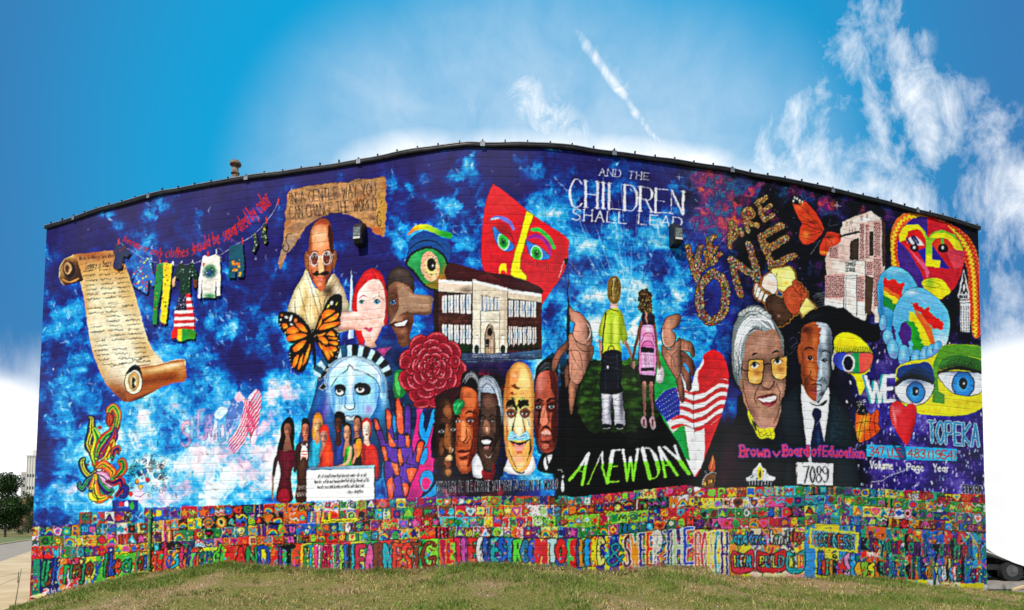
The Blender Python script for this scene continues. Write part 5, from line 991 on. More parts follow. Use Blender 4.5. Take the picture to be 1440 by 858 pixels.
# ---------------------------------------------------------------- paint: the children's panel
fr(780, 370, 5.046)
blk = fig('painted_dark_ground', 'dark grass and black foot of the children panel')
F(P(85, 700, 110, 690, 240, 690, 760, 688, 900, 1000, 1000, 1500, 700, 1650, 80, 1680), '0a0d0a'); 
fr(780, 530, 4.765)
F(P(80, 0, 740, 0, 750, 330, 932, 560, 932, 720, 560, 770, 95, 800), '090b0a')
fr(780, 370, 5.046)
gz = rough(P(240, 690, 770, 688, 770, 900, 740, 1100, 560, 1200, 240, 1200, 150, 1000), 5); F(gz, '16240e', tex=.3)
with clip(gz):
    for k in range(230):
        x = rng.uniform(150, 790); y = rng.uniform(690, 1200); d = abs(y-900)/300
        B(x, y, rng.uniform(10, 40), rng.uniform(6, 20), ['3a6a1c', '24481a', '4a7c24', '1a3410', '5a8a30'][rng.integers(5)], .6*(1-d*.7))
    for k in range(700):
        x = rng.uniform(150, 790); y = rng.uniform(690, 1190); F(L([(x, y), (x+rng.uniform(-5, 5), y-rng.uniform(6, 18))], 2, taper=(1, .2)), ['3f7a22', '5c9434', '152c0c', '2a5a18'][rng.integers(4)], a=max(.1, .6-abs(y-880)/500), tex=0)
F(rough(S(480, 690, 520, 684, 620, 688, 700, 690, 700, 720, 480, 720), 4), '4a9a2c', a=.6)
F(P(84, 690, 84, 330, 94, 300, 104, 330, 110, 700, 100, 1600, 84, 1600), '0c0a10')
F(L([(95, 60), (100, 120), (88, 200), (98, 260), (100, 340)], 10, taper=(.4, 1, 1, .8, 1)), '0e0c14')
# cupped hands
def shade_hand(m, cs):
    with clip(m):
        for c in cs: B(*c)
def skin(q, col='a8745c', w=1.6):
    m = S(*q); O(m, w, '140a08'); F(m, col)
    with clip(m): x, y = np.mean(q[::2]), np.mean(q[1::2]); B(x-np.ptp(q[::2])*.16, y, max(5, np.ptp(q[::2])*.2), np.ptp(q[1::2])*.4, np.clip(hexc(col)*1.28, 0, 1), .8); B(x+np.ptp(q[::2])*.4, y, max(4, np.ptp(q[::2])*.16), np.ptp(q[1::2])*.5, hexc(col)*.45, .8)
    return m
fr(775, 420, 4.77)
fig('painted_hand', 'big brown cupped hand left of the children')
skin([125, 540, 150, 560, 178, 580, 165, 640, 150, 700, 142, 765, 128, 768, 122, 700, 118, 620], '9a6850'); skin([92, 470, 118, 440, 125, 500, 118, 560, 100, 600, 90, 540], '6a4436')
skin([125, 260, 90, 300, 40, 350, 8, 410, 5, 470, 20, 490, 38, 450, 60, 390, 100, 350, 130, 330], '8a5a48')
skin([118, 250, 140, 235, 190, 300, 250, 310, 280, 320, 275, 380, 250, 440, 220, 510, 185, 570, 150, 558, 125, 520, 118, 420, 120, 340], 'b07c66')
skin([120, 50, 145, 80, 190, 95, 235, 140, 262, 190, 270, 250, 268, 300, 240, 312, 195, 300, 155, 260, 148, 215, 160, 165, 128, 140], 'b88470')
F(L([(232, 150), (258, 200), (256, 255), (225, 292)], 7, taper=(.3, 1, 1, .2)), 'f4e4dc')
for q in ([150, 255, 180, 320, 230, 355, 278, 335], [125, 350, 170, 345, 200, 400, 215, 530], [130, 330, 150, 400, 200, 480], [140, 430, 130, 520], [150, 270, 200, 305, 250, 300]): F(L(q, 4.5, taper=(.3, 1, .3)), '3a1c14')
F(E(108, 390, 9, 15, 10), '3a9ad8'); F(L([(108, 0), (118, 40), (112, 80), (126, 120)], 12, taper=(.6, 1, .4)), '0c0a0c')
# flag heart
hb = fig('painted_flag_heart', 'heart painted with green, white, red and a stars and stripes flag')
fr(780, 530, 4.765)
heart = S(690, -140, 760, -160, 830, -60, 900, -20, 985, -150, 1060, -175, 1120, -150, 1155, -60, 1165, 60, 1140, 200, 1090, 340, 1040, 440, 1000, 560, 945, 662, 925, 560, 860, 460, 760, 330, 690, 210, 675, 80, 665, -40)
heart = U(P(690, -85, 745, -95, 835, -60, 935, 60, 945, 662, 935, 668, 900, 600, 825, 430, 740, 310, 676, 190, 665, 40, 664, -40), S(930, 0, 985, -100, 1000, -150, 1050, -180, 1110, -160, 1150, -90, 1166, 20, 1148, 150, 1110, 270, 1060, 400, 1010, 530, 945, 668, 920, 560, 915, 200), P(664, -180, 700, -175, 760, -100, 720, 20, 668, 60))
F(heart, 'f0eeee')
with clip(heart):
    F(P(640, -200, 740, -180, 800, -60, 850, 200, 905, 560, 600, 400), '129a48'); F(S(985, -200, 1000, -100, 960, -20, 970, 100, 1000, 300, 1000, 560, 950, 680, 1300, 600, 1300, -200), 'cc2028')
    fl = S(670, 185, 700, 130, 740, 90, 800, 72, 850, 80, 900, 100, 930, 95, 1000, 80, 1060, 40, 1100, 15, 1160, 20, 1180, 100, 1140, 240, 1130, 250, 1060, 310, 1000, 340, 940, 390, 930, 350, 880, 330, 840, 330, 790, 370, 750, 300); F(fl, 'f2f0f2')
    with clip(fl):
        for k in range(5):
            o = 62*k-8; F(L([(790, 100+o), (850, 96+o*.95), (930, 118+o)], 24), 'cc2028'); F(L([(925, 118+o), (1000, 100+o*.97), (1060, 60+o*.95), (1110, 36+o*.92), (1180, 50+o*.85)], 26), 'cc2028')
            F(L([(790, 88+o), (850, 84+o*.95), (930, 106+o)], 2), '3a1010'); F(L([(925, 106+o), (1000, 88+o*.97), (1060, 48+o*.95), (1110, 22+o*.92), (1180, 36+o*.85)], 2), '3a1010')
        ca = P(660, 190, 700, 130, 740, 90, 812, 65, 835, 160, 838, 250, 790, 270, 745, 305); F(ca, '2a3a98')
        for r_ in range(6):
            for k in range(9): t = k/8; F(E(688+r_*13+t*(135-r_*6), 175+r_*24-t*(95-r_*9), 3.2), 'f4f4fa', tex=0)
    F(L([(932, 100), (930, 240), (936, 380)], 3), '5a2020')
fr(780, 370, 5.046)
fr(920, 430, 5.3625)
fig('painted_hand', 'big brown cupped hand right of the children')
skin([170, 530, 190, 520, 215, 590, 222, 660, 222, 715, 204, 720, 190, 660, 172, 590], '8a5a48'); skin([200, 430, 240, 450, 268, 520, 276, 600, 270, 636, 252, 636, 240, 580, 205, 510], '7a4e3e'); skin([195, 345, 245, 365, 285, 410, 303, 470, 295, 520, 278, 520, 262, 470, 230, 440, 196, 430], '6a4234'); skin([180, 250, 230, 262, 275, 275, 300, 330, 300, 375, 285, 382, 265, 345, 220, 335, 185, 330], '9a6a56')
skin([60, 300, 110, 330, 160, 280, 195, 260, 195, 350, 200, 470, 185, 530, 165, 548, 120, 480, 85, 420, 60, 360], 'a06e5a')
skin([85, 100, 130, 75, 180, 62, 195, 90, 185, 140, 150, 165, 128, 185, 160, 220, 150, 280, 110, 312, 75, 300, 55, 250, 58, 180], 'b07e68')
F(L([(66, 150), (60, 220), (72, 285), (100, 308)], 7, taper=(.2, 1, 1, .2)), 'f0dcd0')
for q in ([60, 320, 110, 335, 150, 310, 160, 240], [75, 340, 130, 380, 165, 470], [130, 470, 130, 380, 185, 330], [195, 350, 205, 380, 240, 345], [225, 270, 222, 320], [262, 285, 258, 325], [235, 370, 232, 420], [215, 440, 240, 500], [195, 590, 215, 585], [245, 540, 268, 530]): F(L(q, 4, taper=(.3, 1, .3)), '1c0e0a')
F(S(215, 435, 240, 440, 262, 480, 262, 505, 245, 490), '3a86c8')
# boy
by = fig('painted_boy', 'boy seen from behind in a lime shirt with a black shoulder bag')
fr(780, 530, 4.765)
for q in ([310, 55, 360, 50, 385, 60, 380, 150, 375, 250, 378, 320, 320, 322, 318, 200], [380, 60, 440, 48, 450, 130, 462, 220, 470, 320, 408, 330, 400, 240, 388, 150]):
    m = S(*q); F(m, 'c4c4ce'); 
    with clip(m):
        xs = np.mean(q[::2]); B(xs+20, 180, 14, 120, '5a5a68', .8); B(xs-14, 160, 14, 120, 'f4f4f8', .8)
        for k in range(14): y = rng.uniform(70, 315); F(L([(xs-30, y), (xs+rng.uniform(0, 30), y+rng.uniform(-20, 20))], 3, taper=(.2, 1, .2)), ['4a4a58', 'f8f8fc'][k % 2], a=.6)
for x in (346, 434): F(S(x-24, 318, x, 312, x+24, 318, x+26, 338, x, 350, x-24, 345), '20242c'); F(L([(x-22, 345), (x, 348), (x+22, 342)], 6), 'e8e8ec')
fr(780, 370, 5.046)
F(P(395, 275, 447, 275, 450, 330, 390, 330), 'e8c0b0'); 
sh = S(395, 320, 445, 322, 475, 345, 495, 420, 515, 530, 488, 570, 470, 545, 462, 560, 466, 690, 330, 690, 335, 540, 310, 510, 325, 420, 350, 355); F(sh, 'b4cc34')
with clip(sh): B(430, 480, 20, 120, 'e0f060', .9); B(360, 440, 20, 80, 'd4e84a', .8); B(470, 480, 16, 100, '6a8a1c', .6); B(400, 540, 10, 120, '8aa424', .8); B(330, 600, 16, 80, 'a8c030', .8); F(L([(392, 322), (420, 335), (447, 340)], 8), '101418'); F(L([(485, 572), (516, 534)], 7), '101418'); F(L([(308, 512), (330, 552)], 7), '101418')
F(L([(500, 560), (530, 620), (552, 690)], 24, taper=(1, .8, .6)), 'e0a898'); F(L([(322, 550), (328, 620), (335, 680)], 18), 'd8a090')
F(L([(362, 348), (350, 450), (340, 560), (334, 690)], 10), '0c0f14')
hd = S(372, 190, 378, 130, 400, 98, 425, 92, 450, 105, 468, 150, 468, 220, 455, 270, 425, 290, 395, 275, 378, 240); F(hd, '8a7234'); O(hd, 1.4, 'dcd8b0')
with clip(hd): strands([(420, 95), (400, 120), (382, 200), (400, 270)], [(420, 95), (450, 120), (465, 200), (440, 280)], 70, 3, ['c8b060', '4a3c18', 'a88c44', '2c2410'], .7); B(420, 110, 14, 14, 'e8dca8', .7)
bg = S(345, 640, 375, 620, 420, 615, 460, 625, 474, 660, 474, 760, 470, 850, 480, 905, 440, 925, 350, 925, 320, 900, 330, 760, 338, 680); F(bg, '12151e'); O(bg, 1, '000')
with clip(bg):
    for q in ([345, 655, 400, 670, 460, 650], [340, 690, 400, 705, 470, 690], [335, 760, 400, 740, 470, 760], [360, 640, 360, 900], [440, 640, 450, 900]): F(L(q, 3), '3a4254', a=.8)
F(L([(375, 615), (390, 590), (415, 592), (422, 614)], 6), '12151e'); F(E(376, 738, 8, 14), 'e8e8e8')
# girl
fig('painted_girl', 'girl seen from behind with curly hair and a pink backpack')
fr(780, 530, 4.765)
F(P(570, -20, 680, -20, 672, 48, 575, 48), '101014')
for q in ([(598, 40), (598, 120), (600, 200), (602, 270)], [(645, 45), (645, 130), (655, 200), (655, 270)]): m = L(q, 22, taper=(1.2, 1, .8, .6)); F(m, 'a8705c', to='c89080', ang=0)
for x in (598, 655): F(S(x-22, 285, x-8, 262, x+12, 275, x+20, 330, x, 352 if x > 600 else 338, x-14, 320), 'e0b8c0'); F(S(x-6, 285, x+6, 285, x+4, 325, x-6, 320), '7a4a40')
fr(780, 370, 5.046)
F(S(625, 350, 680, 350, 710, 400, 720, 600, 715, 760, 600, 780, 595, 600, 610, 420), '3a2a38')
F(L([(612, 420), (590, 520), (565, 620), (550, 710)], 22, taper=(1, .9, .8, .7)), '8a5444'); F(L([(705, 440), (718, 540), (730, 640), (740, 720)], 20, taper=(1, .8, .8, .7)), '9a5c4a'); F(E(548, 715, 11, 20, 10), '9a6450'); F(E(560, 712, 9, 18), 'e8b0a0'); F(S(548, 725, 570, 728, 558, 752), 'dca090')
F(L([(612, 700), (603, 640)], 16), '141418')
hh = rough(S(595, 330, 590, 270, 600, 210, 625, 182, 650, 178, 680, 195, 692, 250, 695, 310, 685, 350, 650, 362, 615, 358), 4); F(hh, '3a2a1c')
with clip(hh):
    for k in range(170): x = rng.uniform(588, 698); y = rng.uniform(178, 360); curl(x, y, rng.uniform(3, 8), ['c89040', '1a1008', '8a5c2c', 'e8b868', '5a3418'][rng.integers(5)], 2.5, .7, rng.uniform(0, 6))
F(L([(648, 355), (648, 440)], 14), 'b07868'); F(L([(625, 380), (640, 430)], 26), '252834'); F(L([(690, 380), (672, 430)], 26), '252834')
bp = S(620, 450, 640, 438, 680, 440, 700, 460, 712, 560, 718, 680, 712, 780, 690, 795, 615, 785, 600, 770, 598, 640, 605, 540); F(bp, 'e888b4'); O(bp, 1.4, '2a0c1c')
with clip(bp):
    B(660, 465, 30, 26, 'fbe0ec', .8); B(640, 530, 30, 20, 'f4a8cc', .8); F(L([(612, 560), (640, 500), (690, 500), (705, 560)], 4), '8a2a5a'); F(S(618, 575, 640, 548, 680, 550, 705, 590, 705, 620, 612, 610), 'e06aa4'); F(P(612, 592, 705, 600, 705, 636, 610, 632), '0c0c12'); F(P(612, 740, 705, 736, 706, 765, 612, 765), '0c0c12')
    F(P(618, 636, 698, 636, 698, 738, 616, 740), 'c898bc'); 
    for k in range(12): x = rng.uniform(620, 690); F(L([(x, 640), (x+8, 735)], 4), ['e8c0d8', '9a5a8a', 'f4dce8'][k % 3], a=.5)
F(L([(612, 640), (614, 600), (640, 556), (680, 556), (702, 590)], 4), '101014'); F(E(685, 720, 5, 9), 'f0e8f0')
F(S(728, 755, 750, 730, 770, 750, 772, 820, 745, 850, 722, 830), 'e4e0e4'); F(L([(735, 790), (755, 770), (750, 820)], 3), '8a8088'); F(S(730, 705, 748, 700, 752, 740, 738, 755), '9a5c4a')
# lettering of the panel
fr(780, 220, 4.292)
fig('painted_lettering', 'white serif lettering about the children above the boy and girl')
WH = 'eef0fa'
text('AND THE', (272, 68), (572, 100), (568, 142), (270, 112), 4.2, WH, thick=5, serif=5, gap=.45)
text('CHILDREN', (92, 136), (776, 212), (772, 348), (92, 298), 5.5, WH, thick=16, serif=13, gap=.32)
text('SHALL LEAD', (108, 312), (765, 368), (762, 424), (106, 382), 5.6, WH, thick=8, serif=5, gap=.42)
fr(780, 530, 4.765)
fig('painted_lettering', 'slanted A NEW DAY lettering fading from white to green')
def newday(ch, q, w, th):
    def e(m, j, c):
        F(m, '74c82c')
        top = P(0, 0, 1200, -60, 1200, 555, 700, 560, 400, 575, 0, 610)
        F(AND(m, top), 'f4f6f0')
    text(ch, *q, w, 'fff', thick=th, serif=9, each=e)
newday('A', [(205, 512), (250, 508), (185, 720), (100, 690)], 7, 22)
newday('N', [(318, 502), (385, 496), (350, 708), (222, 716)], 7, 20)
newday('E', [(392, 494), (440, 490), (428, 700), (352, 706)], 8, 22)
newday('W', [(458, 488), (556, 484), (548, 688), (462, 696)], 8, 16)
newday('D', [(588, 480), (655, 478), (706, 668), (636, 678)], 8, 26)
newday('A', [(676, 474), (722, 470), (820, 655), (740, 668)], 8, 22)
newday('Y', [(735, 470), (806, 462), (926, 640), (870, 652)], 8, 26)
fig('painted_emblem', 'small painted torch of flame over an arch of beads')
F(S(1030, 600, 1045, 560, 1055, 520, 1070, 560, 1075, 610, 1060, 635, 1040, 630), 'a84a2a'); F(L([(1045, 610), (1055, 570), (1058, 540)], 6), 'e8904a')
F(S(992, 738, 995, 690, 1015, 660, 1050, 650, 1090, 660, 1120, 690, 1128, 740), '6a4420'); 
for k in range(9): F(E(1005+k*14, 715-20*math.sin(k/8*3.14), 7, 12), ['d89a3a', '3a2010', 'c8742a'][k % 3])
for k in range(18): a = math.pi*k/17; F(E(1060-68*math.cos(a), 715-75*math.sin(a), 4.5), 'c8c4c0')
fig('painted_feather', 'small white feather painted on the black strip')
F(S(50, 770, 40, 740, 45, 700, 55, 690, 62, 720, 60, 760), 'd8dcd8'); F(S(48, 668, 56, 655, 62, 668, 56, 680), 'e8ece8'); F(L([(20, 625), (40, 622), (55, 640)], 4), 'c8ccc8')
# ---------------------------------------------------------------- paint: right third
fr(960, 230, 4.288)
MOS = ['c8342c', 'e8a83a', '3a8a4a', 'e8d8a0', '2a4a9a', 'e0702a', 'c85a9a', '5aa8a0', 'f0e0c8', '7a2a1c', 'd8c040', '8a6a3a']
def mosaic(m, n, warm=0):
    F(m, '4a3020')
    ys, xs = np.nonzero(m.m)
    o = FR[:]
    FR[:] = [0, 0, 1]
    with clip(m):
        for k in range(n):
            j = rng.integers(len(ys)); x = (m.c+xs[j])/PS+X0; y = (m.a+ys[j])/PS+Y0
            cl = MOS[rng.integers(len(MOS))] if rng.random() > warm else ['e8a83a', 'c87a3a', 'e8c878', 'b04a2a'][rng.integers(4)]
            F(E(x, y, rng.uniform(.5, .9), rng.uniform(.7, 1.5), rng.uniform(-20, 20)), hexc(cl)*rng.uniform(.5, .95), tex=0)
    FR[:] = o
fig('painted_lettering', 'large mosaic lettering We Are One built from tiny coloured dabs')
lg_ = CUR[0]
def ltr(segs_, w, warm):
    fig('letter', None, parent=lg_)
    m = rough(U(*[L(q, w*.97, s=len(q) > 4) for q in segs_]), 2); O(m, 2, '1a0c18'); mosaic(m, int(m.m.sum()/4.2), warm)
ltr([[(30, 500), (60, 640), (90, 700)], [(90, 700), (85, 560), (110, 500)], [(85, 560), (120, 640), (150, 600), (140, 540)]], 34, 0)
ltr([[(160, 450), (170, 600)], [(165, 460), (190, 440)], [(168, 540), (205, 510)], [(172, 605), (225, 545)]], 32, .2)
ltr([[(285, 505), (290, 360), (360, 430)], [(290, 470), (345, 400)]], 30, .5)
ltr([[(395, 405), (365, 300), (400, 275), (425, 310), (385, 350), (455, 375)]], 30, .6)
ltr([[(500, 205), (450, 235), (490, 340), (540, 310)], [(470, 290), (525, 255)]], 30, .5)
ltr([[(180, 660), (115, 730), (100, 820), (120, 910), (180, 950), (240, 900), (260, 800), (240, 700), (180, 660)]], 52, 0)
ltr([[(350, 790), (320, 700), (300, 590), (300, 585), (460, 700)], [(460, 700), (430, 600), (400, 485)]], 42, 0)
ltr([[(590, 375), (470, 440), (540, 620), (670, 555)], [(510, 520), (625, 450)]], 44, .4)
# orange smears round the lettering
CUR[0] = 0
for k in range(170):
    x, y = rng.normal(250, 60), rng.uniform(60, 420); F(L([(x, y), (x+rng.uniform(-6, 6), y+rng.uniform(6, 22))], rng.uniform(3, 9), taper=(.3, 1, .3)), ['d8643a', '9a3a7a', 'c8503a', '1c7a8a', '6a2a6a', 'e8844a'][rng.integers(6)], a=.55, tex=0)
# red moth
mo = fig('painted_moth', 'red orange butterfly with a grey body on black')
w1 = S(650, 215, 655, 195, 680, 190, 730, 220, 770, 260, 810, 310, 840, 360, 850, 400, 830, 405, 760, 390, 720, 360, 690, 310, 670, 260)
w2 = S(720, 362, 780, 385, 840, 405, 830, 430, 790, 470, 745, 488, 715, 470, 702, 430)
w3 = S(855, 415, 930, 420, 975, 450, 1000, 490, 1005, 530, 975, 548, 930, 535, 900, 548, 860, 553, 825, 540, 830, 480)
for w in (w1, w2, w3):
    F(w, 'c83a1c'); O(w, 1.2, '101014')
    with clip(w):
        xs = (w.c+w.d)/2/PS+X0; o = FR[:]
        for k in range(6): pass
B_ = B
with clip(U(w1, w2, w3)):
    for x, y, a, b, c in [(700, 260, 30, 20, 'f0703a'), (740, 320, 30, 20, 'e85a24'), (740, 430, 30, 30, 'f08a3a'), (900, 470, 40, 30, 'f0603a'), (860, 535, 40, 10, 'f0b040'), (790, 350, 30, 10, '8a2a14'), (930, 535, 20, 10, 'f0903a'), (880, 440, 30, 10, '5a1c10')]: B(x, y, a, b, c, .8)
    for q in ([690, 240, 760, 300, 845, 400], [700, 310, 770, 350, 840, 400], [720, 360, 780, 385, 840, 402], [705, 430, 770, 430, 835, 410], [860, 420, 900, 480, 930, 540], [855, 430, 865, 490, 860, 550], [870, 420, 940, 450, 1000, 500]): F(L(q, 3, taper=(.3, 1, .4)), '2a0c08')
    F(S(650, 215, 655, 192, 690, 190, 730, 225, 720, 245, 665, 240), '1a1c28'); F(S(930, 545, 960, 500, 1005, 490, 1010, 545, 980, 555), '101420')
for x, y in [(675, 205), (690, 212), (705, 222), (722, 230), (668, 225), (960, 530), (975, 515), (990, 525), (985, 540), (965, 500)]: F(E(x, y, 6, 8), 'e8ecf4')
for x, y in [(708, 235), (725, 242)]: F(E(x, y, 9, 5), 'e87a3a')
F(L([(885, 370), (850, 430), (810, 500), (765, 548)], 20, taper=(.3, 1, .8, .1)), '16181e'); F(L([(830, 460), (770, 545)], 3), '6a7078'); F(L([(880, 372), (890, 330)], 2), '505868'); F(L([(885, 375), (940, 365)], 2), '505868')
# linked fists
fs = fig('painted_fists', 'ring of clasped fists in different skin colours')
OUT = 'e08a24'
fr(1050, 360, 7.15)
hs = [(P(600, 415, 700, 515, 640, 545, 570, 625, 525, 545), 'f0d878'), (S(245, 145, 290, 120, 380, 112, 430, 105, 470, 150, 490, 230, 470, 260, 400, 350, 330, 335, 305, 300, 300, 230), 'f2de78'), (S(150, 285, 175, 210, 240, 170, 290, 210, 308, 290, 300, 350, 265, 385, 220, 350, 170, 330), 'f4d0bc'),
      (S(190, 440, 265, 385, 340, 410, 380, 450, 440, 540, 455, 600, 400, 650, 320, 700, 260, 640, 210, 540), '4a3020'), (S(365, 420, 385, 350, 440, 300, 500, 280, 540, 380, 545, 460, 520, 560, 470, 590, 420, 540), 'b04a28')]
fing = [(L([(98, 290), (88, 380)], 34, s=False), 'f0c4b0'), (L([(120, 330), (105, 400)], 34, s=False), 'f4d0bc'), (L([(155, 365), (130, 430)], 36, s=False), 'f0c8b4'), (L([(195, 400), (180, 445)], 36, s=False), 'e8bca8'), (L([(480, 265), (505, 300)], 44, s=False), 'a84424'), (L([(530, 300), (520, 345)], 44, s=False), 'b04a28'), (L([(560, 340), (545, 380)], 44, s=False), 'a84424'), (L([(590, 385), (560, 430)], 44, s=False), 'b85430'),
        (L([(330, 650), (350, 690)], 28, s=False), '3a2418'), (L([(365, 640), (380, 670)], 28, s=False), '4a3020'), (L([(400, 610), (415, 650)], 28, s=False), '3a2418'), (L([(430, 580), (445, 610)], 28, s=False), '4a3020')]
allh = U(*[h[0] for h in hs+fing]); O(allh, 4, OUT); O(allh, 1.6, '5a1c08')
for m, c in hs[:2]+fing+hs[2:]: F(m, c); O(m, 1.4, '2a0c08')
with clip(allh): B(390, 210, 60, 70, 'fdf2a0', .9); B(390, 270, 26, 16, 'd8a020', .7); B(250, 220, 40, 40, 'fcebe0', .8); B(430, 400, 34, 70, 'c86038', .8); B(300, 500, 60, 60, '5a4030', .7); B(320, 600, 16, 12, 'a08070', .8)
F(P(308, 350, 362, 372, 350, 410, 305, 392), '2a4a7a'); O(P(308, 350, 362, 372, 350, 410, 305, 392), 2, OUT)
for q in ([165, 325, 190, 345], [200, 365, 225, 372], [255, 420, 240, 500, 270, 580], [460, 310, 540, 400], [300, 170, 300, 200]): F(L(q, 6), '1c0a06')
fr(960, 230, 4.288)
for k in range(11): F(L([(790+k*12, 800+k*2), (810+k*10, 770+abs(k-5)*3), (850+k*10, 860+k*4)], 2), '8a9098', a=.6)
for k in range(6): F(L([(785, 800+k*14), (880, 775+k*16), (950, 830+k*14)], 2), '8a9098', a=.6)
# pink brick school
fr(1180, 270, 4.291)
ps = fig('painted_school', 'pale painted schoolhouse with dotted pink brick towers')
F(P(20, 180, 95, 145, 195, 112, 210, 128, 275, 190, 275, 440, 240, 790, 215, 790, 215, 740, 180, 700, 155, 778, 95, 750, 60, 720, -80, 690, -70, 560, -85, 400, -60, 350, 10, 300), 'e8c8bc')
F(P(255, 155, 275, 190, 280, 440, 260, 450), '5a3a34'); F(P(30, 200, 95, 160, 195, 128, 255, 158, 120, 190, 30, 262), 'f0e0d8')
F(P(8, 215, 30, 200, 130, 180, 128, 235, 30, 262, 5, 250), 'ecd4c8')
for x, y in ((45, 192), (72, 184), (135, 158), (168, 146)): F(SUB(E(x, y, 7, 11), E(x, y, 4, 8)), '9a6a60')
for x in (58, 75, 92): F(P(x, 215, x+7, 212, x+7, 245, x, 248), 'c09a90')
F(P(0, 262, 125, 232, 125, 245, 0, 275), '4a3028'); F(P(68, 295, 118, 275, 118, 410, 62, 410), '4c3a30'); F(P(183, 235, 207, 235, 205, 385, 183, 385), '4c3a30')
F(P(-40, 415, 155, 415, 155, 500, 35, 498, -40, 480), 'eedcd0'); F(P(35, 500, 105, 500, 105, 745, 62, 715, 35, 700), 'f0e4dc'); F(P(-85, 640, 30, 660, 30, 705, -90, 680), 'f2e8e0'); F(P(105, 660, 155, 668, 155, 778, 105, 750), 'f0e8e0'); F(P(215, 690, 238, 700, 238, 790, 215, 790), 'f0e8e0')
F(P(157, 500, 205, 520, 205, 580, 190, 740, 157, 730), '5a4436')
for q in ([28, 500, 28, 700], [40, 505, 40, 700], [40, 505, 102, 505], [40, 520, 102, 520], [105, 500, 105, 745], [157, 415, 157, 740], [155, 500, 210, 520], [145, 190, 145, 410], [0, 415, 155, 415]): F(L(q, 3.5, s=False), '1c1210')
for (x0, x1, ya, yb) in ((122, 150, 190, 410), (155, 182, 195, 400), (208, 252, 180, 400), (-85, 28, 500, 640), (108, 152, 510, 660), (205, 255, 400, 690), (160, 205, 420, 500), (-62, -5, 330, 400)):
    m_ = P(x0, ya, x1, ya-6, x1, yb, x0, yb)
    F(m_, 'd8a09a', a=.9)
    y = ya+6; r_ = 0
    while y < yb-6:
        x = x0+3+(r_ % 2)*5
        while x < x1-7: F(P(x, y, x+7, y-1, x+7, y+6, x, y+7), '6a1c20' if rng.random() > .12 else 'b87870', tex=0); x += 12
        y += 11; r_ += 1
for k, s_ in enumerate(('SUMNER', 'SCHOOL')): text(s_, (38, 422+k*34), (98, 422+k*34), (98, 446+k*34), (38, 446+k*34), 3, '5a5450')
F(S(-90, 690, 0, 700, 30, 698, 100, 752, 158, 782, 215, 800, 240, 800, 238, 900, 100, 880, -100, 800), '07080c')
# round mask face
fr(1230, 290, 4.2875)
ff = fig('painted_mask_face', 'cubist mask face of red, purple, yellow and orange with zigzag hair')
hair = S(95, 180, 110, 110, 150, 60, 190, 40, 250, 45, 320, 60, 420, 90, 500, 130, 560, 180, 600, 240, 625, 320, 635, 420, 640, 560, 640, 700, 635, 780, 600, 790, 580, 720, 560, 560, 560, 400, 500, 250, 380, 120, 250, 90, 180, 130, 140, 200, 140, 300, 150, 365, 105, 365, 98, 280)
F(hair, 'f0702a')
with clip(hair):
    def zig(pts, amp, w, c):
        p = smooth(pts, False, 10); d = np.r_[0, np.cumsum(np.hypot(*np.diff(p, axis=0).T))]; n = int(d[-1]/13)
        q = []
        for k in range(n+1):
            u = d[-1]*k/n; x = np.interp(u, d, p[:, 0]); y = np.interp(u, d, p[:, 1]); x2 = np.interp(u+4, d, p[:, 0])-x; y2 = np.interp(u+4, d, p[:, 1])-y; l = math.hypot(x2, y2)+1e-6
            s_ = amp*(1 if k % 2 else -1); q.append((x-y2/l*s_, y+x2/l*s_))
        F(L(q, w, s=False), c)
    zig([(120, 365), (105, 260), (125, 150), (180, 75), (260, 60)], 10, 9, 'f6d82a'); zig([(140, 340), (125, 250), (150, 160), (200, 100)], 7, 8, 'c8281c')
    zig([(380, 100), (480, 150), (560, 260), (590, 400), (600, 600), (605, 780)], 11, 10, 'f6d82a'); zig([(400, 90), (500, 140), (590, 250), (620, 400), (630, 600), (630, 780)], 9, 9, 'c8281c'); zig([(400, 130), (480, 190), (545, 300), (575, 450), (585, 700)], 9, 9, 'd8301c')
    F(L([(450, 110), (560, 220), (600, 340), (625, 500), (635, 700)], 3), '7a1c0c')
face = S(135, 230, 150, 160, 200, 95, 280, 62, 370, 75, 450, 130, 510, 200, 540, 280, 535, 350, 515, 420, 480, 490, 430, 540, 390, 562, 330, 545, 300, 500, 230, 470, 160, 380, 138, 300)
F(face, 'c8202c')
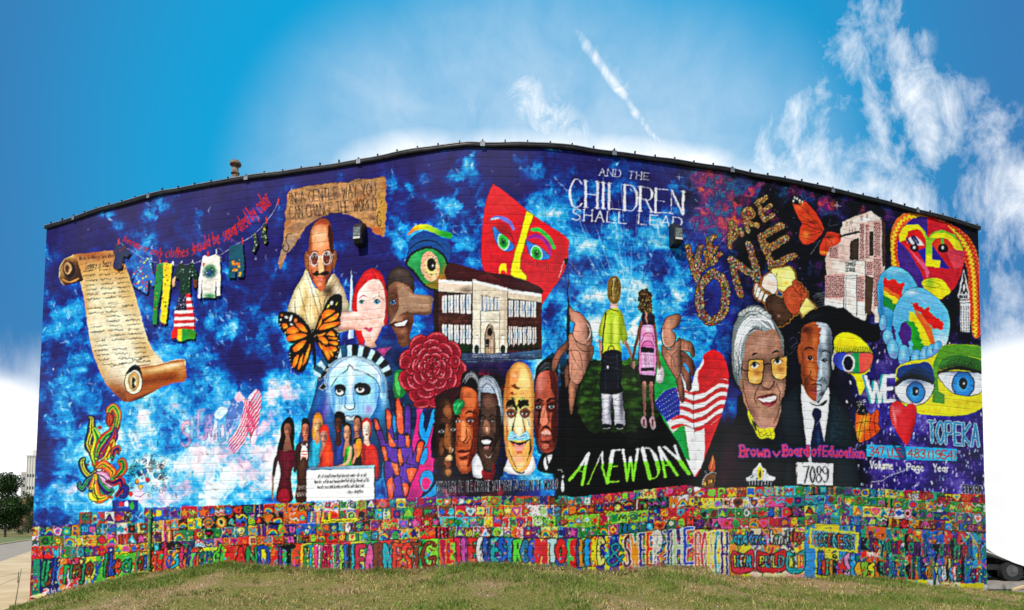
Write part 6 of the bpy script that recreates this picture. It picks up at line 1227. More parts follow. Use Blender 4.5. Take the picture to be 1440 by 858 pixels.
with clip(face):
    F(P(180, 60, 315, 60, 318, 170, 300, 190, 180, 110), '4a2a80'); F(P(140, 160, 190, 110, 260, 110, 305, 150, 315, 200, 250, 150, 200, 150, 200, 200, 150, 215), 'f4d81c')
    F(S(200, 160, 240, 140, 280, 150, 302, 200, 296, 240, 250, 270, 200, 250, 185, 215), 'd8281c'); F(P(190, 200, 215, 182, 250, 182, 280, 205, 298, 240, 240, 232, 195, 220), 'f0f0f4')
    for q in ([192, 195, 212, 225], [222, 182, 250, 232], [236, 180, 262, 220]): F(L(q, 12, s=False), '2a2060')
    F(P(290, 140, 320, 190, 345, 160, 400, 140, 480, 170, 530, 240, 530, 285, 440, 215, 360, 200, 345, 220, 345, 300, 306, 300, 306, 200), '8ab82a')
    F(S(330, 190, 370, 160, 440, 165, 500, 210, 530, 280, 460, 240, 420, 200, 370, 190), 'f4d81c'); F(S(355, 210, 380, 192, 430, 195, 465, 230, 470, 262, 420, 270, 370, 262), 'd8401c'); F(P(398, 190, 415, 190, 415, 240, 398, 240), '6aa83a')
    F(P(135, 200, 175, 235, 220, 300, 280, 400, 310, 500, 280, 520, 130, 400), '4a2a84'); F(P(175, 225, 225, 285, 300, 390, 318, 440, 330, 400, 306, 350, 240, 290), 'e05a78'); F(P(255, 270, 306, 250, 306, 350), '3a2a90')
    F(P(345, 235, 380, 280, 420, 330, 455, 378, 395, 372, 345, 320), '3a2484'); F(P(420, 250, 540, 270, 540, 360, 480, 380), 'd84050'); F(P(306, 200, 345, 200, 345, 320, 395, 325, 392, 372, 306, 360), 'f2dc1a'); F(P(306, 200, 345, 200, 345, 290, 306, 290), '9ac42a')
F(S(216, 235, 240, 228, 262, 240, 262, 268, 240, 276, 218, 262), '0c0808'); F(E(238, 248, 7, 11), 'f4f4f4'); F(S(385, 235, 410, 225, 438, 240, 440, 272, 412, 280, 385, 268), '0c0808'); F(E(408, 249, 7, 11), 'f4f4f4')
F(S(282, 462, 310, 440, 345, 432, 400, 440, 440, 480, 458, 515, 430, 540, 390, 560, 340, 545, 300, 500), 'f2dc1a'); 
with clip(S(282, 462, 310, 440, 345, 432, 400, 440, 440, 480, 458, 515, 430, 540, 390, 560, 340, 545, 300, 500)): B(330, 460, 30, 50, '8ac030', .8)
F(L([(284, 465), (330, 450), (400, 478), (350, 490), (300, 480)], 2.5), '8a8a1c')
F(P(318, 60, 382, 75, 382, 130, 350, 150, 318, 180), 'c8202c')
# black and white tower
fig('painted_tower', 'narrow black and white patterned tower')
tw = S(536, 378, 548, 420, 562, 490, 572, 540, 560, 560, 515, 560, 502, 540, 512, 480, 524, 420); F(tw, 'f0f0f2'); F(P(512, 565, 572, 565, 574, 600, 572, 760, 514, 755, 514, 600), 'ececee')
F(S(536, 395, 545, 440, 540, 470, 530, 440), '0c0c10'); F(SUB(E(537, 490, 14, 40), E(537, 490, 8, 22)), '0c0c10')
for x in (516, 528, 542, 556): F(P(x-5, 535, x+4, 535, x+4, 556, x-5, 556), '0c0c10')
for x in (521, 536, 551, 564):
    for y in range(600, 750, 16): F(P(x-3, y, x+3, y, x+3, y+11, x-3, y+11), '0c0c10', tex=0)
for x in range(514, 572, 9): F(E(x, 582, 3), '0c0c10', tex=0)
F(E(520, 510, 5, 18, 10), '0c0c10'); F(E(555, 510, 5, 18, -10), '0c0c10')
# two globes with painted lands, held by blue fingers
gl = fig('painted_globe_hearts', 'two overlapping sky blue globes with rainbow coloured lands above blue fingertips')
g1 = S(20, 560, 15, 480, 40, 410, 90, 368, 140, 368, 200, 400, 240, 450, 255, 500, 200, 620, 120, 760, 60, 740, 25, 660); F(g1, '5ab4e0'); O(g1, 1, '144a7a')
with clip(g1):
    B(120, 390, 60, 24, '9ad8f0', .8); B(40, 600, 20, 120, '2a7ab0', .8); B(100, 700, 40, 60, '1c8ad0', .8)
    F(rough(P(60, 440, 80, 430, 110, 435, 150, 450, 185, 480, 180, 520, 165, 560, 140, 600, 60, 560, 48, 500), 5), 'd82820'); F(rough(P(55, 480, 150, 540, 145, 570, 50, 510), 2), 'f0702a'); F(rough(P(50, 500, 145, 565, 138, 595, 48, 540), 2), 'f4d428'); F(rough(P(48, 538, 138, 592, 125, 625, 90, 620, 55, 600), 3), '1c8a40')
    for k in range(18): F(L([(15+k*2, 470+k*14), (60, 480+k*14)], 2), '1a5a90', a=.6)
g2 = S(110, 660, 130, 590, 180, 520, 230, 492, 290, 495, 360, 540, 420, 600, 450, 670, 450, 760, 420, 850, 360, 900, 200, 900, 110, 840); F(g2, '62bce6'); O(g2, 1, '0c2a4a')
with clip(g2):
    B(400, 820, 60, 90, 'd8eef8', .9); B(220, 520, 40, 16, 'e8f6fc', .9); B(300, 560, 120, 60, '8accf0', .6); B(150, 760, 40, 60, '3a9ad8', .8)
    F(rough(P(232, 580, 250, 575, 270, 600, 330, 620, 340, 650, 400, 680, 425, 740, 400, 755, 370, 740, 330, 720, 280, 660, 220, 610), 5), 'd8201c'); F(P(235, 620, 290, 660, 340, 730, 365, 830, 360, 870, 330, 870, 280, 740), 'f0702a'); F(P(205, 632, 235, 640, 300, 740, 345, 850, 340, 880, 300, 880, 260, 760, 205, 680), 'f6dc1c'); F(rough(P(190, 680, 230, 700, 280, 790, 305, 880, 250, 900, 190, 740), 5), '2a9a2a')
    F(rough(S(150, 740, 175, 700, 205, 720, 222, 780, 200, 850, 160, 830), 3), '4a2a80'); F(rough(P(75, 680, 100, 690, 130, 790, 110, 830, 80, 780), 3), '4a2a80'); F(L([(265, 545), (310, 590)], 4), 'd8f0fa')
for x, y, a, b, r in [(50, 700, 22, 50, 5), (80, 790, 30, 46, -10), (110, 860, 34, 60, -10), (175, 900, 34, 66, 0), (250, 930, 34, 66, 0), (300, 900, 30, 60, 10), (340, 880, 30, 50, 10), (375, 850, 26, 40, 20)]:
    m = E(x, y, a, b, r); F(m, '5ab0dc'); O(m, 1, '0c3a6a')
    with clip(m): B(x-6, y-10, a*.5, b*.6, 'a8e0f6', .9); B(x, y+b*.6, a*.7, b*.3, '9a7ac0', .6)
# ---- lady with glasses and man in halves
fr(1000, 410, 5.718)
ld = fig('painted_lady', 'smiling elderly lady with white braided hair and amber glasses')
coat = S(20, 1600, 60, 1350, 120, 1180, 200, 1000, 240, 820, 560, 900, 640, 1000, 660, 1200, 660, 1620, 30, 1640); F(coat, '0b0c12')
with clip(coat): B(150, 1350, 100, 200, '2a0c1c', .9); B(90, 1500, 60, 80, '3a1020', .8); B(230, 1300, 20, 30, '5a1c3a', .7); B(560, 1200, 80, 200, '10202a', .8)
hair = S(165, 400, 180, 280, 220, 200, 260, 150, 300, 115, 360, 108, 420, 130, 470, 190, 520, 260, 560, 330, 582, 400, 582, 500, 560, 500, 520, 360, 430, 320, 330, 330, 280, 400, 262, 520, 240, 620, 245, 740, 215, 750, 180, 680, 165, 560)
F(hair, '8a9698')
with clip(hair):
    strands([(200, 740), (190, 500), (220, 300), (320, 230), (420, 300)], [(240, 640), (250, 480), (280, 380), (350, 310), (430, 330)], 90, 7, ['f0f2f2', '5a666a', 'c0c8ca', '2a3234'], .75); strands([(230, 230), (330, 150), (450, 210), (540, 330), (570, 470)], [(260, 280), (350, 220), (430, 280), (500, 330), (578, 480)], 70, 6, ['f4f6f6', '5a666a', 'b0babc', '2e3638'], .75)
with clip(hair): strands([(190, 640), (185, 450), (230, 280), (330, 190), (440, 290)], [(235, 620), (250, 440), (300, 330), (360, 280), (430, 320)], 36, 6, ['ffffff', 'e4eaea'], .85); strands([(300, 160), (400, 150), (480, 230), (560, 400)], [(330, 230), (420, 230), (490, 280), (570, 480)], 26, 6, ['ffffff', 'e4eaea'], .85)
for k in range(9):
    t = k/8; x = 240+t*220; y = 175-55*math.sin(t*3.0)+t*30; m = E(x, y, 26, 17, -45+t*60); F(m, 'c8d0d0'); O(m, 1, '3a4648'); 
    with clip(m): B(x-6, y-6, 12, 6, 'fafafa', .9)
ear_ = S(225, 720, 245, 700, 260, 740, 255, 800, 235, 780); F(ear_, 'b08068')
fc = S(262, 520, 280, 400, 330, 330, 380, 305, 420, 320, 500, 300, 540, 340, 565, 420, 578, 500, 590, 600, 600, 680, 595, 780, 575, 880, 560, 960, 530, 1060, 490, 1130, 440, 1160, 400, 1120, 350, 1040, 300, 960, 262, 880, 245, 780, 242, 680, 250, 600); F(fc, 'a87a64')
with clip(fc):
    B(400, 400, 90, 70, 'c09480', .9); B(350, 370, 40, 40, '8e6450', .6); B(470, 450, 24, 60, '8e6450', .6); B(300, 760, 30, 80, 'c8967c', .8); B(560, 780, 30, 100, 'd8a488', .9); B(450, 700, 22, 80, 'b88870', .95); B(430, 560, 16, 60, '8a5e4a', .7); B(400, 1040, 60, 60, 'd0a088', .9); B(470, 1090, 50, 50, 'c89478', .9); B(330, 960, 26, 90, '7a5040', .7, -30); B(560, 960, 20, 90, '8a5a48', .8, 15); B(290, 850, 14, 90, 'a8705a', .8); B(500, 760, 20, 16, '7a4c3c', .7); B(440, 780, 50, 14, '6a3c30', .6)
    for q in ([300, 340, 380, 345, 460, 335], [310, 400, 400, 395, 480, 405], [300, 450, 380, 440]): F(L(q, 4, taper=(.1, 1, .1)), '8e6854', a=.7)
    F(L([(325, 515), (345, 500), (375, 492)], 18, taper=(.4, 1, .3)), '3a2c24'); F(L([(490, 495), (520, 478), (555, 485)], 18, taper=(.4, 1, .4)), '3a2c24')
    F(L([(405, 720), (400, 750), (430, 775), (465, 785), (500, 750), (505, 720)], 8), '3a1c14'); F(L([(395, 740), (365, 790), (350, 850), (360, 900)], 6), '5a3024'); F(L([(520, 740), (550, 800), (548, 880)], 6), '5a3024'); F(L([(255, 720), (270, 830), (330, 1010), (400, 1110)], 6), '4a2c20'); F(L([(560, 880), (540, 970), (500, 1060)], 5), '5a3428')
    B(560, 940, 10, 60, 'f0dccc', .8, 8); B(450, 1120, 30, 20, 'e0b098', .8)
fr(1000, 540, 5.046)
F(S(325, 95, 370, 80, 440, 68, 470, 85, 458, 130, 420, 160, 385, 155, 350, 130), '8a2c38'); F(S(332, 102, 370, 100, 420, 88, 458, 84, 455, 110, 410, 128, 360, 125), 'f8f6f4'); B(400, 148, 26, 8, 'c86a70', .9); F(L([(325, 98), (370, 84), (440, 70), (472, 84)], 4), '5a1a20')
F(S(262, 185, 290, 230, 330, 300, 375, 315, 430, 312, 450, 350, 440, 390, 400, 380, 345, 385, 310, 330, 265, 240), 'e8d422'); 
for q in ([300, 270, 340, 340, 380, 330], [330, 300, 350, 370, 400, 345], [380, 320, 400, 370, 440, 330], [270, 220, 320, 330], [410, 320, 430, 380], [350, 340, 390, 380]): F(L(q, 5, taper=(.3, 1, .3)), '5a5a28', a=.8)
F(S(290, 250, 320, 290, 318, 330, 295, 290), '2a3a34')
fr(1000, 410, 5.718)
fig('painted_glasses', None, parent=ld)
for q in ([300, 580, 315, 555, 400, 548, 418, 560, 412, 650, 400, 720, 370, 742, 320, 735, 298, 700], [485, 560, 500, 540, 590, 528, 606, 545, 605, 640, 590, 690, 545, 706, 505, 680, 488, 630]):
    m = S(*q); F(m, 'd8a04a'); O(m, 2.6, '1c1612')
    with clip(m):
        cx, cy = np.mean(q[::2]), np.mean(q[1::2]); B(cx-10, cy+40, 50, 30, 'f4cc7a', .9); B(cx+10, cy+10, 40, 24, 'b0642c', .7); B(cx-20, cy+70, 30, 16, 'f8dc9a', .8); B(cx-30, cy, 16, 60, 'e8b458', .7)
        F(S(cx-40, cy-50, cx-10, cy-75, cx+20, cy-50, cx, cy-25, cx-30, cy-28), 'e8e4dc'); F(E(cx-12, cy-55, 15, 20), '1a120e'); F(L([(cx-45, cy-48), (cx-10, cy-80), (cx+30, cy-52)], 8), '3a2010')
F(L([(418, 590), (450, 580), (486, 585)], 10), '2a2018'); F(L([(240, 618), (270, 632), (300, 635)], 10), '2a2018'); F(L([(580, 528), (606, 518)], 6), '8a8078')
mn = fig('painted_gentleman', 'gentleman painted half in brown and half in grey, with white collar and navy tie')
st = S(560, 900, 620, 830, 700, 760, 720, 1000, 960, 800, 1010, 860, 1090, 960, 1140, 1100, 1150, 1250, 1150, 1620, 640, 1620, 600, 1300); F(st, '15242c')
with clip(st): B(950, 1100, 100, 200, '20363f', .8); B(700, 1300, 80, 200, '0a1116', .8); B(880, 1500, 200, 100, '0e181e', .8)
fr(1000, 540, 5.046)
F(P(640, 0, 700, 80, 760, 140, 830, 20, 840, 60, 825, 260, 810, 340, 780, 560, 690, 560, 660, 300, 640, 120), 'f2f4f8')
for x0, x1 in ((650, 680), (836, 812)): 
    for k in range(22): F(E(x0+(x1-x0)*(k/21)**1.6, 40+k*14, 1.8), '8a94a0', tex=0)
F(S(715, 210, 730, 175, 760, 172, 782, 200, 778, 235, 762, 262, 735, 255), '14284c'); F(S(735, 255, 765, 258, 785, 340, 800, 430, 780, 560, 720, 560, 705, 430, 720, 330), '14284c'); F(L([(742, 290), (760, 265)], 4), '5a7aa0'); B(760, 400, 10, 80, '2a4a7a', .7)
F(S(700, 130, 760, 150, 820, 110, 800, 150, 740, 156), '1a1412')
fr(1000, 410, 5.718)
he = S(725, 330, 720, 260, 745, 200, 800, 155, 870, 138, 930, 165, 980, 230, 1000, 320, 985, 480, 960, 480, 720, 460); F(he, '0c0c10')
with clip(he): B(800, 190, 60, 30, '1c2226', .8)
F(S(700, 430, 715, 420, 725, 480, 722, 580, 706, 560, 696, 490), 'c05a2c'); F(S(985, 470, 1000, 490, 992, 580, 975, 630, 968, 560), 'd8dce2')
fc = S(722, 320, 740, 280, 790, 252, 860, 245, 930, 260, 965, 320, 972, 420, 970, 540, 962, 640, 945, 740, 915, 810, 870, 870, 840, 885, 800, 860, 755, 800, 730, 720, 720, 600, 718, 450); F(fc, 'a8532a')
with clip(fc):
    B(790, 330, 40, 60, '7a3418', .8); B(760, 300, 40, 30, '4a2012', .9); B(830, 400, 26, 60, 'c87038', .9); B(765, 460, 40, 30, '8a3c1c', .7); B(800, 610, 34, 60, 'd0783c', .9); B(745, 640, 20, 80, '8a3a18', .8); B(830, 660, 20, 40, 'd88848', .8); B(770, 740, 26, 60, '5a2412', .8); B(735, 520, 10, 60, '7a3416', .8); B(800, 780, 40, 30, '8a4424', .8); B(850, 780, 30, 30, '2a1410', .6)
    gh = rough(P(842, 262, 868, 268, 850, 282, 880, 292, 872, 330, 884, 350, 868, 372, 878, 402, 860, 440, 858, 500, 850, 560, 862, 620, 850, 700, 850, 780, 845, 900, 1010, 900, 1010, 240, 850, 240), 2)
    F(gh, '98a2ac'); 
    with clip(gh):
        B(950, 500, 22, 300, '3a434b', .8); B(875, 520, 20, 100, '5a646c', .8); B(900, 350, 34, 80, 'e4ecf0', .95); B(945, 420, 20, 120, '6a7680', .8); B(900, 470, 40, 16, '4a545c', .6); B(880, 620, 16, 90, 'd8e0e6', .9); B(930, 640, 26, 60, 'b0bcc4', .8); B(960, 600, 12, 160, '2e363c', .9); B(900, 720, 30, 30, '5a646c', .8); B(900, 830, 40, 40, '363e44', .9); B(880, 850, 20, 16, 'a0aab2', .8); B(860, 270, 30, 10, 'e8eef2', .9)
    F(L([(745, 470), (772, 450), (808, 455), (830, 466)], 16, taper=(.4, 1, 1, .4)), '1a0c08'); F(L([(880, 500), (905, 475), (935, 478), (955, 495)], 13, taper=(.3, 1, 1, .3)), '14181c')
    F(L([(800, 640), (790, 690), (820, 715), (850, 718), (880, 712), (892, 690)], 7), '2a0e08'); F(L([(775, 560), (830, 575)], 4), '5a2412'); F(L([(775, 680), (750, 740), (760, 790)], 5), '3a160c'); F(L([(905, 700), (930, 740), (922, 790)], 5), '1c2226')
    F(L([(798, 764), (825, 745), (850, 742), (878, 750), (892, 770)], 11, taper=(.3, 1, 1, 1, .3)), '14090a'); F(S(800, 790, 830, 765, 852, 762, 885, 785, 862, 800, 830, 805), '8a3a34'); F(S(850, 765, 885, 785, 868, 800, 850, 800), 'b8c0c8'); F(S(808, 800, 840, 806, 880, 798, 862, 830, 830, 832), 'a04a48'); F(S(850, 806, 880, 798, 862, 828, 850, 830), '98a0a8'); F(L([(800, 793), (845, 800), (888, 788)], 4), '0c0606')
eye(792, 535, 28, 20, '2a1810', 4); eye(910, 555, 24, 19, '30383e', 0, white='e8eef2')
for k in range(40): x, y = rng.uniform(600, 700), rng.uniform(360, 500); 
for q in ([625, 400, 650, 370, 680, 380, 690, 410, 660, 430, 640, 460, 690, 440], [600, 480, 640, 500, 680, 450]): F(L(q, 4, taper=(.3, 1, .4)), '6a7a88', a=.6)
# lettering and sign
fr(1000, 540, 5.046)
fig('painted_lettering', 'pink lettering naming the court case across the dark coats')
def glow(m, j, c): O(m, 2, '1c3aa0'); F(m, 'd83a5c')
text('Brown', (205, 436), (415, 442), (415, 512), (205, 512), 13, 'd83a5c', each=glow, gap=.25, serif=5)
text('v', (440, 460), (486, 460), (486, 512), (440, 512), 12, 'd83a5c', each=glow)
text('Board', (512, 432), (690, 438), (690, 510), (512, 508), 13, 'd83a5c', each=glow, gap=.25, serif=5); text('of', (712, 440), (780, 440), (780, 508), (712, 508), 12, 'd83a5c', each=glow, gap=.25)
text('Education', (795, 440), (1085, 462), (1085, 522), (795, 508), 12, 'd83a5c', each=glow, gap=.25, serif=5)
sg = fig('house_number_sign', 'white number board 7089 nailed over the tie', lift=.03)
F(P(604, 555, 860, 566, 858, 722, 602, 714), 'f2f2f2', tex=.03)
fig('digits', None, parent=sg, lift=.03)
text('7089', (648, 588), (820, 582), (820, 700), (648, 702), 4, '0c0c0e', thick=13, gap=.2)
for x, y in ((640, 567), (822, 578)): F(E(x, y, 3), '3a3a3a')
fig('painted_emblem', 'white carved ornament with a yellow flower painted above the blocks')
orn = S(245, 665, 270, 655, 290, 640, 300, 610, 325, 585, 345, 558, 362, 585, 385, 605, 400, 640, 440, 655, 455, 670, 430, 690, 350, 705, 260, 690); F(orn, 'd0d4d4')
for k in range(26): a = rng.uniform(0, 6.28); F(E(345+80*math.cos(a)*rng.random(), 650+40*math.sin(a), 6), ['f2f4f4', '8a9494', '5a6464'][k % 3])
F(S(325, 640, 330, 600, 345, 585, 362, 600, 366, 640, 355, 675, 335, 675), 'e8c82a'); F(S(338, 640, 345, 605, 354, 640, 346, 665), '3a2a10'); F(P(258, 685, 440, 685, 430, 718, 270, 718), '1a2430')
for k in range(8): F(L([(270+k*22, 690), (270+k*22, 716)], 5), 'a8b0b4')
# right end: eyes, WE heart TOPEKA
fr(1170, 450, 3.3)
fig('painted_eye', 'yellow lidded eye with a rainbow iris')
m = S(12, 150, 10, 90, 35, 62, 70, 56, 120, 75, 160, 110, 185, 150, 190, 185, 170, 235, 150, 260, 152, 310, 130, 350, 118, 310, 100, 260, 60, 240, 25, 210); F(m, 'f2dc18')
e_ = S(8, 190, 20, 155, 60, 150, 120, 152, 185, 158, 180, 205, 150, 240, 110, 246, 60, 238, 25, 220); F(e_, 'e05a4a'); O(e_, 1.5, '1a1408')
with clip(e_): F(P(0, 140, 60, 140, 60, 250, 0, 250), '3a3a9a'); B(55, 195, 30, 60, '3a6ac8', .9); F(P(95, 140, 125, 140, 128, 250, 100, 250), '1c8a4a'); B(95, 195, 20, 60, '2aa86a', .8); F(E(76, 200, 30, 40), 'd8e8c0'); F(E(75, 200, 22, 33), '0a0c14'); B(72, 196, 8, 16, '1c2a5a', .9)
for k in range(20): x = 20+k*8.2; F(L([(x, 152), (x-5, 122)], 3.5, taper=(1, .4)), '2a2408')
sh_ = fig('painted_eyes', 'pair of wide blue eyes on a yellow and green band')
m = S(295, 300, 300, 225, 360, 190, 440, 180, 490, 150, 520, 118, 600, 112, 690, 125, 715, 180, 716, 330, 700, 400, 640, 435, 540, 445, 440, 440, 390, 430, 340, 400, 300, 350); F(m, 'f2dc18'); O(m, 1.2, '3a3408')
F(P(466, 250, 470, 200, 490, 150, 520, 118, 600, 112, 716, 126, 716, 190, 640, 165, 560, 170, 500, 200, 492, 240, 492, 330, 522, 345, 522, 388, 466, 382), '5a9a2a')
F(S(500, 200, 540, 168, 620, 165, 715, 200, 716, 250, 640, 230, 560, 215, 500, 228), '3a7a2c')
a_ = S(300, 245, 320, 215, 400, 200, 440, 195, 466, 225, 466, 300, 380, 280, 310, 275); F(a_, '14407a')
for mm, ex, ey, rr in ((S(292, 310, 310, 282, 380, 275, 466, 290, 462, 340, 430, 380, 380, 395, 330, 380, 300, 350), 388, 335, 44), (S(492, 255, 520, 245, 600, 240, 716, 255, 716, 300, 680, 340, 620, 350, 560, 335, 520, 300), 608, 298, 54)):
    F(mm, 'e8eef4'); O(mm, 1.6, '0c1018')
    with clip(mm): F(E(ex, ey, rr, rr*1.15), '0c2a5a'); F(E(ex, ey, rr*.9, rr*1.05), '2a86cc'); B(ex-8, ey+10, rr*.5, rr*.5, '5ab8e8', .8); F(E(ex, ey-4, rr*.36, rr*.5), '060a10'); F(E(ex+4, ey-4, 5, 7), 'f4f6fa'); B(ex, ey-rr*1.2, rr*1.6, 22, '1c3a6a', .7)
for p0, p1, p2 in (((296, 300), (370, 262), (464, 292)), ((490, 246), (590, 222), (714, 250))):
    F(L([p0, p1, p2], 16, taper=(.5, 1, .6)), '06080e')
    for k in range(34): t = k/33; x = p0[0]+(p2[0]-p0[0])*t; y = p0[1]+(p2[1]-p0[1])*t-36*math.sin(t*3.14); F(L([(x, y+6), (x+4+14*t, y-26-16*math.sin(t*3.1))], 5, taper=(1, .1)), '06080e')
fig('painted_lettering', 'bold white WE with turquoise shadow')
for o, c in ((-6, '1ca8b0'), (4, 'f4f6f4')):
    text('W', (152+o, 262+o*.3), (240+o, 258+o*.3), (232+o, 380), (170+o, 380), 15, c); text('E', (240+o, 262), (284+o, 258), (286+o, 374), (240+o, 376), 17, c)
fig('painted_heart', 'glossy red heart balloon in front of the WE lettering')
h = S(268, 430, 272, 395, 300, 376, 328, 390, 340, 408, 355, 392, 378, 390, 390, 415, 388, 460, 372, 520, 350, 575, 335, 570, 300, 520, 276, 475); F(h, 'd8222c'); O(h, 1.2, '5a0810')
with clip(h): B(300, 420, 20, 26, 'f06a70', .9); B(375, 500, 14, 70, '9a1420', .8, 15); B(290, 450, 6, 40, 'f8b0b0', .7, -10); B(330, 480, 24, 50, 'e83a40', .8)
for k in range(12): F(L([(272+k*.6, 400+k*9), (286+k, 402+k*9)], 2), 'fadada', a=.6)
F(S(270, 560, 340, 590, 345, 640, 320, 640, 300, 600), '0c0a20', a=.6); F(L([(340, 575), (330, 640), (345, 690), (270, 720), (230, 745), (180, 750)], 3), 'c8c4dc', a=.8)
fig('painted_lettering', 'pale blue outlined TOPEKA lettering')
def oe(m, j, c): O(m, 1.5, 'e8f4f8'); F(m, '2a8ab8')
text('TOPEKA', (445, 468), (680, 486), (680, 586), (448, 566), 10, '3aa', each=oe, gap=.3)
fig('painted_wing', 'single orange butterfly wing beside the yellow eye')
w = S(118, 370, 140, 390, 160, 420, 180, 440, 205, 415, 217, 430, 215, 480, 222, 510, 190, 540, 150, 562, 120, 560, 108, 500, 110, 440, 114, 400); F(w, 'e0501c'); O(w, 2, '0c0806')
with clip(w):
    B(150, 470, 24, 40, 'f6a824', .9); B(125, 520, 14, 40, 'f4c42a', .9); B(190, 490, 16, 40, 'e8401c', .8); F(S(112, 375, 130, 375, 165, 420, 150, 440, 112, 430), '0c0a0c')
    for q in ([150, 430, 130, 500, 120, 560], [160, 430, 150, 500, 150, 560], [180, 440, 175, 500, 180, 545], [110, 480, 160, 470, 215, 480], [112, 520, 160, 510, 215, 515], [200, 430, 195, 480, 205, 530]): F(L(q, 2.5), '0c0806')
for k in range(26): F(E(rng.uniform(114, 160), rng.uniform(372, 436), 2.4), 'f0ece0')
lb = fig('painted_label_bar', 'bright blue bar lettered 347 U.S. 483 (1954)')
F(P(160, 577, 345, 586, 580, 598, 578, 654, 345, 650, 158, 632), '1c9ad8'); 
with clip(P(160, 577, 345, 586, 580, 598, 578, 654, 345, 650, 158, 632)): B(370, 620, 240, 16, '7ad4f4', .8, 3)
F(S(268, 560, 300, 590, 335, 585, 345, 640, 320, 650, 290, 600), '0c1a4a', a=.6, idw=None)
fig('painted_lettering', None, parent=lb)
for s_, x0, x1, y0 in (('347', 175, 240, 582), ('U.S.', 258, 330, 588), ('483', 352, 432, 592), ('(1954)', 442, 578, 598)): text(s_, (x0, y0+6), (x1, y0+9), (x1, y0+48), (x0, y0+46), 5.5, 'a0284c', gap=.3)
fig('painted_lettering', 'cream words Volume Page Year under the blue bar')
for s_, x0, x1, y0 in (('Volume', 178, 282, 654), ('Page', 348, 425, 664), ('Year', 470, 543, 668)): text(s_, (x0, y0), (x1, y0+2), (x1, y0+38), (x0, y0+34), 6, 'ece8d0', gap=.3)
fig('painted_lettering', 'small outlined letters BEMURAL at the lower right corner')
text('BEMURAL', (608, 766), (704, 772), (704, 806), (608, 800), 6, 'c8ccd8', each=lambda m, j, c: (O(m, 1.2, 'c8ccd8'), F(m, '14122a')), gap=.15)
fr()
# ---------------------------------------------------------------- paint: the community band of painted blocks along the foot
fr()
LX = [30, 66, 110, 160, 200, 330, 420, 627, 797, 800, 975, 976, 1130, 1140, 1250, 1390, 1404]
LY = [[740, 738, 720, 719, 714, 710, 707, 698, 697, 700, 681, 687, 683, 682, 688, 696, 697],
      [741, 740, 737, 736, 734, 724, 720, 711, 710, 712, 695, 701, 697, 695, 700, 708, 709],
      [755, 754, 753, 752, 749, 741, 736, 727, 726, 726, 711, 716, 712, 707, 714, 724, 725],
      [769, 768, 768, 767, 765, 755, 752, 741, 741, 743, 727, 730, 727, 723, 728, 737, 738],
      [787, 786, 784, 780, 776, 767, 764, 757, 757, 758, 741, 745, 741, 736, 741, 750, 751]]
GX = [30, 72, 90, 134, 213, 280, 330, 345, 389, 445, 528, 585, 627, 662, 725, 773, 797, 800, 860, 898, 922, 975, 978, 1026, 1130, 1140, 1230, 1273, 1388, 1410]
GY = [872, 853, 846, 829, 813, 803, 797, 795, 799, 803, 805, 804, 799, 794, 797, 799, 800, 805, 805, 800, 799, 801, 811, 815, 818, 813, 820, 826, 835, 837]
def rl(k, x): return float(np.interp(x, LX, LY[k]))
def gy(x): return float(np.interp(x, GX, GY))
BRT = ['d42a2a', 'e8402a', 'f4d020', '2a9a4a', '1c8a3a', 'f0702a', '1c6ac0', '18a4b0', 'f0862a', '6a2a8a', 'e0589a', '101418', 'f2efe6', '8ac83a', '2a2a7a', 'b81c48', '36b8d8', 'f4e86a', '7a3a1c', '14705a']
DULL = ['d42a2a', '2a8a4a', '1c4a9a', '147a80', '6a2a7a', '101418', '2a2a6a', 'b81c48', 'e0a028', '7a3a1c', '14605a', 'c84a2a']
def rc(l=None): l = l or BRT; return l[rng.integers(len(l))]
def heart(x, y, r): return U(E(x-r*.45, y-r*.3, r*.55), E(x+r*.45, y-r*.3, r*.55), P(x-r*.95, y-r*.05, x+r*.95, y-r*.05, x, y+r*1.1))
def star(x, y, r, n=5):
    p = []
    for k in range(n*2): a = math.pi*k/n-1.57; q = r if k % 2 == 0 else r*.42; p += [x+q*math.cos(a), y+q*math.sin(a)]
    return P(*p)
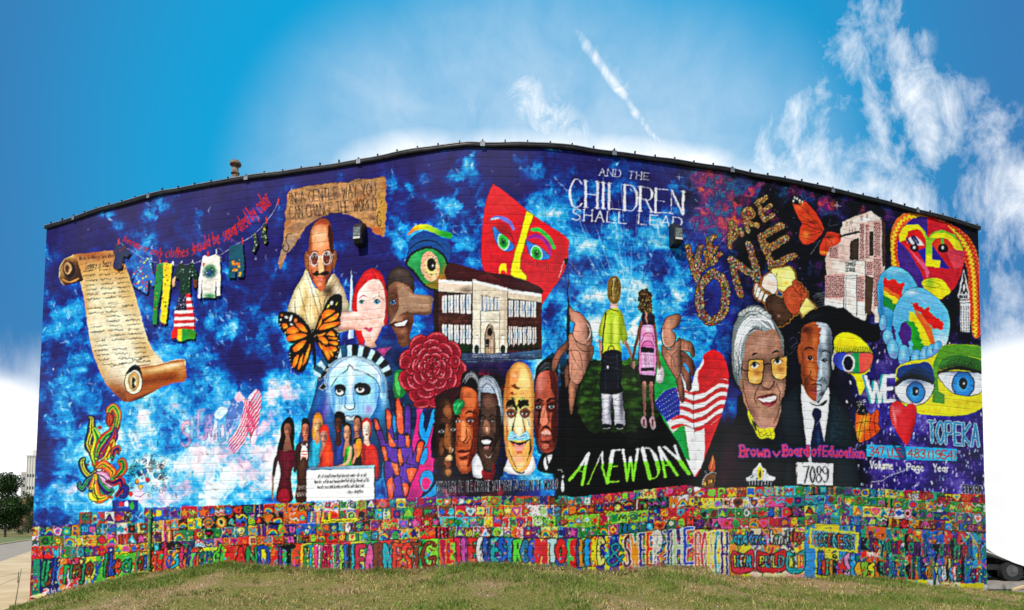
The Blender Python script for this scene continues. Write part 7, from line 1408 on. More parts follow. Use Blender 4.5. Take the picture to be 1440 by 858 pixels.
def doodle(x, y, r, bg):
    c1, c2, c3 = rc(), rc(), rc()
    while c1 == bg: c1 = rc()
    t = rng.integers(15)
    if t == 0: h = heart(x, y, r); O(h, 1.5, c2); F(h, c1); F(heart(x, y, r*.5), c3)
    elif t == 1:
        for k, c in ((1, c1), (.7, c2), (.4, c3)): F(E(x, y, r*k), c)
    elif t == 2: s_ = star(x, y, r*1.15); O(s_, 1.2, '101010'); F(s_, c1)
    elif t == 3:
        for k in range(3): F(L([(x-r, y-r+k*r*.9), (x-r*.3, y-r*.5+k*r*.9), (x+r*.3, y-r+k*r*.9), (x+r, y-r*.5+k*r*.9)], r*.3), (c1, c2, c3)[k])
    elif t == 4: text('ABEHKLMRSOVPGW'[rng.integers(14)], (x-r*.6, y-r), (x+r*.6, y-r), (x+r*.6, y+r), (x-r*.6, y+r), r*.42, c1, each=lambda m, j, c: (O(m, 1.3, '101010'), F(m, c1)))
    elif t == 5:
        for k in range(9): a = k*.7; F(L([(x+r*.45*math.cos(a), y+r*.45*math.sin(a)), (x+r*1.15*math.cos(a), y+r*1.15*math.sin(a))], r*.2), c2)
        F(E(x, y, r*.55), c1); F(E(x, y, r*.25), c3)
    elif t == 6: curl(x, y, r, c1, r*.3, 1.8, rng.uniform(0, 6)); 
    elif t == 7:
        F(E(x, y, r*.75, r), c1); F(E(x-r*.3, y-r*.25, r*.13), '101010'); F(E(x+r*.3, y-r*.25, r*.13), '101010'); F(L([(x-r*.35, y+r*.3), (x, y+r*.55), (x+r*.35, y+r*.3)], r*.14), c2)
    elif t == 8:
        for k in range(7): F(E(x+rng.uniform(-r, r), y+rng.uniform(-r, r), r*rng.uniform(.12, .35)), rc())
    elif t == 9:
        for k in range(4): F(E(x+r*.5*math.cos(k*1.57+.78), y+r*.5*math.sin(k*1.57+.78), r*.48), c1)
        F(E(x, y, r*.3), c2)
    elif t == 10: F(S(x-r, y, x-r*.2, y-r*.7, x+r*.6, y, x-r*.2, y+r*.7), c1); F(P(x+r*.4, y, x+r*1.1, y-r*.6, x+r*1.1, y+r*.6), c2); F(E(x-r*.5, y-r*.15, r*.15), '101010')
    elif t == 11:
        for k in range(4): F(L([(x-r+k*r*.66, y-r), (x-r+k*r*.66, y+r)], r*.32, s=False), (c1, c2)[k % 2])
    elif t == 12:
        for k, c in enumerate(('d42a2a', 'f4d020', '2a9a4a', '1c6ac0')): F(SUB(E(x, y+r*.6, r*(1.2-k*.24)), P(x-r*2, y+r*.6, x+r*2, y+r*.6, x+r*2, y+r*3, x-r*2, y+r*3)), c)
    elif t == 13: F(P(x, y-r, x+r, y+r*.8, x-r, y+r*.8), c1); F(P(x, y-r*.2, x+r*.5, y+r*.6, x-r*.5, y+r*.6), c2)
    else: F(L([(x-r, y+r*.6), (x-r*.4, y-r*.6), (x, y+r*.3), (x+r*.4, y-r*.6), (x+r, y+r*.6)], r*.28), c1); F(E(x, y-r*.7, r*.2), c2)
for k in range(4):
    x = 34.0+rng.uniform(-6, 4); hue = None
    while x < 1402:
        w = rng.choice([10, 15, 18, 21, 24, 28]); x1 = min(x+w, 1404)
        for sx in (797.5, 975.5, 1131):
            if x < sx-6 < x1: x1 = sx
        xm = (x+x1)/2
        if k == 0 and xm < 105: x = x1; continue
        if k == 0 and xm < 214 and rng.random() < .12: x = x1; continue
        y0a, y0b, y1a, y1b = rl(k, x+.1), rl(k, x1-.1), rl(k+1, x+.1), rl(k+1, x1-.1)
        if min(y1a-y0a, y1b-y0b) < 5: x = x1; continue
        if rng.random() < .55 or hue is None: hue = rc(DULL) if (rng.random() < (.75 if 60 < xm < 640 else .35)) else rc()
        fig('painted_block', None, lift=.006)
        cell_ = P(x, y0a, x1, y0b, x1, y1b, x, y1a)
        F(cell_, hue)
        with clip(cell_):
            if rng.random() < .35: F(P(x, y0a, xm, y0a, xm, y1b+2, x, y1b+2), rc())
            if rng.random() < .3:
                for j in range(5): F(E(rng.uniform(x, x1), rng.uniform(y0a, y1b), rng.uniform(1, 3)), rc())
            for j in range(14): F(E(rng.uniform(x, x1), rng.uniform(y0a-1, y1b+1), rng.uniform(.5, 1.1)), rc(), tex=0)
            for j in range(5): xq, yq = rng.uniform(x, x1), rng.uniform(y0a, y1b); F(L([(xq, yq), (xq+rng.uniform(-4, 4), yq+rng.uniform(-4, 4)), (xq+rng.uniform(-5, 5), yq+rng.uniform(-5, 5))], rng.uniform(.5, 1.2)), rc(), tex=0)
            n = 1 if w < 20 else 2; h = min(y1a-y0a, y1b-y0b)/2
            for j in range(n): doodle(x+w*(j+.5)/n, (y0a+y1b)/2+rng.uniform(-1, 1), min(h*.88, w/n*.48), hue)
        if rng.random() < .5: F(L([(x, y1a-.4), (x1, y1b-.4)], .8, s=False), ['101010', 'e8e4dc', 'd42a2a', 'f4d020'][rng.integers(4)], tex=0)
        F(L([(x+.3, y0a), (x+.3, y1a)], .7, s=False), ['101010', 'e8e4dc', '101010'][rng.integers(3)], tex=0)
        x = x1
# yellow plank with tiny words, and words above the rows
fig('painted_block', 'yellow plank shaped block with tiny lettering', lift=.006)
F(P(455, 731, 500, 728, 508, 730, 500, 734, 455, 736), 'f4dc2a'); scrawl(458, 733.5, 498, 731.5, 2.4, .6, '6a3a10')
# the lower lettering band: coloured patches, then the letters
def patch(x0, x1, col, k=4, ya=None, yb=None):
    fig('painted_patch', None)
    y0, y1 = (ya if ya is not None else rl(k, x0+.2)), (ya if ya is not None else rl(k, x1-.2))
    q = (yb, yb) if yb is not None else (gy(x0)+14, gy(x1)+14)
    m = P(x0, y0, x1, y1, x1, q[1], x0, q[0]); F(m, col); return m
def fill_band(x0, x1, cols, wmin=8, wmax=20, k=4, ya=None, yb=None, busy=.5):
    x = x0
    while x < x1-.5:
        w = min(rng.uniform(wmin, wmax), x1-x)
        if x1-(x+w) < wmin*.6: w = x1-x
        c = cols[rng.integers(len(cols))]; m = patch(x, x+w, c, k, ya, yb)
        with clip(m):
            top = (m.a/PS+Y0)
            for j in range(int(w*busy*3)):
                cx, cy = rng.uniform(x, x+w), rng.uniform(top, top+60)
                if rng.random() < .5: F(E(cx, cy, rng.uniform(.8, 3)), rc())
                else: F(L([(cx, cy), (cx+rng.uniform(-6, 6), cy+rng.uniform(-9, 9)), (cx+rng.uniform(-6, 6), cy+rng.uniform(-12, 12))], rng.uniform(.7, 2.4)), rc())
        x += w
fill_band(30, 120, ['2a8a6a', '6a1c4a', 'd83a4a', '1c2a6a', 'f08a2a', '2a9a4a'], busy=.5)
fill_band(120, 330, ['f0a028', 'f4d030', '5ab83a', 'd8342a', '2a9a4a', 'f06a2a', 'e8c83a'], busy=.35)
fill_band(330, 600, ['f0502a', 'f4dc2a', 'c8342a', '2a9a4a', 'd83a2a', 'f4e03a'], busy=.6)
fill_band(600, 640, ['8ad03a', '4ab83a', '3a9ab0'], busy=.5)
fill_band(640, 722, ['18a09a', '2a9a5a', '5a2a8a', '1c8a9a'], busy=.3)
fill_band(722, 773, ['f4e04a', 'f0e88a', 'f4c83a'], busy=.3)
fill_band(773, 797.5, ['f4dc3a', '1c5a9a'], busy=.3)
fill_band(797.5, 845, ['3ab8e0', 'f4dc2a', '5ab85a', '4a3a9a'], busy=.3)
fill_band(845, 880, ['2a3a9a', 'f4dc2a', '2a8a5a', 'f4a8b8'], 5, 9, busy=.5)
fill_band(880, 975.5, ['f4d02a', '1c6ac0', '2a9a4a', '5a2a7a', 'd83a5a', '3ab8d0'], 6, 12, busy=.9)
fill_band(975.5, 1026, ['f4d02a', '6a1c4a', '4a1c3a', 'd8642a', '2a9a7a'], 6, 12, busy=.8)
fill_band(1026, 1131, ['f4dc2a', 'f08a3a', 'f4c8b0', 'e8d83a'], 10, 22, busy=.6)
fill_band(1131, 1210, ['3a9ad8', 'f4dc2a', '1c4a9a', 'f4d82a'], 12, 24, busy=.3)
fill_band(1210, 1404, ['d83a3a', '2a9a6a', '1c6ac0', '3aa8c8', '5a2a7a', 'f0702a', '1c8a8a'], 7, 14, busy=.9)
CUR[0] = 0
def bl(s, x0, x1, t0, t1, b0, b1, w, cols=None, edge='0a0a0c', ow=1.6, inner=.4, slant=0, gap=.3, name='painted_letter'):
    """big outlined letters, every letter a piece of its own"""
    def e(m, j, c):
        fig(name, None)
        col = rc() if cols is None else cols[j % len(cols)]
        O(m, ow*2, edge if rng.random() < .8 else rc()); F(m, col)
        with clip(m):
            for q in range(7): F(E((m.c+rng.random()*(m.d-m.c))/PS+X0, (m.a+rng.random()*(m.b-m.a))/PS+Y0, rng.uniform(.7, 1.8)), rc())
    text(s, (x0, t0), (x1, t1), (x1, b1), (x0, b0), w, 'fff', gap=gap, slant=slant, each=e)
SC = ['1c8a5a', '7a3a1c', '2a4a9a', 'c8482a', '3a9a4a', '14605a', 'd83a3a']
bl('Usher', 58, 94, 790, 783, 822, 818, 3.4, SC, slant=4); bl('in', 98, 112, 786, 784, 812, 810, 3.2, SC, slant=3); bl('joy', 114, 140, 784, 780, 812, 806, 3.2, SC, slant=3)
bl('like', 146, 168, 780, 776, 810, 806, 3.4, SC, slant=3); bl('a', 172, 184, 780, 778, 806, 804, 3.2, SC); bl('long', 190, 218, 775, 772, 802, 796, 3.4, SC, slant=3); bl('lost', 229, 256, 772, 768, 800, 796, 3.4, ['d83a5a', '3a4a9a', '18a4b0'], slant=3); bl('friend', 260, 306, 770, 766, 796, 792, 3.2, ['2a3a7a', '5ab83a', 'e86a2a', '14605a'], slant=4)
fig('painted_lettering', 'small white lettering on the green patch at the lower left')
text('and let it stay', (60, 830), (98, 822), (98, 828), (60, 837), .9, 'e8f0e0'); F(P(40, 838, 62, 834, 66, 860, 38, 870), 'e8dc9a', idw=None); dots(P(42, 840, 64, 836, 60, 866, 40, 868), ['101010', '2a8a4a', 'c83a2a'], 26, 1.6)
F(P(78, 832, 150, 822, 150, 830, 100, 846), '1c2480', idw=None)
bl('AND IT', 332, 412, 771, 768, 796, 798, 3.8, DULL); bl('LET PLAY TEMPER', 424, 500, 768, 767, 800, 804, 2.6, ow=.9); bl('EARNEST', 502, 590, 768, 765, 804, 803, 5.4)
bl('GI', 594, 622, 766, 760, 798, 796, 4); bl('VE', 622, 636, 762, 760, 792, 790, 4.6)
bl('THE', 641, 669, 759, 759, 788, 788, 5.4, ['c81c48', 'b84a9a', 'e0302a']); bl('GUEST', 672, 720, 759, 759, 787, 787, 5.6, ['e8f0f4', '2a5aa8', '18a0a8', '1c5ab8', '2a8ab8']); bl('ROOM', 724, 766, 761, 761, 789, 789, 5.4, ['5ac83a', '2a7a9a', '1c5ab8', 'd8282a']); bl('TO', 772, 793, 760, 761, 789, 789, 6, ['b8dcf0', 'd8282a'])
bl('SILENC', 804, 848, 762, 758, 796, 792, 4.8, ['d8282a', '2a5ab8', 'f0862a', '2a9ad0', 'f4d82a', 'e8e070']); bl('&', 855, 876, 766, 762, 796, 792, 2.6, ['2a8a9a'])
bl('SWEEP', 878, 928, 754, 748, 797, 793, 3.2, ['7a3a1c', 'f4a02a', '2a4a8a', 'e83a3a', 'e8dcc8'], edge='e8e4dc'); bl('THE', 934, 974, 748, 742, 793, 792, 3.4, ['4a5a8a', 'b8d0a0', '2a5ab8'], edge='e8e4dc')
bl('PORCH', 978, 1022, 750, 749, 806, 808, 3.0, ['d8642a', 'd8284a', 'f4e04a', '2a9aa0', '5a2a7a'], edge='e8dcc0')
bl('and', 1032, 1050, 748, 747, 764, 764, 2.2, ['2a9ab0']); bl('dance', 1054, 1076, 748, 748, 764, 764, 2, ['3a7ab8']); bl('when it', 1078, 1110, 746, 746, 764, 764, 2, ['9ab8c8', 'd8dcc8']); bl('rings', 1112, 1130, 744, 744, 760, 760, 2, ['d8402a'])
for x0, x1, c, w_ in ((1030, 1058, 'd83a4a', 'DREAM'), (1066, 1104, 'c8242a', 'BUILD'), (1107, 1130.5, '18a0a0', 'WISH')):
    fig('painted_pennant', 'painted pennant with a scalloped dark border in the lettering band' if x0 == 1030 else None)
    m = S(x0, 776, (x0+x1)/2, 780, x1, 774, x1, 800, (x0+x1)/2, 806, x0, 802); O(m, 3.4, '14202a'); F(m, c)
    bl(w_, x0+3, x1-3, 782, 782, 796, 797, 1.9, ['e8c83a', '3a9ad8', 'c8dce0'], name='painted_letter')
F(P(1066, 806, 1104, 806, 1104, 818, 1068, 818), 'f4e0a0', idw=None); F(P(1106, 810, 1131, 806, 1131, 822, 1106, 822), 'f49a90', idw=None)
fig('painted_frame', 'yellow framed panel lettered GOODNESS')
fm = P(1138, 742, 1208, 748, 1206, 778, 1138, 770); F(fm, 'f4e02a'); im = P(1141, 745, 1204, 751, 1202, 774, 1141, 767); F(im, '9ab8e0')
with clip(im):
    for k in range(26): x = 1141+k*2.5; F(L([(x, 744), (x, 776)], 1.0, s=False), ['101014', '2a8a5a', '5a6ab8'][k % 3])
bl('GOODNESS', 1145, 1198, 750, 754, 766, 771, 2.0, ['e8542a', '2a8ab8', '1c9a8a', 'c8342a', '18a0a8'], gap=.25)
bl('Heroism', 1152, 1186, 776, 780, 806, 810, 3.6, ['2a5aa8', 'd8342a', '2a9a5a', 'f0862a', '101418']); bl('Stays', 1189, 1228, 780, 782, 812, 812, 5.2, ['f08ab8', '2a9ad0', 'f4a82a', '8ab83a', 'f4dc2a'])
fig('painted_lettering', 'small white scribbled letters beside a red dot')
F(E(1214, 779, 4.5), 'e02a2a'); text('MERAKI', (1219, 775), (1237, 777), (1237, 783), (1219, 781), 1.1, 'f0e8ec')
TL = ['101418', '2a8a6a', '5a2a6a', 'c82a3a', '1c6a9a', '2a3a8a', 'd8862a', '14806a', '8a1c3a']
bl('make', 1212, 1234, 748, 749, 772, 776, 2.1, TL, gap=.3, ow=.9); bl('your', 1238, 1268, 750, 752, 777, 778, 2.2, TL, gap=.3, ow=.9); bl('family', 1272, 1310, 752, 754, 780, 782, 2.2, TL, gap=.3, ow=.9); bl('you', 1314, 1334, 755, 757, 782, 783, 2.2, TL, ow=.9); bl('think is', 1337, 1386, 757, 758, 784, 786, 2.1, TL, gap=.3, ow=.9)
bl('and give', 1234, 1270, 780, 781, 808, 810, 2.2, TL, gap=.3, ow=.9); bl('all that', 1275, 1312, 783, 785, 812, 816, 2.2, TL, gap=.3, ow=.9); bl('you love', 1316, 1350, 786, 787, 816, 817, 2.8, ['b8c86a', '5a9ad0', 'e8dcc8', '2a6a5a'], gap=.25); bl('there', 1352, 1386, 788, 790, 817, 819, 2.1, TL, gap=.3, ow=.9)
for x0, x1, ys_, cs in ((1234, 1272, (812, 816), ['3a4ab8', 'd82a3a']), (1274, 1300, (815, 822), ['f4dc2a', '4ac8e0', 'f4e84a']), (1300, 1320, (815, 828), ['f4f03a', '1c6a3a', 'f4f4f0'])):
    x = x0
    while x < x1: patch(x, min(x+4, x1), rc(cs), ya=ys_[0]); x += 4
m = patch(1236, 1273, 'd8202c', ya=820); m = patch(1274, 1300, '2a4ab0', ya=826); m = patch(1350, 1384, 'f0e02a', ya=820); m = patch(1320, 1350, 'f0d8a0', ya=818)
dots(m, ['d8402a', '2a9a4a', 'f4c82a'], 60, 1.6)
CUR[0] = 0
F(P(1384, 822, 1404, 820, 1404, 860, 1380, 860), 'd8d4d0')
fig('painted_block', 'dark blue block with a red apple, a white cup and green leaves', lift=.006)
m = P(158, 703.5, 194, 703, 194, 718, 158, 719); F(m, '2a3a8a')
with clip(m): F(E(170.5, 709, 3, 4), 'c8284a'); F(E(178, 709, 3, 4.5), 'e8e4ec'); F(S(182, 712, 186, 705, 189, 713, 185, 717), '2a9a3a'); F(E(174, 713, 10, 1), '3a6ab0')
for s_, x0, x1, y, c in (('LOVE', 1279, 1292, 694, 'e8e4f4'), ('VIVA', 1294, 1312, 692, 'd8342a'), ('APPLE', 1318, 1336, 699, 'c82a3a')):
    fig('painted_lettering', None); text(s_, (x0, y), (x1, y+1), (x1, y+9), (x0, y+8), 1.5, c, each=lambda m, j, cc: (O(m, 1, '141a4a'), F(m, c)))
CUR[0] = 0
F(P(24, 780, 44.5, 780, 41.5, 880, 24, 880), 'b8202a')
for k in range(1300):                     # fine doodling over the whole band
    x = rng.uniform(42, 1390); y = rng.uniform(rl(0, x)+1, gy(x)+4); r = rng.uniform(.8, 2.6)
    F(L([(x, y), (x+rng.normal(0, r), y+rng.normal(0, r*1.3)), (x+rng.normal(0, r), y+rng.normal(0, r*1.5))], rng.uniform(.45, .9)), ['0c0c12', '0c0c12', 'f2efe6', rc(), rc(DULL)][rng.integers(5)], a=.8, tex=0)
# hand-made look: waver the edges a little, then deepen the paint (local contrast and chroma)
def blur(A, r):
    for ax in (0, 1):
        c = np.cumsum(np.concatenate([np.repeat(np.take(A, [0], ax), r+1, ax), A, np.repeat(np.take(A, [-1], ax), r, ax)], ax), axis=ax, dtype=np.float64)
        n = A.shape[ax]; A = ((np.take(c, range(2*r+1, n+2*r+1), ax)-np.take(c, range(0, n), ax))/(2*r+1)).astype(np.float32)
    return A
WA = (fbm(PH, PW, 9, 201, 3)-.5); WB = (fbm(PH, PW, 9, 202, 3)-.5)
_yy, _xx = np.mgrid[0:PH, 0:PW]; _amp = np.where(_yy/PS+Y0 > np.interp(_xx/PS+X0, LX, LY[0]), 6, 3.4)
CV = CV[np.clip((_yy+WA*_amp).astype(int), 0, PH-1), np.clip((_xx+WB*_amp).astype(int), 0, PW-1)]
CV = CV+(CV-blur(CV, 5))*.45+(CV-blur(CV, 16))*.25
# figures: brushed tone steps and a darker rim, the way the portraits are built up on the wall
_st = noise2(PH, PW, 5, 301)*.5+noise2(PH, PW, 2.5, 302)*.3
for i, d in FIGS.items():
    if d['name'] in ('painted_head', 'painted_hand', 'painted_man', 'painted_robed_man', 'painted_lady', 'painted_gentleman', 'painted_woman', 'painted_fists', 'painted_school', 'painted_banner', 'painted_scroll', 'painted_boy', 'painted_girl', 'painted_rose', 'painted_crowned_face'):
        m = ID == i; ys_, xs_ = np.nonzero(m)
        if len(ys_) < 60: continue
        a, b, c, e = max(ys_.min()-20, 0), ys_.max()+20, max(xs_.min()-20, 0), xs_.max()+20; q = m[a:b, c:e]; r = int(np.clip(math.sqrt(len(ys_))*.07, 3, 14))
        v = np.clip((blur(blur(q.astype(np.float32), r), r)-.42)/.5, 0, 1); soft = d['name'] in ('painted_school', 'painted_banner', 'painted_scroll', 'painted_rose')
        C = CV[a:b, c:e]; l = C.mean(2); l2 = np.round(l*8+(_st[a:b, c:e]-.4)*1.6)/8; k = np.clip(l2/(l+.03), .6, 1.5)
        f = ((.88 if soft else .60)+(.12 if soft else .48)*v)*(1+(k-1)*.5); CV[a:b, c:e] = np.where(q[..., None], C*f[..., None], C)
_l = CV.mean(2, keepdims=True); CV = np.clip(_l+(CV-_l)*1.03, 0, 1); _bd = np.clip(((_yy/PS+Y0)-np.interp(_xx/PS+X0, LX, LY[0]))/2, 0, 1)[..., None]; CV = np.clip(CV*(1.06-.12*_bd)-.035, 0, 1).astype(np.float32)

# ---------------------------------------------------------------- scene helpers
COL = scn.collection
def tag(o, label=None, cat=None, group=None, kind=None):
    for k, v in (('label', label), ('category', cat), ('group', group), ('kind', kind)):
        if v: o[k] = v
    return o
def empty(name, loc, label, cat, group=None, rz=0):
    o = bpy.data.objects.new(name, None); COL.objects.link(o); o.location = loc; o.rotation_euler = (0, 0, rz); o.empty_display_size = .3
    return tag(o, label, cat, group)
def add(name, me, parent=None, mat=None, **k):
    o = bpy.data.objects.new(name, me); COL.objects.link(o)
    if parent is not None: o.parent = parent
    if mat is not None and not me.materials: me.materials.append(mat)
    return tag(o, **k)
def mesh_np(name, v, f, cols=None, smooth=False):
    """v: n x 3, f: m x 4 (or m x 3) index array"""
    v = np.asarray(v, np.float32); f = np.asarray(f, np.int32)
    me = bpy.data.meshes.new(name); n = f.shape[1]
    me.vertices.add(len(v)); me.vertices.foreach_set('co', v.ravel())
    me.loops.add(f.size); me.loops.foreach_set('vertex_index', f.ravel())
    me.polygons.add(len(f)); me.polygons.foreach_set('loop_start', np.arange(0, f.size, n, dtype=np.int32)); me.polygons.foreach_set('loop_total', np.full(len(f), n, np.int32))
    if smooth: me.polygons.foreach_set('use_smooth', np.ones(len(f), bool))
    if cols is not None:
        a = me.color_attributes.new('Col', 'FLOAT_COLOR', 'POINT')
        a.data.foreach_set('color', np.concatenate([cols, np.ones((len(cols), 1))], 1).astype(np.float32).ravel())
    me.update(calc_edges=True); return me
def mesh_bm(name, bm, smooth=False):
    me = bpy.data.meshes.new(name); bmesh.ops.recalc_face_normals(bm, faces=bm.faces); bm.to_mesh(me); bm.free()
    if smooth:
        for p in me.polygons: p.use_smooth = True
    return me
def bx(bm, x0, y0, z0, x1, y1, z1, bev=0):
    r = bmesh.ops.create_cube(bm, size=1); vs = r['verts']
    for v in vs: v.co = Vector(((x0+x1)/2+v.co.x*(x1-x0), (y0+y1)/2+v.co.y*(y1-y0), (z0+z1)/2+v.co.z*(z1-z0)))
    if bev:
        es = list({e for v in vs for e in v.link_edges}); bmesh.ops.bevel(bm, geom=es, offset=bev, segments=2, affect='EDGES')
    return vs
def cyl(bm, p0, p1, r0, r1=None, n=14, cap=True):
    p0, p1 = Vector(p0), Vector(p1); d = p1-p0; r1 = r0 if r1 is None else r1
    r = bmesh.ops.create_cone(bm, cap_ends=cap, segments=n, radius1=r0, radius2=max(r1, 1e-4), depth=d.length)
    q = d.to_track_quat('Z', 'Y')
    for v in r['verts']: v.co = q @ v.co+(p0+p1)/2
def mat(name, col=None, rough=.7, metal=0, noise=None, bump=0, bscale=20, attr=None, spec=.3, cols=None, nscale=4, detail=6):
    m = bpy.data.materials.new(name); m.use_nodes = True; t = m.node_tree; b = t.nodes['Principled BSDF']
    b.inputs['Roughness'].default_value = rough; b.inputs['Metallic'].default_value = metal; b.inputs['Specular IOR Level'].default_value = spec
    tcn = t.nodes.new('ShaderNodeTexCoord')
    if attr:
        a = t.nodes.new('ShaderNodeAttribute'); a.attribute_name = attr; t.links.new(a.outputs['Color'], b.inputs['Base Color'])
    elif cols:
        n = t.nodes.new('ShaderNodeTexNoise'); n.inputs['Scale'].default_value = nscale; n.inputs['Detail'].default_value = detail; n.inputs['Roughness'].default_value = .62; t.links.new(tcn.outputs['Object'], n.inputs['Vector'])
        r = t.nodes.new('ShaderNodeValToRGB'); t.links.new(n.outputs['Fac'], r.inputs['Fac']); e = r.color_ramp.elements
        while len(e) < len(cols): e.new(.5)
        for i, (p, c) in enumerate(cols): e[i].position = p; e[i].color = (*c, 1)
        t.links.new(r.outputs['Color'], b.inputs['Base Color'])
    else: b.inputs['Base Color'].default_value = (*col, 1)
    if bump:
        n = t.nodes.new('ShaderNodeTexNoise'); n.inputs['Scale'].default_value = bscale; n.inputs['Detail'].default_value = 5; t.links.new(tcn.outputs['Object'], n.inputs['Vector'])
        bu = t.nodes.new('ShaderNodeBump'); bu.inputs['Strength'].default_value = bump; bu.inputs['Distance'].default_value = .01; t.links.new(n.outputs['Fac'], bu.inputs['Height']); t.links.new(bu.outputs[0], b.inputs['Normal'])
    return m
# ---------------------------------------------------------------- the wall: plan, heights, painted skin
H_TOP = EYE+8.0
ROOF = [(-60, 372), (40, 331), (65, 323), (140, 299.3), (232, 273.7), (323, 257.5), (400, 247.5), (470, 236.5), (524, 228.5), (560, 221), (623, 210.5), (657, 206.5), (712, 207.5), (768, 208.5), (810, 212.5), (902, 224.7), (955, 233), (1023, 242.5), (1090, 255), (1130, 262.6), (1172, 272.7), (1220, 282.5), (1266, 294), (1338, 313), (1375, 324.5), (1400, 333), (1500, 370)]
_u, _y = [], []
for x, y in ROOF:
    d = px_dir(x, y-3); _u.append(d.x/d.y); _y.append((H_TOP-EYE)/(d.z/d.y))
_uu = np.linspace(_u[0], _u[-1], 800); _yy = np.interp(_uu, _u, _y)
_k = np.hanning(15); _k /= _k.sum(); _ys = np.convolve(np.pad(_yy, 7, mode='edge'), _k, 'valid')
def Yu(u): return np.interp(u, _uu, _ys)
def to_px(X, Y, Z):
    """world point -> photo pixel"""
    z = Z-EYE; fw = Y*math.cos(PITCH)+z*math.sin(PITCH); up = -Y*math.sin(PITCH)+z*math.cos(PITCH)
    return 720+F_PX*X/fw, 429+SHY-F_PX*up/fw
def wall_pt(x, y, out=0.0):
    """the wall point seen at a photo pixel, moved 'out' metres off the wall"""
    d = px_dir(x, y); u = d.x/d.y; Y = float(Yu(u)); n = wall_n(u)
    return Vector((u*Y, Y, EYE+d.z/d.y*Y))+n*out
def wall_n(u):
    e = .004; a = np.array([(u-e)*Yu(u-e), Yu(u-e)]); b = np.array([(u+e)*Yu(u+e), Yu(u+e)]); t = b-a; n = Vector((t[1], -t[0], 0)); n.normalize(); return n
def edge_u(x, y): d = px_dir(x, y); return d.x/d.y, EYE+d.z/d.y*float(Yu(d.x/d.y))
uLt, zLt = edge_u(65.5, 325); uLb, zLb = edge_u(41, 850); uRt, zRt = edge_u(1375.5, 327); uRb, zRb = edge_u(1388.5, 833)
def uL(z): return uLt+(uLb-uLt)*(z-zLt)/(zLb-zLt)
def uR(z): return uRt+(uRb-uRt)*(z-zRt)/(zRb-zRt)
Z_BOT = EYE-2.75; CO = .2032
NF = 10                                         # rows to a course, plus one for the joint
zs, joint, course = [], [], []
k0 = int(math.floor((Z_BOT-EYE)/CO)); k = k0
while EYE+k*CO < H_TOP:
    zb = EYE+k*CO; zs.append(zb); joint.append(True); course.append(k)
    for j in range(NF+1): zs.append(zb+.009+(CO-.018)*j/NF); joint.append(False); course.append(k)
    k += 1
zs = np.array(zs); joint = np.array(joint); course = np.array(course); kk = zs <= H_TOP; zs, joint, course = zs[kk], joint[kk], course[kk]
NC = 1335; NR = len(zs)
T = np.linspace(0, 1, NC)
Ug = uL(zs)[:, None]*(1-T)+uR(zs)[:, None]*T
Yg = Yu(Ug.ravel()).reshape(Ug.shape); Xg = Ug*Yg; Zg = np.repeat(zs[:, None], NC, 1)
tx = np.gradient(Xg, axis=1); ty = np.gradient(Yg, axis=1); ll = np.hypot(tx, ty); nx, ny = ty/ll, -tx/ll
arc = np.cumsum(ll, 1)
# colours and ids from the painting
PXg, PYg = to_px(Xg, Yg, Zg)
def sample(A, px, py):
    x = np.clip((px-X0)*PS-.5, 0, PW-1.01); y = np.clip((py-Y0)*PS-.5, 0, PH-1.01); xi, yi = x.astype(int), y.astype(int); fx, fy = (x-xi)[..., None], (y-yi)[..., None]
    return (A[yi, xi]*(1-fx)+A[yi, xi+1]*fx)*(1-fy)+(A[yi+1, xi]*(1-fx)+A[yi+1, xi+1]*fx)*fy
CB = CV.copy(); CB[:, 1:-1] = CV[:, 1:-1]*.6+(CV[:, :-2]+CV[:, 2:])*.2; C2 = CB.copy(); C2[1:-1] = CB[1:-1]*.6+(CB[:-2]+CB[2:])*.2
cg = np.clip(sample(C2, PXg, PYg), 0, 1)
cg = np.where(cg <= .04045, cg/12.92, ((cg+.055)/1.055)**2.4)
# block-by-block wear: every block of the wall takes the paint a little differently
r_ = np.random.default_rng(5); bi = np.floor(arc/.4064+.5*(course[:, None] % 2)).astype(int)+20
tab = r_.normal(1, .028, (400, 200)); cg = cg*tab[(course[:, None]-k0) % 400, bi % 200][..., None]
vj = np.zeros_like(arc, bool); vj[:, 1:] = (bi[:, 1:] != bi[:, :-1])
wear = fbm(NR, NC, 40, 91, 4)
jj = joint[:, None] | (vj & (wear > .47))
cg = np.where(joint[:, None, None], cg*(.60+.36*np.clip((wear-.42)*5, 0, 1))[..., None], cg)
cg = np.where((vj & ~joint[:, None])[..., None], cg*(.90+.1*np.clip((wear-.4)*4, 0, 1))[..., None], cg)
# rain streaks from the coping, sun-faded areas, soil splashed up from the turf
rs = noise2(NC, 1, 7, 61)[:, 0]*.6+noise2(NC, 1, 2.5, 62)[:, 0]*.4; hz = np.clip((H_TOP-Zg)/2.6, 0, 1)
stn = 1-.30*np.clip((rs-.55)*4, 0, 1)[None]*np.exp(-hz*3.2)*(.4+1.2*wear)
fade = np.clip((fbm(NR, NC, 160, 95, 4)-.5)*3, 0, 1)*.05
zfoot = np.interp(PXg[0], GX, GY)
spl = np.clip(1-(zfoot[None]-PYg)/(3+10*noise2(1, NC, 9, 66)[0][None]), 0, 1)**1.5*.75*(.4+1.2*wear)
cg = cg*stn[..., None]*(1-fade[..., None])+fade[..., None]*.5
cg = cg*(1-spl[..., None])+np.array([.17, .115, .065])*spl[..., None]
PAINT = .82
cg = np.clip(cg*PAINT+.004, 0, .86)
dep = np.where(joint[:, None], -.006, np.where(vj, -.0015, 0))+r_.normal(0, .0013, (400, 200))[(course[:, None]-k0) % 400, bi % 200]
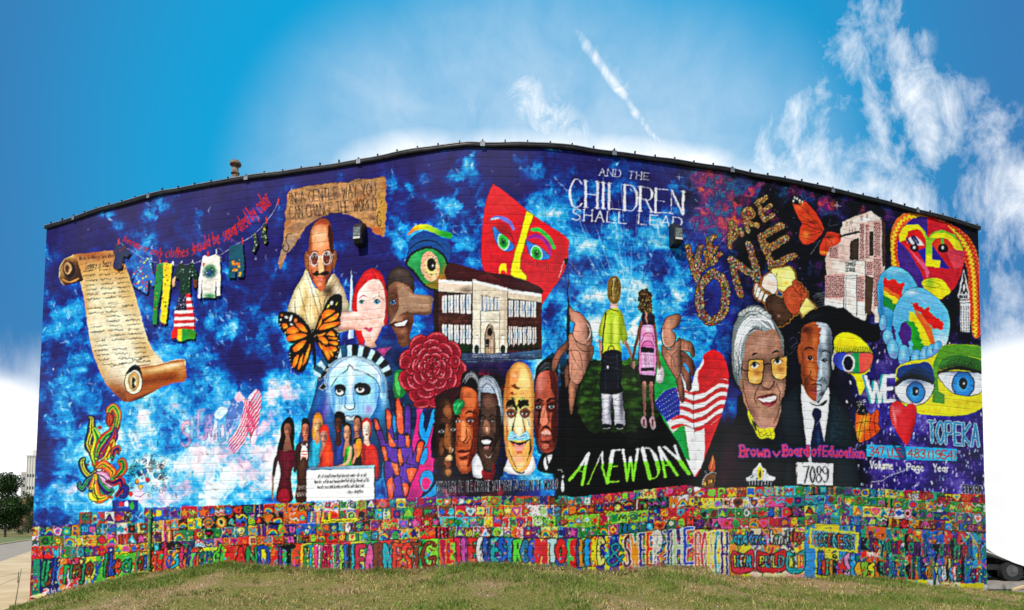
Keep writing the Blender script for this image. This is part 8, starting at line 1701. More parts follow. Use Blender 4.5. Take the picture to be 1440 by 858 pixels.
pcx, pcy = (PXg[:-1, :-1]+PXg[1:, 1:])/2, (PYg[:-1, :-1]+PYg[1:, 1:])/2
qi = ID[np.clip(((pcy-Y0)*PS).astype(int), 0, PH-1), np.clip(((pcx-X0)*PS).astype(int), 0, PW-1)]
M_PAINT = mat('wall_paint', attr='Col', rough=.75, spec=.08, bump=.2, bscale=60)
bld = empty('mural_building', (0, 15, 0), 'long block building whose whole front is a bright mural above rows of painted blocks', 'building')
bpy.context.view_layer.update()
binv = bld.matrix_world.inverted()
def piece(name, sel, lift, parent, label=None):
    """cut the quads 'sel' out of the wall skin as one object"""
    r, c = np.nonzero(sel); a = r*NC+c; q = np.stack([a, a+1, a+NC+1, a+NC], 1)
    idx, inv = np.unique(q, return_inverse=True); f = inv.reshape(q.shape)
    rr, cc = idx//NC, idx % NC; d = dep[rr, cc]+lift
    if lift: d = np.full(len(idx), lift)+dep[rr, cc]*.4
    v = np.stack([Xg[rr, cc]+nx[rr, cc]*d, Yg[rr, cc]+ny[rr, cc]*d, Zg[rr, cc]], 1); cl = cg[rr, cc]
    if lift:                                     # returns round the edge of a raised piece
        e = np.concatenate([f[:, [0, 1]], f[:, [1, 2]], f[:, [2, 3]], f[:, [3, 0]]]); key = np.sort(e, 1); _, ii, ct = np.unique(key, axis=0, return_index=True, return_counts=True)
        b = e[ii[ct == 1]]; bi_, binv_ = np.unique(b, return_inverse=True); bb = binv_.reshape(b.shape)
        back = v[bi_].copy(); back[:, 0] -= nx[rr, cc][bi_]*(lift+.012); back[:, 1] -= ny[rr, cc][bi_]*(lift+.012)
        n0 = len(v); v = np.vstack([v, back]); cl = np.vstack([cl, cl[bi_]*.8])
        f = np.vstack([f, np.stack([b[:, 1], b[:, 0], n0+bb[:, 0], n0+bb[:, 1]], 1)])
    v = v-np.array(bld.location)
    o = add(name, mesh_np(name, v, f, cl), None, M_PAINT, label=label); o.parent = parent
    return o
cnt = {i: 0 for i in FIGS}
u_, c_ = np.unique(qi, return_counts=True)
for i, c in zip(u_, c_): cnt[int(i)] = int(c)
objs = {}
wall = piece('mural_wall', (qi == 0) | np.isin(qi, [i for i in FIGS if cnt.get(i, 0) < (6 if FIGS[i]['parent'] else 12)]), 0, bld, 'blockwork wall painted with blue cloudy sky turning to black and violet space')
order = np.argsort(qi, axis=None, kind='stable'); flat = qi.ravel()[order]
for i, d in FIGS.items():
    if cnt.get(i, 0) < (6 if d['parent'] else 12):
        if any(e['parent'] == i for e in FIGS.values()) and d['name'] != 'house_number_sign':
            o = bpy.data.objects.new(d['name'], None); COL.objects.link(o); o.parent = bld; tag(o, d['label']); objs[i] = o
        continue
    lo, hi = np.searchsorted(flat, i), np.searchsorted(flat, i, 'right')
    sel = np.zeros(qi.size, bool); sel[order[lo:hi]] = True; sel = sel.reshape(qi.shape)
    if d['name'] == 'house_number_sign': continue
    par = objs.get(d['parent'], bld) if d['parent'] else bld
    if d['parent'] and FIGS[d['parent']]['name'] == 'house_number_sign': continue
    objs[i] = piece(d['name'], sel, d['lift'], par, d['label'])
    if d['name'] in ('painted_script', 'painted_scribble', 'painted_swirls'): objs[i]['kind'] = 'stuff'
# the number board: a thing of its own, hung on the wall
si = [i for i in FIGS if FIGS[i]['name'] == 'house_number_sign'][0]; dis = [i for i in FIGS if FIGS[i]['parent'] == si and FIGS[i]['name'] == 'letter']
so = piece('number_board', qi == si, .03, None); so.location = bld.location
tag(so, 'white board with the number 7089 in black digits, fixed over the painted tie', 'sign')
for di in dis: piece('digit', qi == di, .0302, so)
# rest of the building
uls, urs = float(uL(H_TOP)), float(uR(H_TOP))
M_BLOCK = mat('plain_blockwork', cols=[(.3, (.20, .19, .18)), (.7, (.30, .29, .27))], nscale=3, rough=.9, bump=.5, bscale=30)
M_ROOF = mat('roof_membrane', cols=[(.3, (.10, .10, .10)), (.7, (.17, .17, .16))], nscale=1.5, rough=.9)
M_DARK = mat('dark_metal', cols=[(.35, (.012, .012, .015)), (.7, (.035, .034, .035))], nscale=6, rough=.45, metal=.4, spec=.4)
M_LIP = mat('grey_metal_lip', cols=[(.3, (.16, .17, .18)), (.7, (.34, .35, .36))], nscale=9, rough=.4, metal=.5)
bo = np.array(bld.location)
def local(me): me.transform(__import__('mathutils').Matrix.Translation(-bld.location)); return me
BACK = 34.0
for nm, fu in (('side_wall', uL), ('side_wall', uR)):
    v = []
    for z in (zs[0], zs[-1]+.02):
        u = float(fu(z)); Y = float(Yu(u)); v += [(u*Y, Y+.01, z), (u*Y*.999, BACK, z)]
    sgn = -1 if fu is uL else 1; v2 = [(a-sgn*.25, b+.02, c) for a, b, c in v]
    f = [(0, 1, 3, 2), (4, 6, 7, 5), (0, 2, 6, 4), (1, 5, 7, 3), (2, 3, 7, 6), (0, 4, 5, 1)]
    me = mesh_np(nm, v+v2, f); local(me); add(nm, me, bld, M_BLOCK)
xl, xr = uls*float(Yu(uls)), urs*float(Yu(urs))
bm = bmesh.new(); bx(bm, xl+.26, BACK-.25, zs[0], xr-.26, BACK, H_TOP-.05); add('back_wall', local(mesh_bm('back_wall', bm)), bld, M_BLOCK)
us = np.linspace(uls, urs, 90)
front = [(u*float(Yu(u)), float(Yu(u))+.15) for u in us]
bm = bmesh.new(); vs = [bm.verts.new((x, y, H_TOP-.3)) for x, y in front]+[bm.verts.new((xr-.3, BACK-.3, H_TOP-.3)), bm.verts.new((xl+.3, BACK-.3, H_TOP-.3))]; bm.faces.new(vs)
add('roof', local(mesh_bm('roof', bm)), bld, M_ROOF)
def sweep(prof, us):
    """prof: (out, z) points swept along the top of the wall"""
    v, f = [], []; n = len(prof)
    for u in us:
        Y = float(Yu(u)); nn_ = wall_n(u)
        wb = .007*math.sin(u*31)+.004*math.sin(u*83+1)
        for o, z in prof: v.append((u*Y+nn_.x*(o+wb*(o > .03)), Y+nn_.y*(o+wb*(o > .03)), z+(wb if z > t_+.01 or o > .03 else 0)))
    for i in range(len(us)-1):
        for j in range(n): a = i*n+j; b = i*n+(j+1) % n; f.append((a, b, b+n, a+n))
    me = mesh_np('coping', v, f); return me
us2 = np.linspace(uls-.0005, urs+.0005, 240)
# edge metal in lengths, with the real small sags between the brackets
t_ = H_TOP
add('coping', local(sweep([(-.3, t_-.04), (-.3, t_+.03), (.04, t_+.034), (.06, t_+.02), (.062, t_-.04), (.04, t_-.055), (.0015, t_-.055), (.0015, t_-.03)], us2)), bld, M_DARK)
add('coping_lip', local(sweep([(.02, t_+.036), (.02, t_+.044), (.066, t_+.042), (.07, t_+.022), (.064, t_+.022)], us2)), bld, M_LIP)
brk = None; arcpos = 0; last = None
samp = np.linspace(uls+.002, urs-.002, 2600); acc = .25
for i in range(1, len(samp)):
    a, b = samp[i-1], samp[i]; acc += math.hypot(b*Yu(b)-a*Yu(a), Yu(b)-Yu(a))
    if acc > .47:
        acc = 0; u = float(b); Y = float(Yu(u)); n_ = wall_n(u)
        if brk is None:
            bm = bmesh.new(); bx(bm, -.018, -.115, -.06, .018, .02, .0, .004); bx(bm, -.022, -.12, -.005, .022, -.05, .055, .006); cyl(bm, (0, -.085, .05), (0, -.085, .078), .013, .009, 8)
            brk = mesh_bm('gutter_bracket', bm)
        nb = globals().get('nb', 0)+1
        if nb % 6 == 3:                      # cover plate over a joint in the edge metal
            bm = bmesh.new(); bx(bm, -.05, -.012, -.062, .05, -.002, .046, .002); bx(bm, -.05, -.012, .04, .05, .08, .048); jp = mesh_bm('joint_plate', bm); q = add('joint_plate', jp, bld, M_LIP); q.location = Vector((u*Y, Y, t_))+n_*.062-bld.location; q.rotation_euler = (0, 0, math.atan2(n_.x, -n_.y))
        o = add('gutter_bracket', brk, bld, M_DARK); o.location = Vector((u*Y, Y, t_+.052+random.Random(i).uniform(-.012, .012)))-bld.location; o.scale = (.62, .62, .55); o.rotation_euler = (0, random.Random(i).uniform(-.05, .05), math.atan2(n_.x, -n_.y))
# roof vent
p = wall_pt(323.5, 257); vp = Vector((p.x*1.02, p.y*1.02+.3, t_-.02))
bm = bmesh.new(); cyl(bm, vp, vp+Vector((0, 0, .66)), .075, .07, 20); cyl(bm, vp+Vector((0, 0, .5)), vp+Vector((0, 0, .53)), .1, .1, 20)
M_RUST = mat('rusty_vent', cols=[(.35, (.09, .04, .02)), (.55, (.28, .2, .13)), (.7, (.32, .3, .27))], nscale=9, rough=.7, bump=.3)
vo = add('vent_pipe', local(mesh_bm('vent_pipe', bm, True)), bld, M_RUST)
bm = bmesh.new(); r = bmesh.ops.create_uvsphere(bm, u_segments=20, v_segments=10, radius=.135)
for v in r['verts']: v.co.z = max(v.co.z, -.035)*.8; v.co += vp+Vector((0, 0, .74))
for a in range(4): q = a*1.57; cyl(bm, vp+Vector((.06*math.cos(q), .06*math.sin(q), .62)), vp+Vector((.08*math.cos(q), .08*math.sin(q), .74)), .012, n=6)
cap = add('vent_cap', local(mesh_bm('vent_cap', bm, True)), vo, M_RUST)
# painted drainpipe running into the band of blocks
M_PIPE = mat('painted_pipe', cols=[(.3, (.02, .16, .10)), (.5, (.06, .25, .08)), (.62, (.5, .42, .04)), (.7, (.03, .2, .2))], nscale=7, rough=.5)
a = wall_pt(214, 716, .05); b = wall_pt(213, 812, .05); b.x, b.y = a.x, a.y
bm = bmesh.new(); cyl(bm, a, b, .035, n=14); cyl(bm, b+Vector((0, 0, .06)), b-Vector((0, 0, .03)), .055, n=14)
for z in (.2, .9, 1.4): bx(bm, a.x-.06, a.y-.045, a.z-z-.015, a.x+.06, a.y+.08, a.z-z+.015)
add('drainpipe', local(mesh_bm('drainpipe', bm)), bld, M_PIPE)
# ---------------------------------------------------------------- the two wall lamps
M_LENS = mat('lamp_lens', cols=[(.3, (.10, .12, .10)), (.6, (.32, .36, .33))], nscale=12, rough=.12, spec=.6)
M_CASE = mat('lamp_case', cols=[(.3, (.010, .010, .012)), (.7, (.03, .03, .034))], nscale=8, rough=.5, metal=.3)
M_LBL = mat('lamp_trim', cols=[(.3, (.5, .5, .47)), (.7, (.7, .7, .66))], nscale=15, rough=.3)  # plain pale grey of the lower trim bar
def lamp(x, y, label):
    d = px_dir(x, y); u = d.x/d.y; n_ = wall_n(u); p = wall_pt(x, y)
    t = empty('wall_lamp', p, label, 'lamp', 'lamps fixed high on the mural wall', math.atan2(n_.x, -n_.y))
    bm = bmesh.new(); bx(bm, -.10, -.045, -.26, .10, .012, .24, .012); add('back_plate', mesh_bm('back_plate', bm), t, M_CASE)
    bm = bmesh.new()
    pr = [(-.04, .25), (-.15, .22), (-.24, .12), (-.25, -.10), (-.20, -.24), (-.05, -.26)]
    vv = [[bm.verts.new((s, y_, z)) for y_, z in pr] for s in (-.105, .105)]
    for q in vv: bm.faces.new(q)
    for i in range(len(pr)): j = (i+1) % len(pr); bm.faces.new((vv[0][i], vv[0][j], vv[1][j], vv[1][i]))
    bmesh.ops.bevel(bm, geom=bm.edges[:], offset=.008, segments=1, affect='EDGES'); add('housing', mesh_bm('housing', bm), t, M_CASE)
    bm = bmesh.new(); v = [bm.verts.new(q) for q in ((-.082, -.2535, .09), (.082, -.2535, .09), (.082, -.2585, -.09), (-.082, -.2585, -.09))]; bm.faces.new(v); r = bmesh.ops.extrude_face_region(bm, geom=bm.faces[:]); bmesh.ops.translate(bm, vec=(0, -.006, 0), verts=[g for g in r['geom'] if isinstance(g, bmesh.types.BMVert)])
    add('lens', mesh_bm('lens', bm), t, M_LENS)
    bm = bmesh.new(); bx(bm, -.075, -.268, -.115, .075, -.25, -.155, .004); add('lower_trim', mesh_bm('lower_trim', bm), t, M_LBL)
    bm = bmesh.new(); cyl(bm, (0, -.1, .245), (0, -.1, .30), .022, n=12); cyl(bm, (0, -.1, .285), (0, -.02, .285), .014, n=10); add('conduit', mesh_bm('conduit', bm), t, M_CASE)
    bm = bmesh.new(); 
    for k in range(5): bx(bm, -.085, -.262, -.07+k*.034, .085, -.2665, -.064+k*.034)
    add('guard', mesh_bm('guard', bm), t, M_CASE)
lamp(509.5, 332, 'dark box lamp under the torn parchment banner')
lamp(946.5, 333, 'dark box lamp under the last letters of the children lettering')
# ---------------------------------------------------------------- ground
R = random.Random(3)
def hbase(x): return EYE+float(np.interp(x, [-9, 10], [-2.33, -1.86]))
FOOT = [(px, y) for px, y in zip(GX, GY)]
_fu, _fz = [], []
for x, y in FOOT:
    d = px_dir(x, y); u = d.x/d.y; _fu.append(u); _fz.append(EYE+d.z/d.y*float(Yu(u)))
def hterr(X, Y):
    X = np.asarray(X, float); Y = np.asarray(Y, float)
    hb = EYE+np.interp(X, [-9, 10], [-2.33, -1.86]); Yw = 15+np.interp(X, [-14, -12.5, -.95, 12.9, 14], [4.6, 4.1, .0, 4.4, 4.8])
    u = X/np.maximum(np.where(Y > 6, Y, 6), 1); uu = np.clip(X/np.maximum(Yw, 1), _fu[0], _fu[-1])
    zf = np.interp(uu, _fu, _fz); Yw = np.interp(uu, np.linspace(-.8, .8, 400), Yu(np.linspace(-.8, .8, 400)))
    d = np.clip(Yw-Y, 0, None); f = np.clip(1-d/8.8, 0, 1)**1.15
    side = np.clip(1-(np.abs(X)-12.6)/2.2, 0, 1); side = side*side*(3-2*side)
    h = hb+(zf-hb)*f*side
    return h
G = []; xs_ = np.concatenate([[-1500, -700, -300, -150, -80, -45, -30, -22], np.arange(-18, 18.01, .25), [22, 30, 45, 80, 150, 300, 700, 1500]]); ys_ = np.concatenate([[-400, -100, -30, -10, -3, 2], np.arange(5, 21.01, .25), [24, 30, 45, 80, 150, 300, 700, 2000]])
XX, YY = np.meshgrid(xs_, ys_); HH = hterr(XX, YY); rg = np.random.default_rng(8)
near = (np.abs(XX) < 18) & (YY > 5) & (YY < 20.5); HH = HH+np.where(near, rg.normal(0, .022, XX.shape), 0)
nr, nc = XX.shape; a = (np.arange(nr-1)[:, None]*nc+np.arange(nc-1)).ravel()
me = mesh_np('ground', np.stack([XX.ravel(), YY.ravel(), HH.ravel()], 1), np.stack([a, a+1, a+nc+1, a+nc], 1), smooth=True)
def ground_mat():
    m = bpy.data.materials.new('dry_turf_soil'); m.use_nodes = True; t = m.node_tree; b = t.nodes['Principled BSDF']; b.inputs['Roughness'].default_value = .95; b.inputs['Specular IOR Level'].default_value = .1
    tc_ = t.nodes.new('ShaderNodeTexCoord')
    def nz(s, d=8, r=.6): n = t.nodes.new('ShaderNodeTexNoise'); n.inputs['Scale'].default_value = s; n.inputs['Detail'].default_value = d; n.inputs['Roughness'].default_value = r; t.links.new(tc_.outputs['Object'], n.inputs['Vector']); return n.outputs['Fac']
    def rp(f, cs):
        r = t.nodes.new('ShaderNodeValToRGB'); t.links.new(f, r.inputs['Fac']); e = r.color_ramp.elements
        while len(e) < len(cs): e.new(.5)
        for i, (p, c) in enumerate(cs): e[i].position = p; e[i].color = (*c, 1)
        return r.outputs['Color']
    def mx(f, a, b_): n = t.nodes.new('ShaderNodeMix'); n.data_type = 'RGBA'; t.links.new(f, n.inputs[0]); t.links.new(a, n.inputs[6]); t.links.new(b_, n.inputs[7]); return n.outputs[2]
    soil = rp(nz(28, 10, .75), [(.36, (.12, .07, .035)), (.5, (.28, .18, .09)), (.64, (.55, .42, .23))]); turf = rp(nz(34, 10, .75), [(.36, (.03, .042, .008)), (.5, (.15, .15, .035)), (.64, (.42, .34, .11))])
    k = t.nodes.new('ShaderNodeMapRange'); t.links.new(nz(.55, 6, .65), k.inputs[0]); k.inputs[1].default_value = .38; k.inputs[2].default_value = .52
    c1 = mx(k.outputs[0], soil, turf)
    t.links.new(c1, b.inputs['Base Color'])
    bu = t.nodes.new('ShaderNodeBump'); bu.inputs['Strength'].default_value = .6; bu.inputs['Distance'].default_value = .03; t.links.new(nz(25), bu.inputs['Height']); t.links.new(bu.outputs[0], b.inputs['Normal'])
    return m
M_GROUND = ground_mat(); tag(add('ground', me, None, M_GROUND), kind='structure')
# left: pavement slabs, road, lawn (each a sheet a little above the ground)
def gpt(x, y, lift=0):
    d = px_dir(x, y); t = -2.33/d.z; return Vector((d.x*t, d.y*t, EYE-2.33+lift))
def sheet(name, pts, lift, m, label=None):
    bm = bmesh.new(); bm.faces.new([bm.verts.new((p.x, p.y, EYE-2.33+lift)) for p in pts]); me = mesh_bm(name, bm); me.flip_normals() if me.polygons[0].normal.z < 0 else None
    o = add(name, me, None, m); tag(o, kind='structure'); return o
M_CONC = mat('pale_concrete', cols=[(.3, (.52, .37, .19)), (.5, (.66, .48, .26)), (.7, (.78, .60, .36))], nscale=.35, rough=.9, bump=.4, bscale=8)
M_ASPH = mat('worn_asphalt', cols=[(.3, (.32, .26, .19)), (.7, (.43, .36, .27))], nscale=.5, rough=.9, bump=.4, bscale=12)
M_LAWN = mat('far_lawn', cols=[(.3, (.08, .12, .03)), (.5, (.17, .2, .06)), (.7, (.26, .27, .1))], nscale=.25, rough=1)
def ext(p, q, s0, s1): d = q-p; return p-d*s0, p+d*s1
e1 = ext(gpt(0, 790), gpt(40, 776), 3, 2.2); e2 = ext(gpt(0, 766), gpt(40, 760), 3, 2.2)
near1, near2 = Vector((-34, 4, 0)), Vector((-12.9, 4, 0))
sheet('pavement', [e1[0], near1, near2, Vector((-12.75, 18.7, 0)), Vector((-12.9, 34.5, 0)), e1[1]], .004, M_CONC)
sheet('road', [e2[0], e1[0], e1[1], e2[1]], .008, M_ASPH)
# kerb along the far side of the road
def bar(name, p, q, w_, h, m, lift=0, **k):
    d = (q-p); d.z = 0; L_ = d.length; bm = bmesh.new(); bx(bm, 0, -w_/2, -.02, L_, w_/2, h, .01); me = mesh_bm(name, bm); o = add(name, me, None, m, **k); o.location = (p.x, p.y, EYE-2.33+lift); o.rotation_euler = (0, 0, math.atan2(d.y, d.x)); return o
bar('kerb', e2[0], e2[1], .3, .14, M_CONC, kind='structure')
sheet('lawn', [e2[0]+Vector((0, .4, 0)), e2[1]+Vector((0, .4, 0)), e2[1]+Vector((60, 90, 0)), e2[0]+Vector((-120, 90, 0))], .012, M_LAWN)
a, b = gpt(-40, 749), gpt(60, 748); sheet('path', [a, b, b+Vector((6, 18, 0)), a+Vector((-6, 18, 0))], .016, mat('far_path', cols=[(.3, (.45, .42, .36)), (.7, (.6, .57, .5))], nscale=.5, rough=.9))
# slab joints that can be told apart on the near pavement: recessed dark strips
M_JOINT = mat('joint_dirt', cols=[(.3, (.05, .04, .03)), (.7, (.10, .085, .06))], nscale=4, rough=1)
for k, (p, q) in enumerate(((gpt(-30, 818), gpt(44, 802)), (gpt(-30, 835), gpt(26, 812)), (gpt(20, 858), gpt(30, 800)))):
    d = (q-p).normalized(); n_ = Vector((-d.y, d.x, 0))*.012; sheet('pavement_joint', [p-n_, q-n_, q+n_, p+n_], .007, M_JOINT)
# right: gravel
M_GRAV = mat('gravel', cols=[(.3, (.14, .12, .10)), (.5, (.26, .23, .19)), (.68, (.40, .36, .31))], nscale=5, detail=12, rough=1, bump=.8, bscale=18)
bm = bmesh.new(); bm.faces.new([bm.verts.new(q) for q in ((12.9, 18.9, hbase(20)+.006), (15.5, 16.9, hbase(20)+.006), (60, 16, hbase(20)+.006), (90, 90, hbase(20)+.006), (13.2, 90, hbase(20)+.006), (13.2, 34, hbase(20)+.006))])
tag(add('gravel_ground', mesh_bm('gravel_ground', bm), None, M_GRAV), kind='structure')
# ---------------------------------------------------------------- grass: blades in tufts, thick and green here, thin and straw-coloured there
rg = np.random.default_rng(17)
N = 210000
X = rg.uniform(-13.5, 17.5, N); Yw = Yu(np.clip(X/16.5, -.72, .72)); Yw = Yu(X/Yw); d_ = rg.random(N)**1.25*7.5; Y = Yw-.03-d_
Y = np.where(rg.random(N) < .08, Yw-.02-rg.random(N)*.25, Y)
keep = (Y > 8.5) & ~((X < -12.2) & (Y < 30)) & (X/Y > -.70) & (X/Y < .76); X, Y = X[keep], Y[keep]; N = len(X)
pn = fbm(300, 300, 26, 55, 4); patchv = pn[np.clip(((Y-4)*14).astype(int), 0, 299), np.clip(((X+15)*9).astype(int), 0, 299)]
patch2 = fbm(300, 300, 7, 56, 3)[np.clip(((Y-4)*14).astype(int), 0, 299), np.clip(((X+15)*9).astype(int), 0, 299)]
greenness = np.clip((patchv-.478)*10+(patch2-.5)*2.2+np.where(X > 6.5, .5, 0)+np.where((X > -4) & (X < 3), .18, -.1), 0, 1)
clump = patch2 > .44; keep2 = clump | (rg.random(N) < .3); X, Y, greenness, patch2 = X[keep2], Y[keep2], greenness[keep2], patch2[keep2]; Yw = Yw[keep][keep2]; keep = slice(None); N = len(X)
H = rg.uniform(.01, .042, N)*(.6+1.3*np.clip(patch2-.35, 0, .4)*2.5)*(1+.8*greenness)+np.where(Yw[keep]-Y < .25, .025, 0); W = rg.uniform(.003, .0065, N)
A = rg.uniform(0, 6.283, N); LA = rg.uniform(.2, 1.6, N)*H; L2 = rg.uniform(0, 6.283, N)
tf = rg.integers(0, N, 1500); tn = 15; TX = np.repeat(X[tf], tn)+rg.normal(0, .03, 1500*tn); TY = np.repeat(Y[tf], tn)+rg.normal(0, .03, 1500*tn); TH = np.repeat(rg.uniform(.04, .10, 1500), tn)*rg.uniform(.5, 1.1, 1500*tn)
X = np.r_[X, TX]; Y = np.r_[Y, TY]; H = np.r_[H, TH]; W = np.r_[W, rg.uniform(.003, .007, len(TX))]; A = np.r_[A, rg.uniform(0, 6.283, len(TX))]; LA = np.r_[LA, TH*rg.uniform(.2, 1, len(TX))]; L2 = np.r_[L2, rg.uniform(0, 6.283, len(TX))]; greenness = np.r_[greenness, np.repeat(np.where(rg.random(1500) < .62, 1.0, .0), tn)]; N = len(X)
Z = hterr(X, Y)
base_ = np.stack([X, Y, Z], 1); s_ = np.stack([np.cos(A)*W, np.sin(A)*W, 0*W], 1); t1 = np.stack([np.cos(L2)*LA*.35, np.sin(L2)*LA*.35, H*.6], 1); t2 = np.stack([np.cos(L2)*LA, np.sin(L2)*LA, H], 1)
V = np.stack([base_-s_-[0, 0, .01], base_+s_-[0, 0, .01], base_+t1+s_*.7, base_+t1-s_*.7, base_+t2], 1)      # 5 verts
fq = np.arange(N)[:, None]*5+np.array([0, 1, 2, 3]); ft = np.arange(N)[:, None]*5+np.array([3, 2, 4])
dry = np.array([.62, .48, .20]); grn = np.array([.15, .25, .03]); brn = np.array([.26, .16, .075])
gm = np.clip(greenness+rg.normal(0, .25, N), 0, 1)[:, None]; cc_ = dry*(1-gm)+grn*gm; bb = (rg.random(N) < .25*(1-greenness))[:, None]; cc_ = np.where(bb, brn, cc_)*rg.uniform(.35, 1.2, N)[:, None]
V = V.reshape(-1, 3); C5 = np.repeat(cc_, 5, 0)
allf = np.vstack([np.stack([ft[:, 0], ft[:, 1], ft[:, 2]], 1), fq[:, [0, 1, 2]], fq[:, [0, 2, 3]]])
M_GRASS = mat('grass_blades', attr='Col', rough=.75, spec=.15)
tag(add('grass', mesh_np('grass', V, allf, C5), None, M_GRASS), 'patchy turf, straw brown and green, rising to the foot of the mural', 'grass', kind='stuff')
# broken soil line and rank weeds against the foot of the wall
rq = np.random.default_rng(31); v, c = [], []
for k in range(5200):
    px_ = rq.uniform(60, 1392); d = px_dir(px_, 800); u = d.x/d.y; Yk = float(Yu(u)); off = .015+rq.random()**2*.16; x, y = u*(Yk-off), Yk-off; z = float(hterr(x, y)); h = rq.uniform(.03, .12)*(1.8 if rq.random() < .06 else 1); a = rq.uniform(0, 6.28); w_ = rq.uniform(.004, .010); l = rq.uniform(0, .06)
    v += [(x-w_, y, z-.02), (x+w_, y, z-.02), (x+l*math.cos(a), y-abs(l*math.sin(a)), z+h)]; c += [np.array([[.40, .30, .14], [.10, .15, .03], [.16, .11, .06]][rq.integers(3)])*rq.uniform(.6, 1.2)]*3
tag(add('weeds_at_wall', mesh_np('weeds_at_wall', v, np.arange(len(v)).reshape(-1, 3), np.array(c)), None, M_GRASS), 'ragged dry weeds growing along the foot of the mural wall', 'weeds', kind='stuff')
bm = bmesh.new()
for k in range(700):
    px_ = R.uniform(50, 1392); d = px_dir(px_, 800); u = d.x/d.y; Yk = float(Yu(u))-R.uniform(.0, .14); x, y = u*Yk, Yk; z = float(hterr(x, y)); s = R.uniform(.02, .055)
    r = bmesh.ops.create_icosphere(bm, subdivisions=1, radius=s)
    for q in r['verts']: q.co = Vector((q.co.x*R.uniform(1, 1.8)+x, q.co.y+y, q.co.z*R.uniform(.35, .7)+z))
tag(add('soil', mesh_bm('soil', bm), None, mat('bare_soil', cols=[(.3, (.10, .065, .04)), (.7, (.24, .17, .10))], nscale=6, rough=1)), 'crumbled brown soil banked along the foot of the wall', 'soil', kind='stuff')
# dead leaves, stones and litter on the turf
M_STONE = mat('small_stone', cols=[(.3, (.30, .28, .25)), (.7, (.55, .52, .48))], nscale=14, rough=.9)
bm = bmesh.new()
for k in range(420):
    x = R.uniform(-12, 15); y = float(Yu(x/16.5))-R.uniform(.1, 6); z = float(hterr(x, y)); s = R.uniform(.006, .022)
    r = bmesh.ops.create_icosphere(bm, subdivisions=1, radius=s)
    for v in r['verts']: v.co = Vector((v.co.x*R.uniform(.8, 1.5)+x, v.co.y*R.uniform(.8, 1.5)+y, v.co.z*.6+z+s*.3))
tag(add('gravel_stones', mesh_bm('gravel_stones', bm), None, M_STONE), 'small pale stones scattered through the thin turf', 'stones', kind='stuff')
# ---------------------------------------------------------------- far left: trees, tower, block, fence
def leaf_mesh(name, clumps, n, size, seed, squash=1):
    r = np.random.default_rng(seed); cs = np.array(clumps); pick = r.integers(len(cs), size=n); c = cs[pick]
    dv = r.normal(size=(n, 3)); dv /= np.linalg.norm(dv, axis=1)[:, None]; rad = r.random(n)**.45
    p = c[:, :3]+dv*rad[:, None]*c[:, 3:4]*np.array([1, 1, squash])
    a = r.normal(size=(n, 3)); a /= np.linalg.norm(a, axis=1)[:, None]; b = np.cross(a, r.normal(size=(n, 3))); b /= np.linalg.norm(b, axis=1)[:, None]; s = size*r.uniform(.6, 1.3, n)[:, None]
    v = np.stack([p-a*s, p+b*s*.5, p+a*s, p-b*s*.5], 1).reshape(-1, 3); f = np.arange(n*4).reshape(-1, 4)
    col = np.array([.034, .068, .015])*r.uniform(.5, 1.5, (n, 1))+r.normal(0, .004, (n, 3)); tone = r.uniform(.75, 1.25, len(cs))[pick][:, None]
    return mesh_np(name, v, f, np.repeat(np.clip(col*tone, .01, 1), 4, 0))
M_LEAF = mat('foliage', attr='Col', rough=.7, spec=.2); M_BARK = mat('bark', cols=[(.3, (.05, .035, .025)), (.7, (.12, .09, .06))], nscale=6, rough=.95, bump=.5)
def tree(x, ybase, ytop, wpx, D, label, seed, n=5200, tr=.25):
    d = px_dir(x, ybase); X_ = d.x/d.y*D; z0 = EYE-2.33; hgt = (ybase-ytop)/F_PX*D; wid = wpx/F_PX*D/2
    t = empty('tree', (X_, D, z0), label, 'tree', 'trees beyond the road'); r = random.Random(seed)
    bm = bmesh.new(); cyl(bm, (0, 0, -.2), (0, 0, hgt*tr*1.6), hgt*.02, hgt*.012, 10)
    cl = []
    for k in range(30):
        q = r.random(); zz = hgt*(tr*.8+(1-tr*.8)*q*.93); ww = wid*math.sin(min(1, q*1.1+.22)*math.pi*.86)**.7; a = r.uniform(0, 6.28); rr = ww*math.sqrt(r.random())*.72
        p = Vector((rr*math.cos(a), rr*math.sin(a), zz)); cl.append((*p, wid*r.uniform(.32, .5)))
        if k % 3 == 0: cyl(bm, (0, 0, zz*.55), p, hgt*.008, hgt*.002, 6)
    add('trunk', mesh_bm('trunk', bm), t, M_BARK); add('crown', leaf_mesh('crown', cl, n, hgt*.016, seed), t, M_LEAF)
tree(7, 755, 664, 52, 150, 'dark rounded street tree on the lawn at the left edge', 4, 15000)
tree(40, 748, 690, 30, 230, 'bushy tree beside the mural edge, in front of the brick block', 5, 4500, .12)
tree(31, 748, 712, 22, 200, 'small shrubby tree low behind the street tree', 6, 2600, .05)
tree(-30, 752, 690, 50, 190, 'far tree beyond the lawn, leftmost', 9, 3000, .2)
def far_box(name, label, x0, x1, ytop, D, depth, m, parts):
    a = px_dir(x0, 740); b = px_dir(x1, 740); X_0, X_1 = a.x/a.y*D, b.x/b.y*D; z1 = (740-ytop)/F_PX*D+2.33
    t = empty(name, ((X_0+X_1)/2, D, EYE-2.33), label, 'building'); w_ = X_1-X_0
    bm = bmesh.new(); bx(bm, -w_/2, 0, -.5, w_/2, depth, z1); add('wall', mesh_bm('wall', bm), t, m)
    parts(t, w_, z1, depth); return t
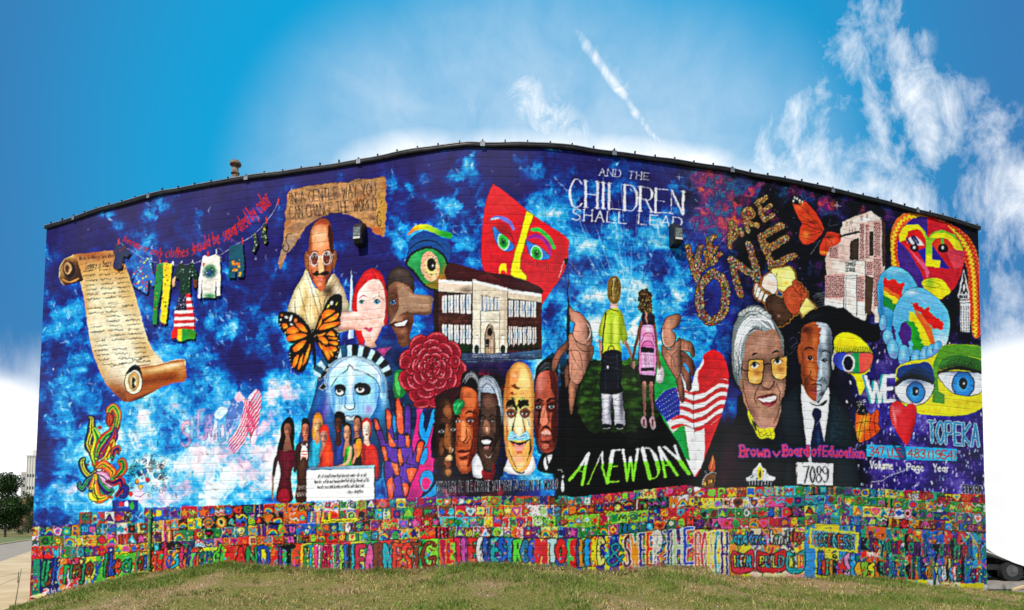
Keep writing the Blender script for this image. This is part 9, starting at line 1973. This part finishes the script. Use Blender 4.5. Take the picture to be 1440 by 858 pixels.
M_SILO = mat('silo_concrete', cols=[(.3, (.50, .48, .42)), (.7, (.66, .64, .57))], nscale=.12, rough=.9); M_BRK = mat('far_brick', cols=[(.3, (.22, .12, .07)), (.7, (.34, .2, .13))], nscale=.3, rough=.95); M_WIN = mat('far_glass', cols=[(.3, (.02, .025, .03)), (.7, (.08, .09, .1))], nscale=.8, rough=.2)
def tower_parts(t, w_, z1, dp):
    bm = bmesh.new(); bx(bm, -w_/2-.6, -.6, z1, w_/2+.6, dp+.6, z1+1.2); add('cornice', mesh_bm('cornice', bm), t, M_SILO)
    bm = bmesh.new(); bx(bm, -w_/4, dp*.2, z1+1.2, w_/4, dp*.7, z1+5); add('head_house', mesh_bm('head_house', bm), t, M_SILO)
    wm = None
    for r_i in range(2):
        for k in range(4):
            if wm is None: bm = bmesh.new(); bx(bm, -.9, -.12, -1.1, .9, .06, 1.1); wm = mesh_bm('window', bm)
            o = add('window', wm, t, M_WIN); o.location = (-w_/2+w_*(k+.5)/4, -.01, z1-14-r_i*9)
    for k in range(5): bm = bmesh.new(); bx(bm, -w_/2+w_*k/4-.25, -.35, 0, -w_/2+w_*k/4+.25, 0, z1-.02); add('rib', mesh_bm('rib', bm), t, M_SILO)
far_box('grain_tower', 'tall pale concrete tower rising over the trees at the far left', 35, 50, 642, 520, 14, M_SILO, tower_parts)
far_box('grain_tower', 'lower grey wing standing left of the pale concrete tower', 27, 35.5, 664, 530, 12, mat('grey_wing', cols=[(.3, (.30, .28, .26)), (.7, (.4, .38, .35))], nscale=.2), lambda t, w_, z1, dp: [add('window', mesh_np('window', [(-.8, -.1, z1-6-k*5), (.8, -.1, z1-6-k*5), (.8, -.1, z1-4-k*5), (-.8, -.1, z1-4-k*5)], [(0, 1, 2, 3)]), t, M_WIN) for k in range(4)])
def brick_parts(t, w_, z1, dp):
    bm = bmesh.new(); bx(bm, -w_/2-.3, -.3, z1, w_/2+.3, dp+.3, z1+.5); add('parapet', mesh_bm('parapet', bm), t, M_SILO)
    bm = bmesh.new(); bx(bm, -1, -.1, -1.2, 1, .05, 1.2); wm = mesh_bm('window', bm)
    for k in range(8): o = add('window', wm, t, M_WIN); o.location = (-w_/2+w_*(k+.5)/8, -.01, z1*.65)
far_box('brick_block', 'low brick block behind the trees at the far left', 18, 60, 700, 320, 20, M_BRK, brick_parts)
# fence on the far side of the lawn
ft_ = empty('fence', (0, 0, 0), 'thin metal fence between the lawn and the brick block', 'fence')
p, q = gpt(-20, 748.2), gpt(60, 748.2); M_FEN = mat('fence_metal', cols=[(.3, (.05, .05, .05)), (.7, (.12, .12, .12))], nscale=2, metal=.4, rough=.5)
for k in range(15):
    c = p.lerp(q, k/14); bm = bmesh.new(); cyl(bm, (c.x, c.y, EYE-2.33), (c.x, c.y, EYE-2.33+2.2), .09, n=6); add('post', mesh_bm('post', bm), ft_, M_FEN)
for z in (.3, 1.2, 2.1): bm = bmesh.new(); cyl(bm, (p.x, p.y, EYE-2.33+z), (q.x, q.y, EYE-2.33+z), .05, n=6); add('rail', mesh_bm('rail', bm), ft_, M_FEN)
# sapling stake on the near pavement
c = gpt(25, 820); st_ = bmesh.new(); cyl(st_, (c.x, c.y, c.z-.05), (c.x+.02, c.y, c.z+.46), .022, .012, 7); cyl(st_, (c.x, c.y, c.z+.2), (c.x+.05, c.y, c.z+.3), .01, .004, 6)
tag(add('dead_weed', mesh_bm('dead_weed', st_), None, M_BARK), 'dead weed stalk standing in a crack of the left pavement', 'weed')
# ---------------------------------------------------------------- far right: white camper, timbers, weed
gz = hbase(20)
M_WHITE = mat('white_gelcoat', cols=[(.3, (.85, .85, .85)), (.7, (.9, .9, .9))], nscale=1.2, rough=.35, spec=.5); M_RUB = mat('tyre_rubber', cols=[(.3, (.012, .012, .012)), (.7, (.03, .03, .03))], nscale=9, rough=.85); M_HUB = mat('steel_wheel', cols=[(.3, (.3, .3, .31)), (.7, (.5, .5, .5))], nscale=5, rough=.4, metal=.7)
M_HUBD = mat('dusty_wheel', cols=[(.3, (.05, .05, .05)), (.7, (.12, .12, .12))], nscale=5, rough=.6)
cv = empty('camper_trailer', (18.4, 24, gz), 'white camper trailer parked past the right end of the mural', 'camper')
prof = [(-2.95, 1.3), (-2.6, 1.08), (-2.1, .88), (-1.5, .62), (-.9, .42), (-.4, .34), (2.6, .34), (3.1, .6), (3.3, 1.2), (3.3, 3.2), (3.0, 3.7), (2.4, 3.9), (-2.2, 3.9), (-2.9, 3.7), (-3.2, 3.2), (-3.25, 1.8)]
bm = bmesh.new(); vv = [[bm.verts.new((x, y, z)) for x, z in prof] for y in (0, 2.3)]
for q in vv: bm.faces.new(q)
for i in range(len(prof)): j = (i+1) % len(prof); bm.faces.new((vv[0][i], vv[0][j], vv[1][j], vv[1][i]))
bmesh.ops.bevel(bm, geom=[e for e in bm.edges if abs(e.verts[0].co.y-e.verts[1].co.y) < .01], offset=.12, segments=3, affect='EDGES'); add('body', mesh_bm('body', bm, False), cv, M_WHITE)
bm = bmesh.new(); bx(bm, -2.6, .25, .38, 2.9, 2.05, .56); bx(bm, -3.6, 1.1, .62, -2.2, 1.25, .72); bx(bm, -1.9, .35, .45, -1.0, 1.9, .75); add('chassis', mesh_bm('chassis', bm), cv, M_RUB)
for x in (-1.55, -.75, .4, 1.3):
    for y in (.18, 2.0):
        bm = bmesh.new(); cyl(bm, (0, -.11, 0), (0, .11, 0), .345, n=28); bmesh.ops.bevel(bm, geom=[e for e in bm.edges if e.calc_length() < .09 and abs(e.verts[0].co.y-e.verts[1].co.y) < .01], offset=.03, segments=2, affect='EDGES')
        wo_ = add('wheel', mesh_bm('wheel', bm), cv, M_RUB); wo_.location = (x, y, .345)
        bm = bmesh.new(); cyl(bm, (0, -.125, 0), (0, -.1, 0), .19, .21, n=20); cyl(bm, (0, -.15, 0), (0, -.12, 0), .06, n=12); add('rim', mesh_bm('rim', bm), wo_, M_HUBD)
bm = bmesh.new(); bx(bm, .2, -.03, 1.8, 1.4, .02, 2.5, .02); add('window', mesh_bm('window', bm), cv, M_WIN)
bm = bmesh.new(); bx(bm, 1.7, -.03, .55, 2.4, .02, 2.6, .02); dr_ = add('door', mesh_bm('door', bm), cv, M_WHITE); bm = bmesh.new(); bx(bm, 1.76, -.07, 1.5, 1.8, -.03, 1.62); add('handle', mesh_bm('handle', bm), dr_, M_DARK)
M_TIM = mat('weathered_timber', cols=[(.3, (.05, .045, .04)), (.7, (.16, .14, .12))], nscale=8, rough=.95, bump=.6)
def gright(x, y):
    d = px_dir(x, y); t = (gz-EYE)/d.z; return Vector((d.x*t, d.y*t, gz))
p = gright(1391, 838); bm = bmesh.new(); bx(bm, -.2, -.09, -.02, .36, .09, .17, .012); o = add('landscape_timber', mesh_bm('landscape_timber', bm), None, M_TIM); o.location = p+Vector((.28, .12, 0)); o.rotation_euler = (0, 0, -.06); tag(o, 'grey weathered timber lying against the right corner of the wall', 'timber')
p = gright(1432, 830); bm = bmesh.new(); bx(bm, -.25, -.05, .02, .35, .06, .09, .01); o = add('broken_slab', mesh_bm('broken_slab', bm), None, M_CONC); o.location = p; o.rotation_euler = (.1, -.12, .5); tag(o, 'pale broken slab lying on the gravel beside the tall weed', 'slab')
for k, (x, y, s) in enumerate(((1425, 838, .09), (1404, 848, .06), (1437, 845, .08), (1400, 815, .07))):
    bm = bmesh.new(); bmesh.ops.create_icosphere(bm, subdivisions=2, radius=s); rr = random.Random(k)
    for v in bm.verts: v.co *= rr.uniform(.8, 1.15); v.co.z *= .6
    o = add('rock', mesh_bm('rock', bm), None, M_STONE); o.location = gright(x, y)+Vector((0, 0, s*.3)); tag(o, ['pale rock just right of the tall weed', 'rock in the grass in front of the timber', 'rock at the right edge below the broken slab', 'rock on the gravel close behind the timber'][k], 'rock', 'rocks by the right corner')
wd = empty('weed', gright(1416, 838), 'tall leafy green weed growing by the gravel at the right', 'weed')
rr = np.random.default_rng(2); v, f, c = [], [], []
bm = bmesh.new()
for k in range(7): a = rr.uniform(0, 6.28); h = rr.uniform(.2, .36); cyl(bm, (0, 0, -.02), (.1*math.cos(a), .1*math.sin(a), h), .006, .003, 5)
add('stems', mesh_bm('stems', bm), wd, M_LEAF)
for k in range(150):
    a = rr.uniform(0, 6.28); h = rr.uniform(.03, .38); r0 = .1*h/.36+rr.uniform(0, .05); p = np.array([r0*math.cos(a), r0*math.sin(a), h]); a2 = rr.uniform(0, 6.28); s = .03; dx = np.array([math.cos(a2), math.sin(a2), rr.uniform(-.3, .5)])*s; dy = np.array([-math.sin(a2), math.cos(a2), 0])*s*.35
    n0 = len(v); v += [p, p+dx*.5+dy, p+dx, p+dx*.5-dy]; f.append((n0, n0+1, n0+2, n0+3)); c += [np.array([.12, .2, .03])*rr.uniform(.6, 1.3)]*4
add('leaves', mesh_np('leaves', v, f, np.array(c)), wd, M_LEAF)
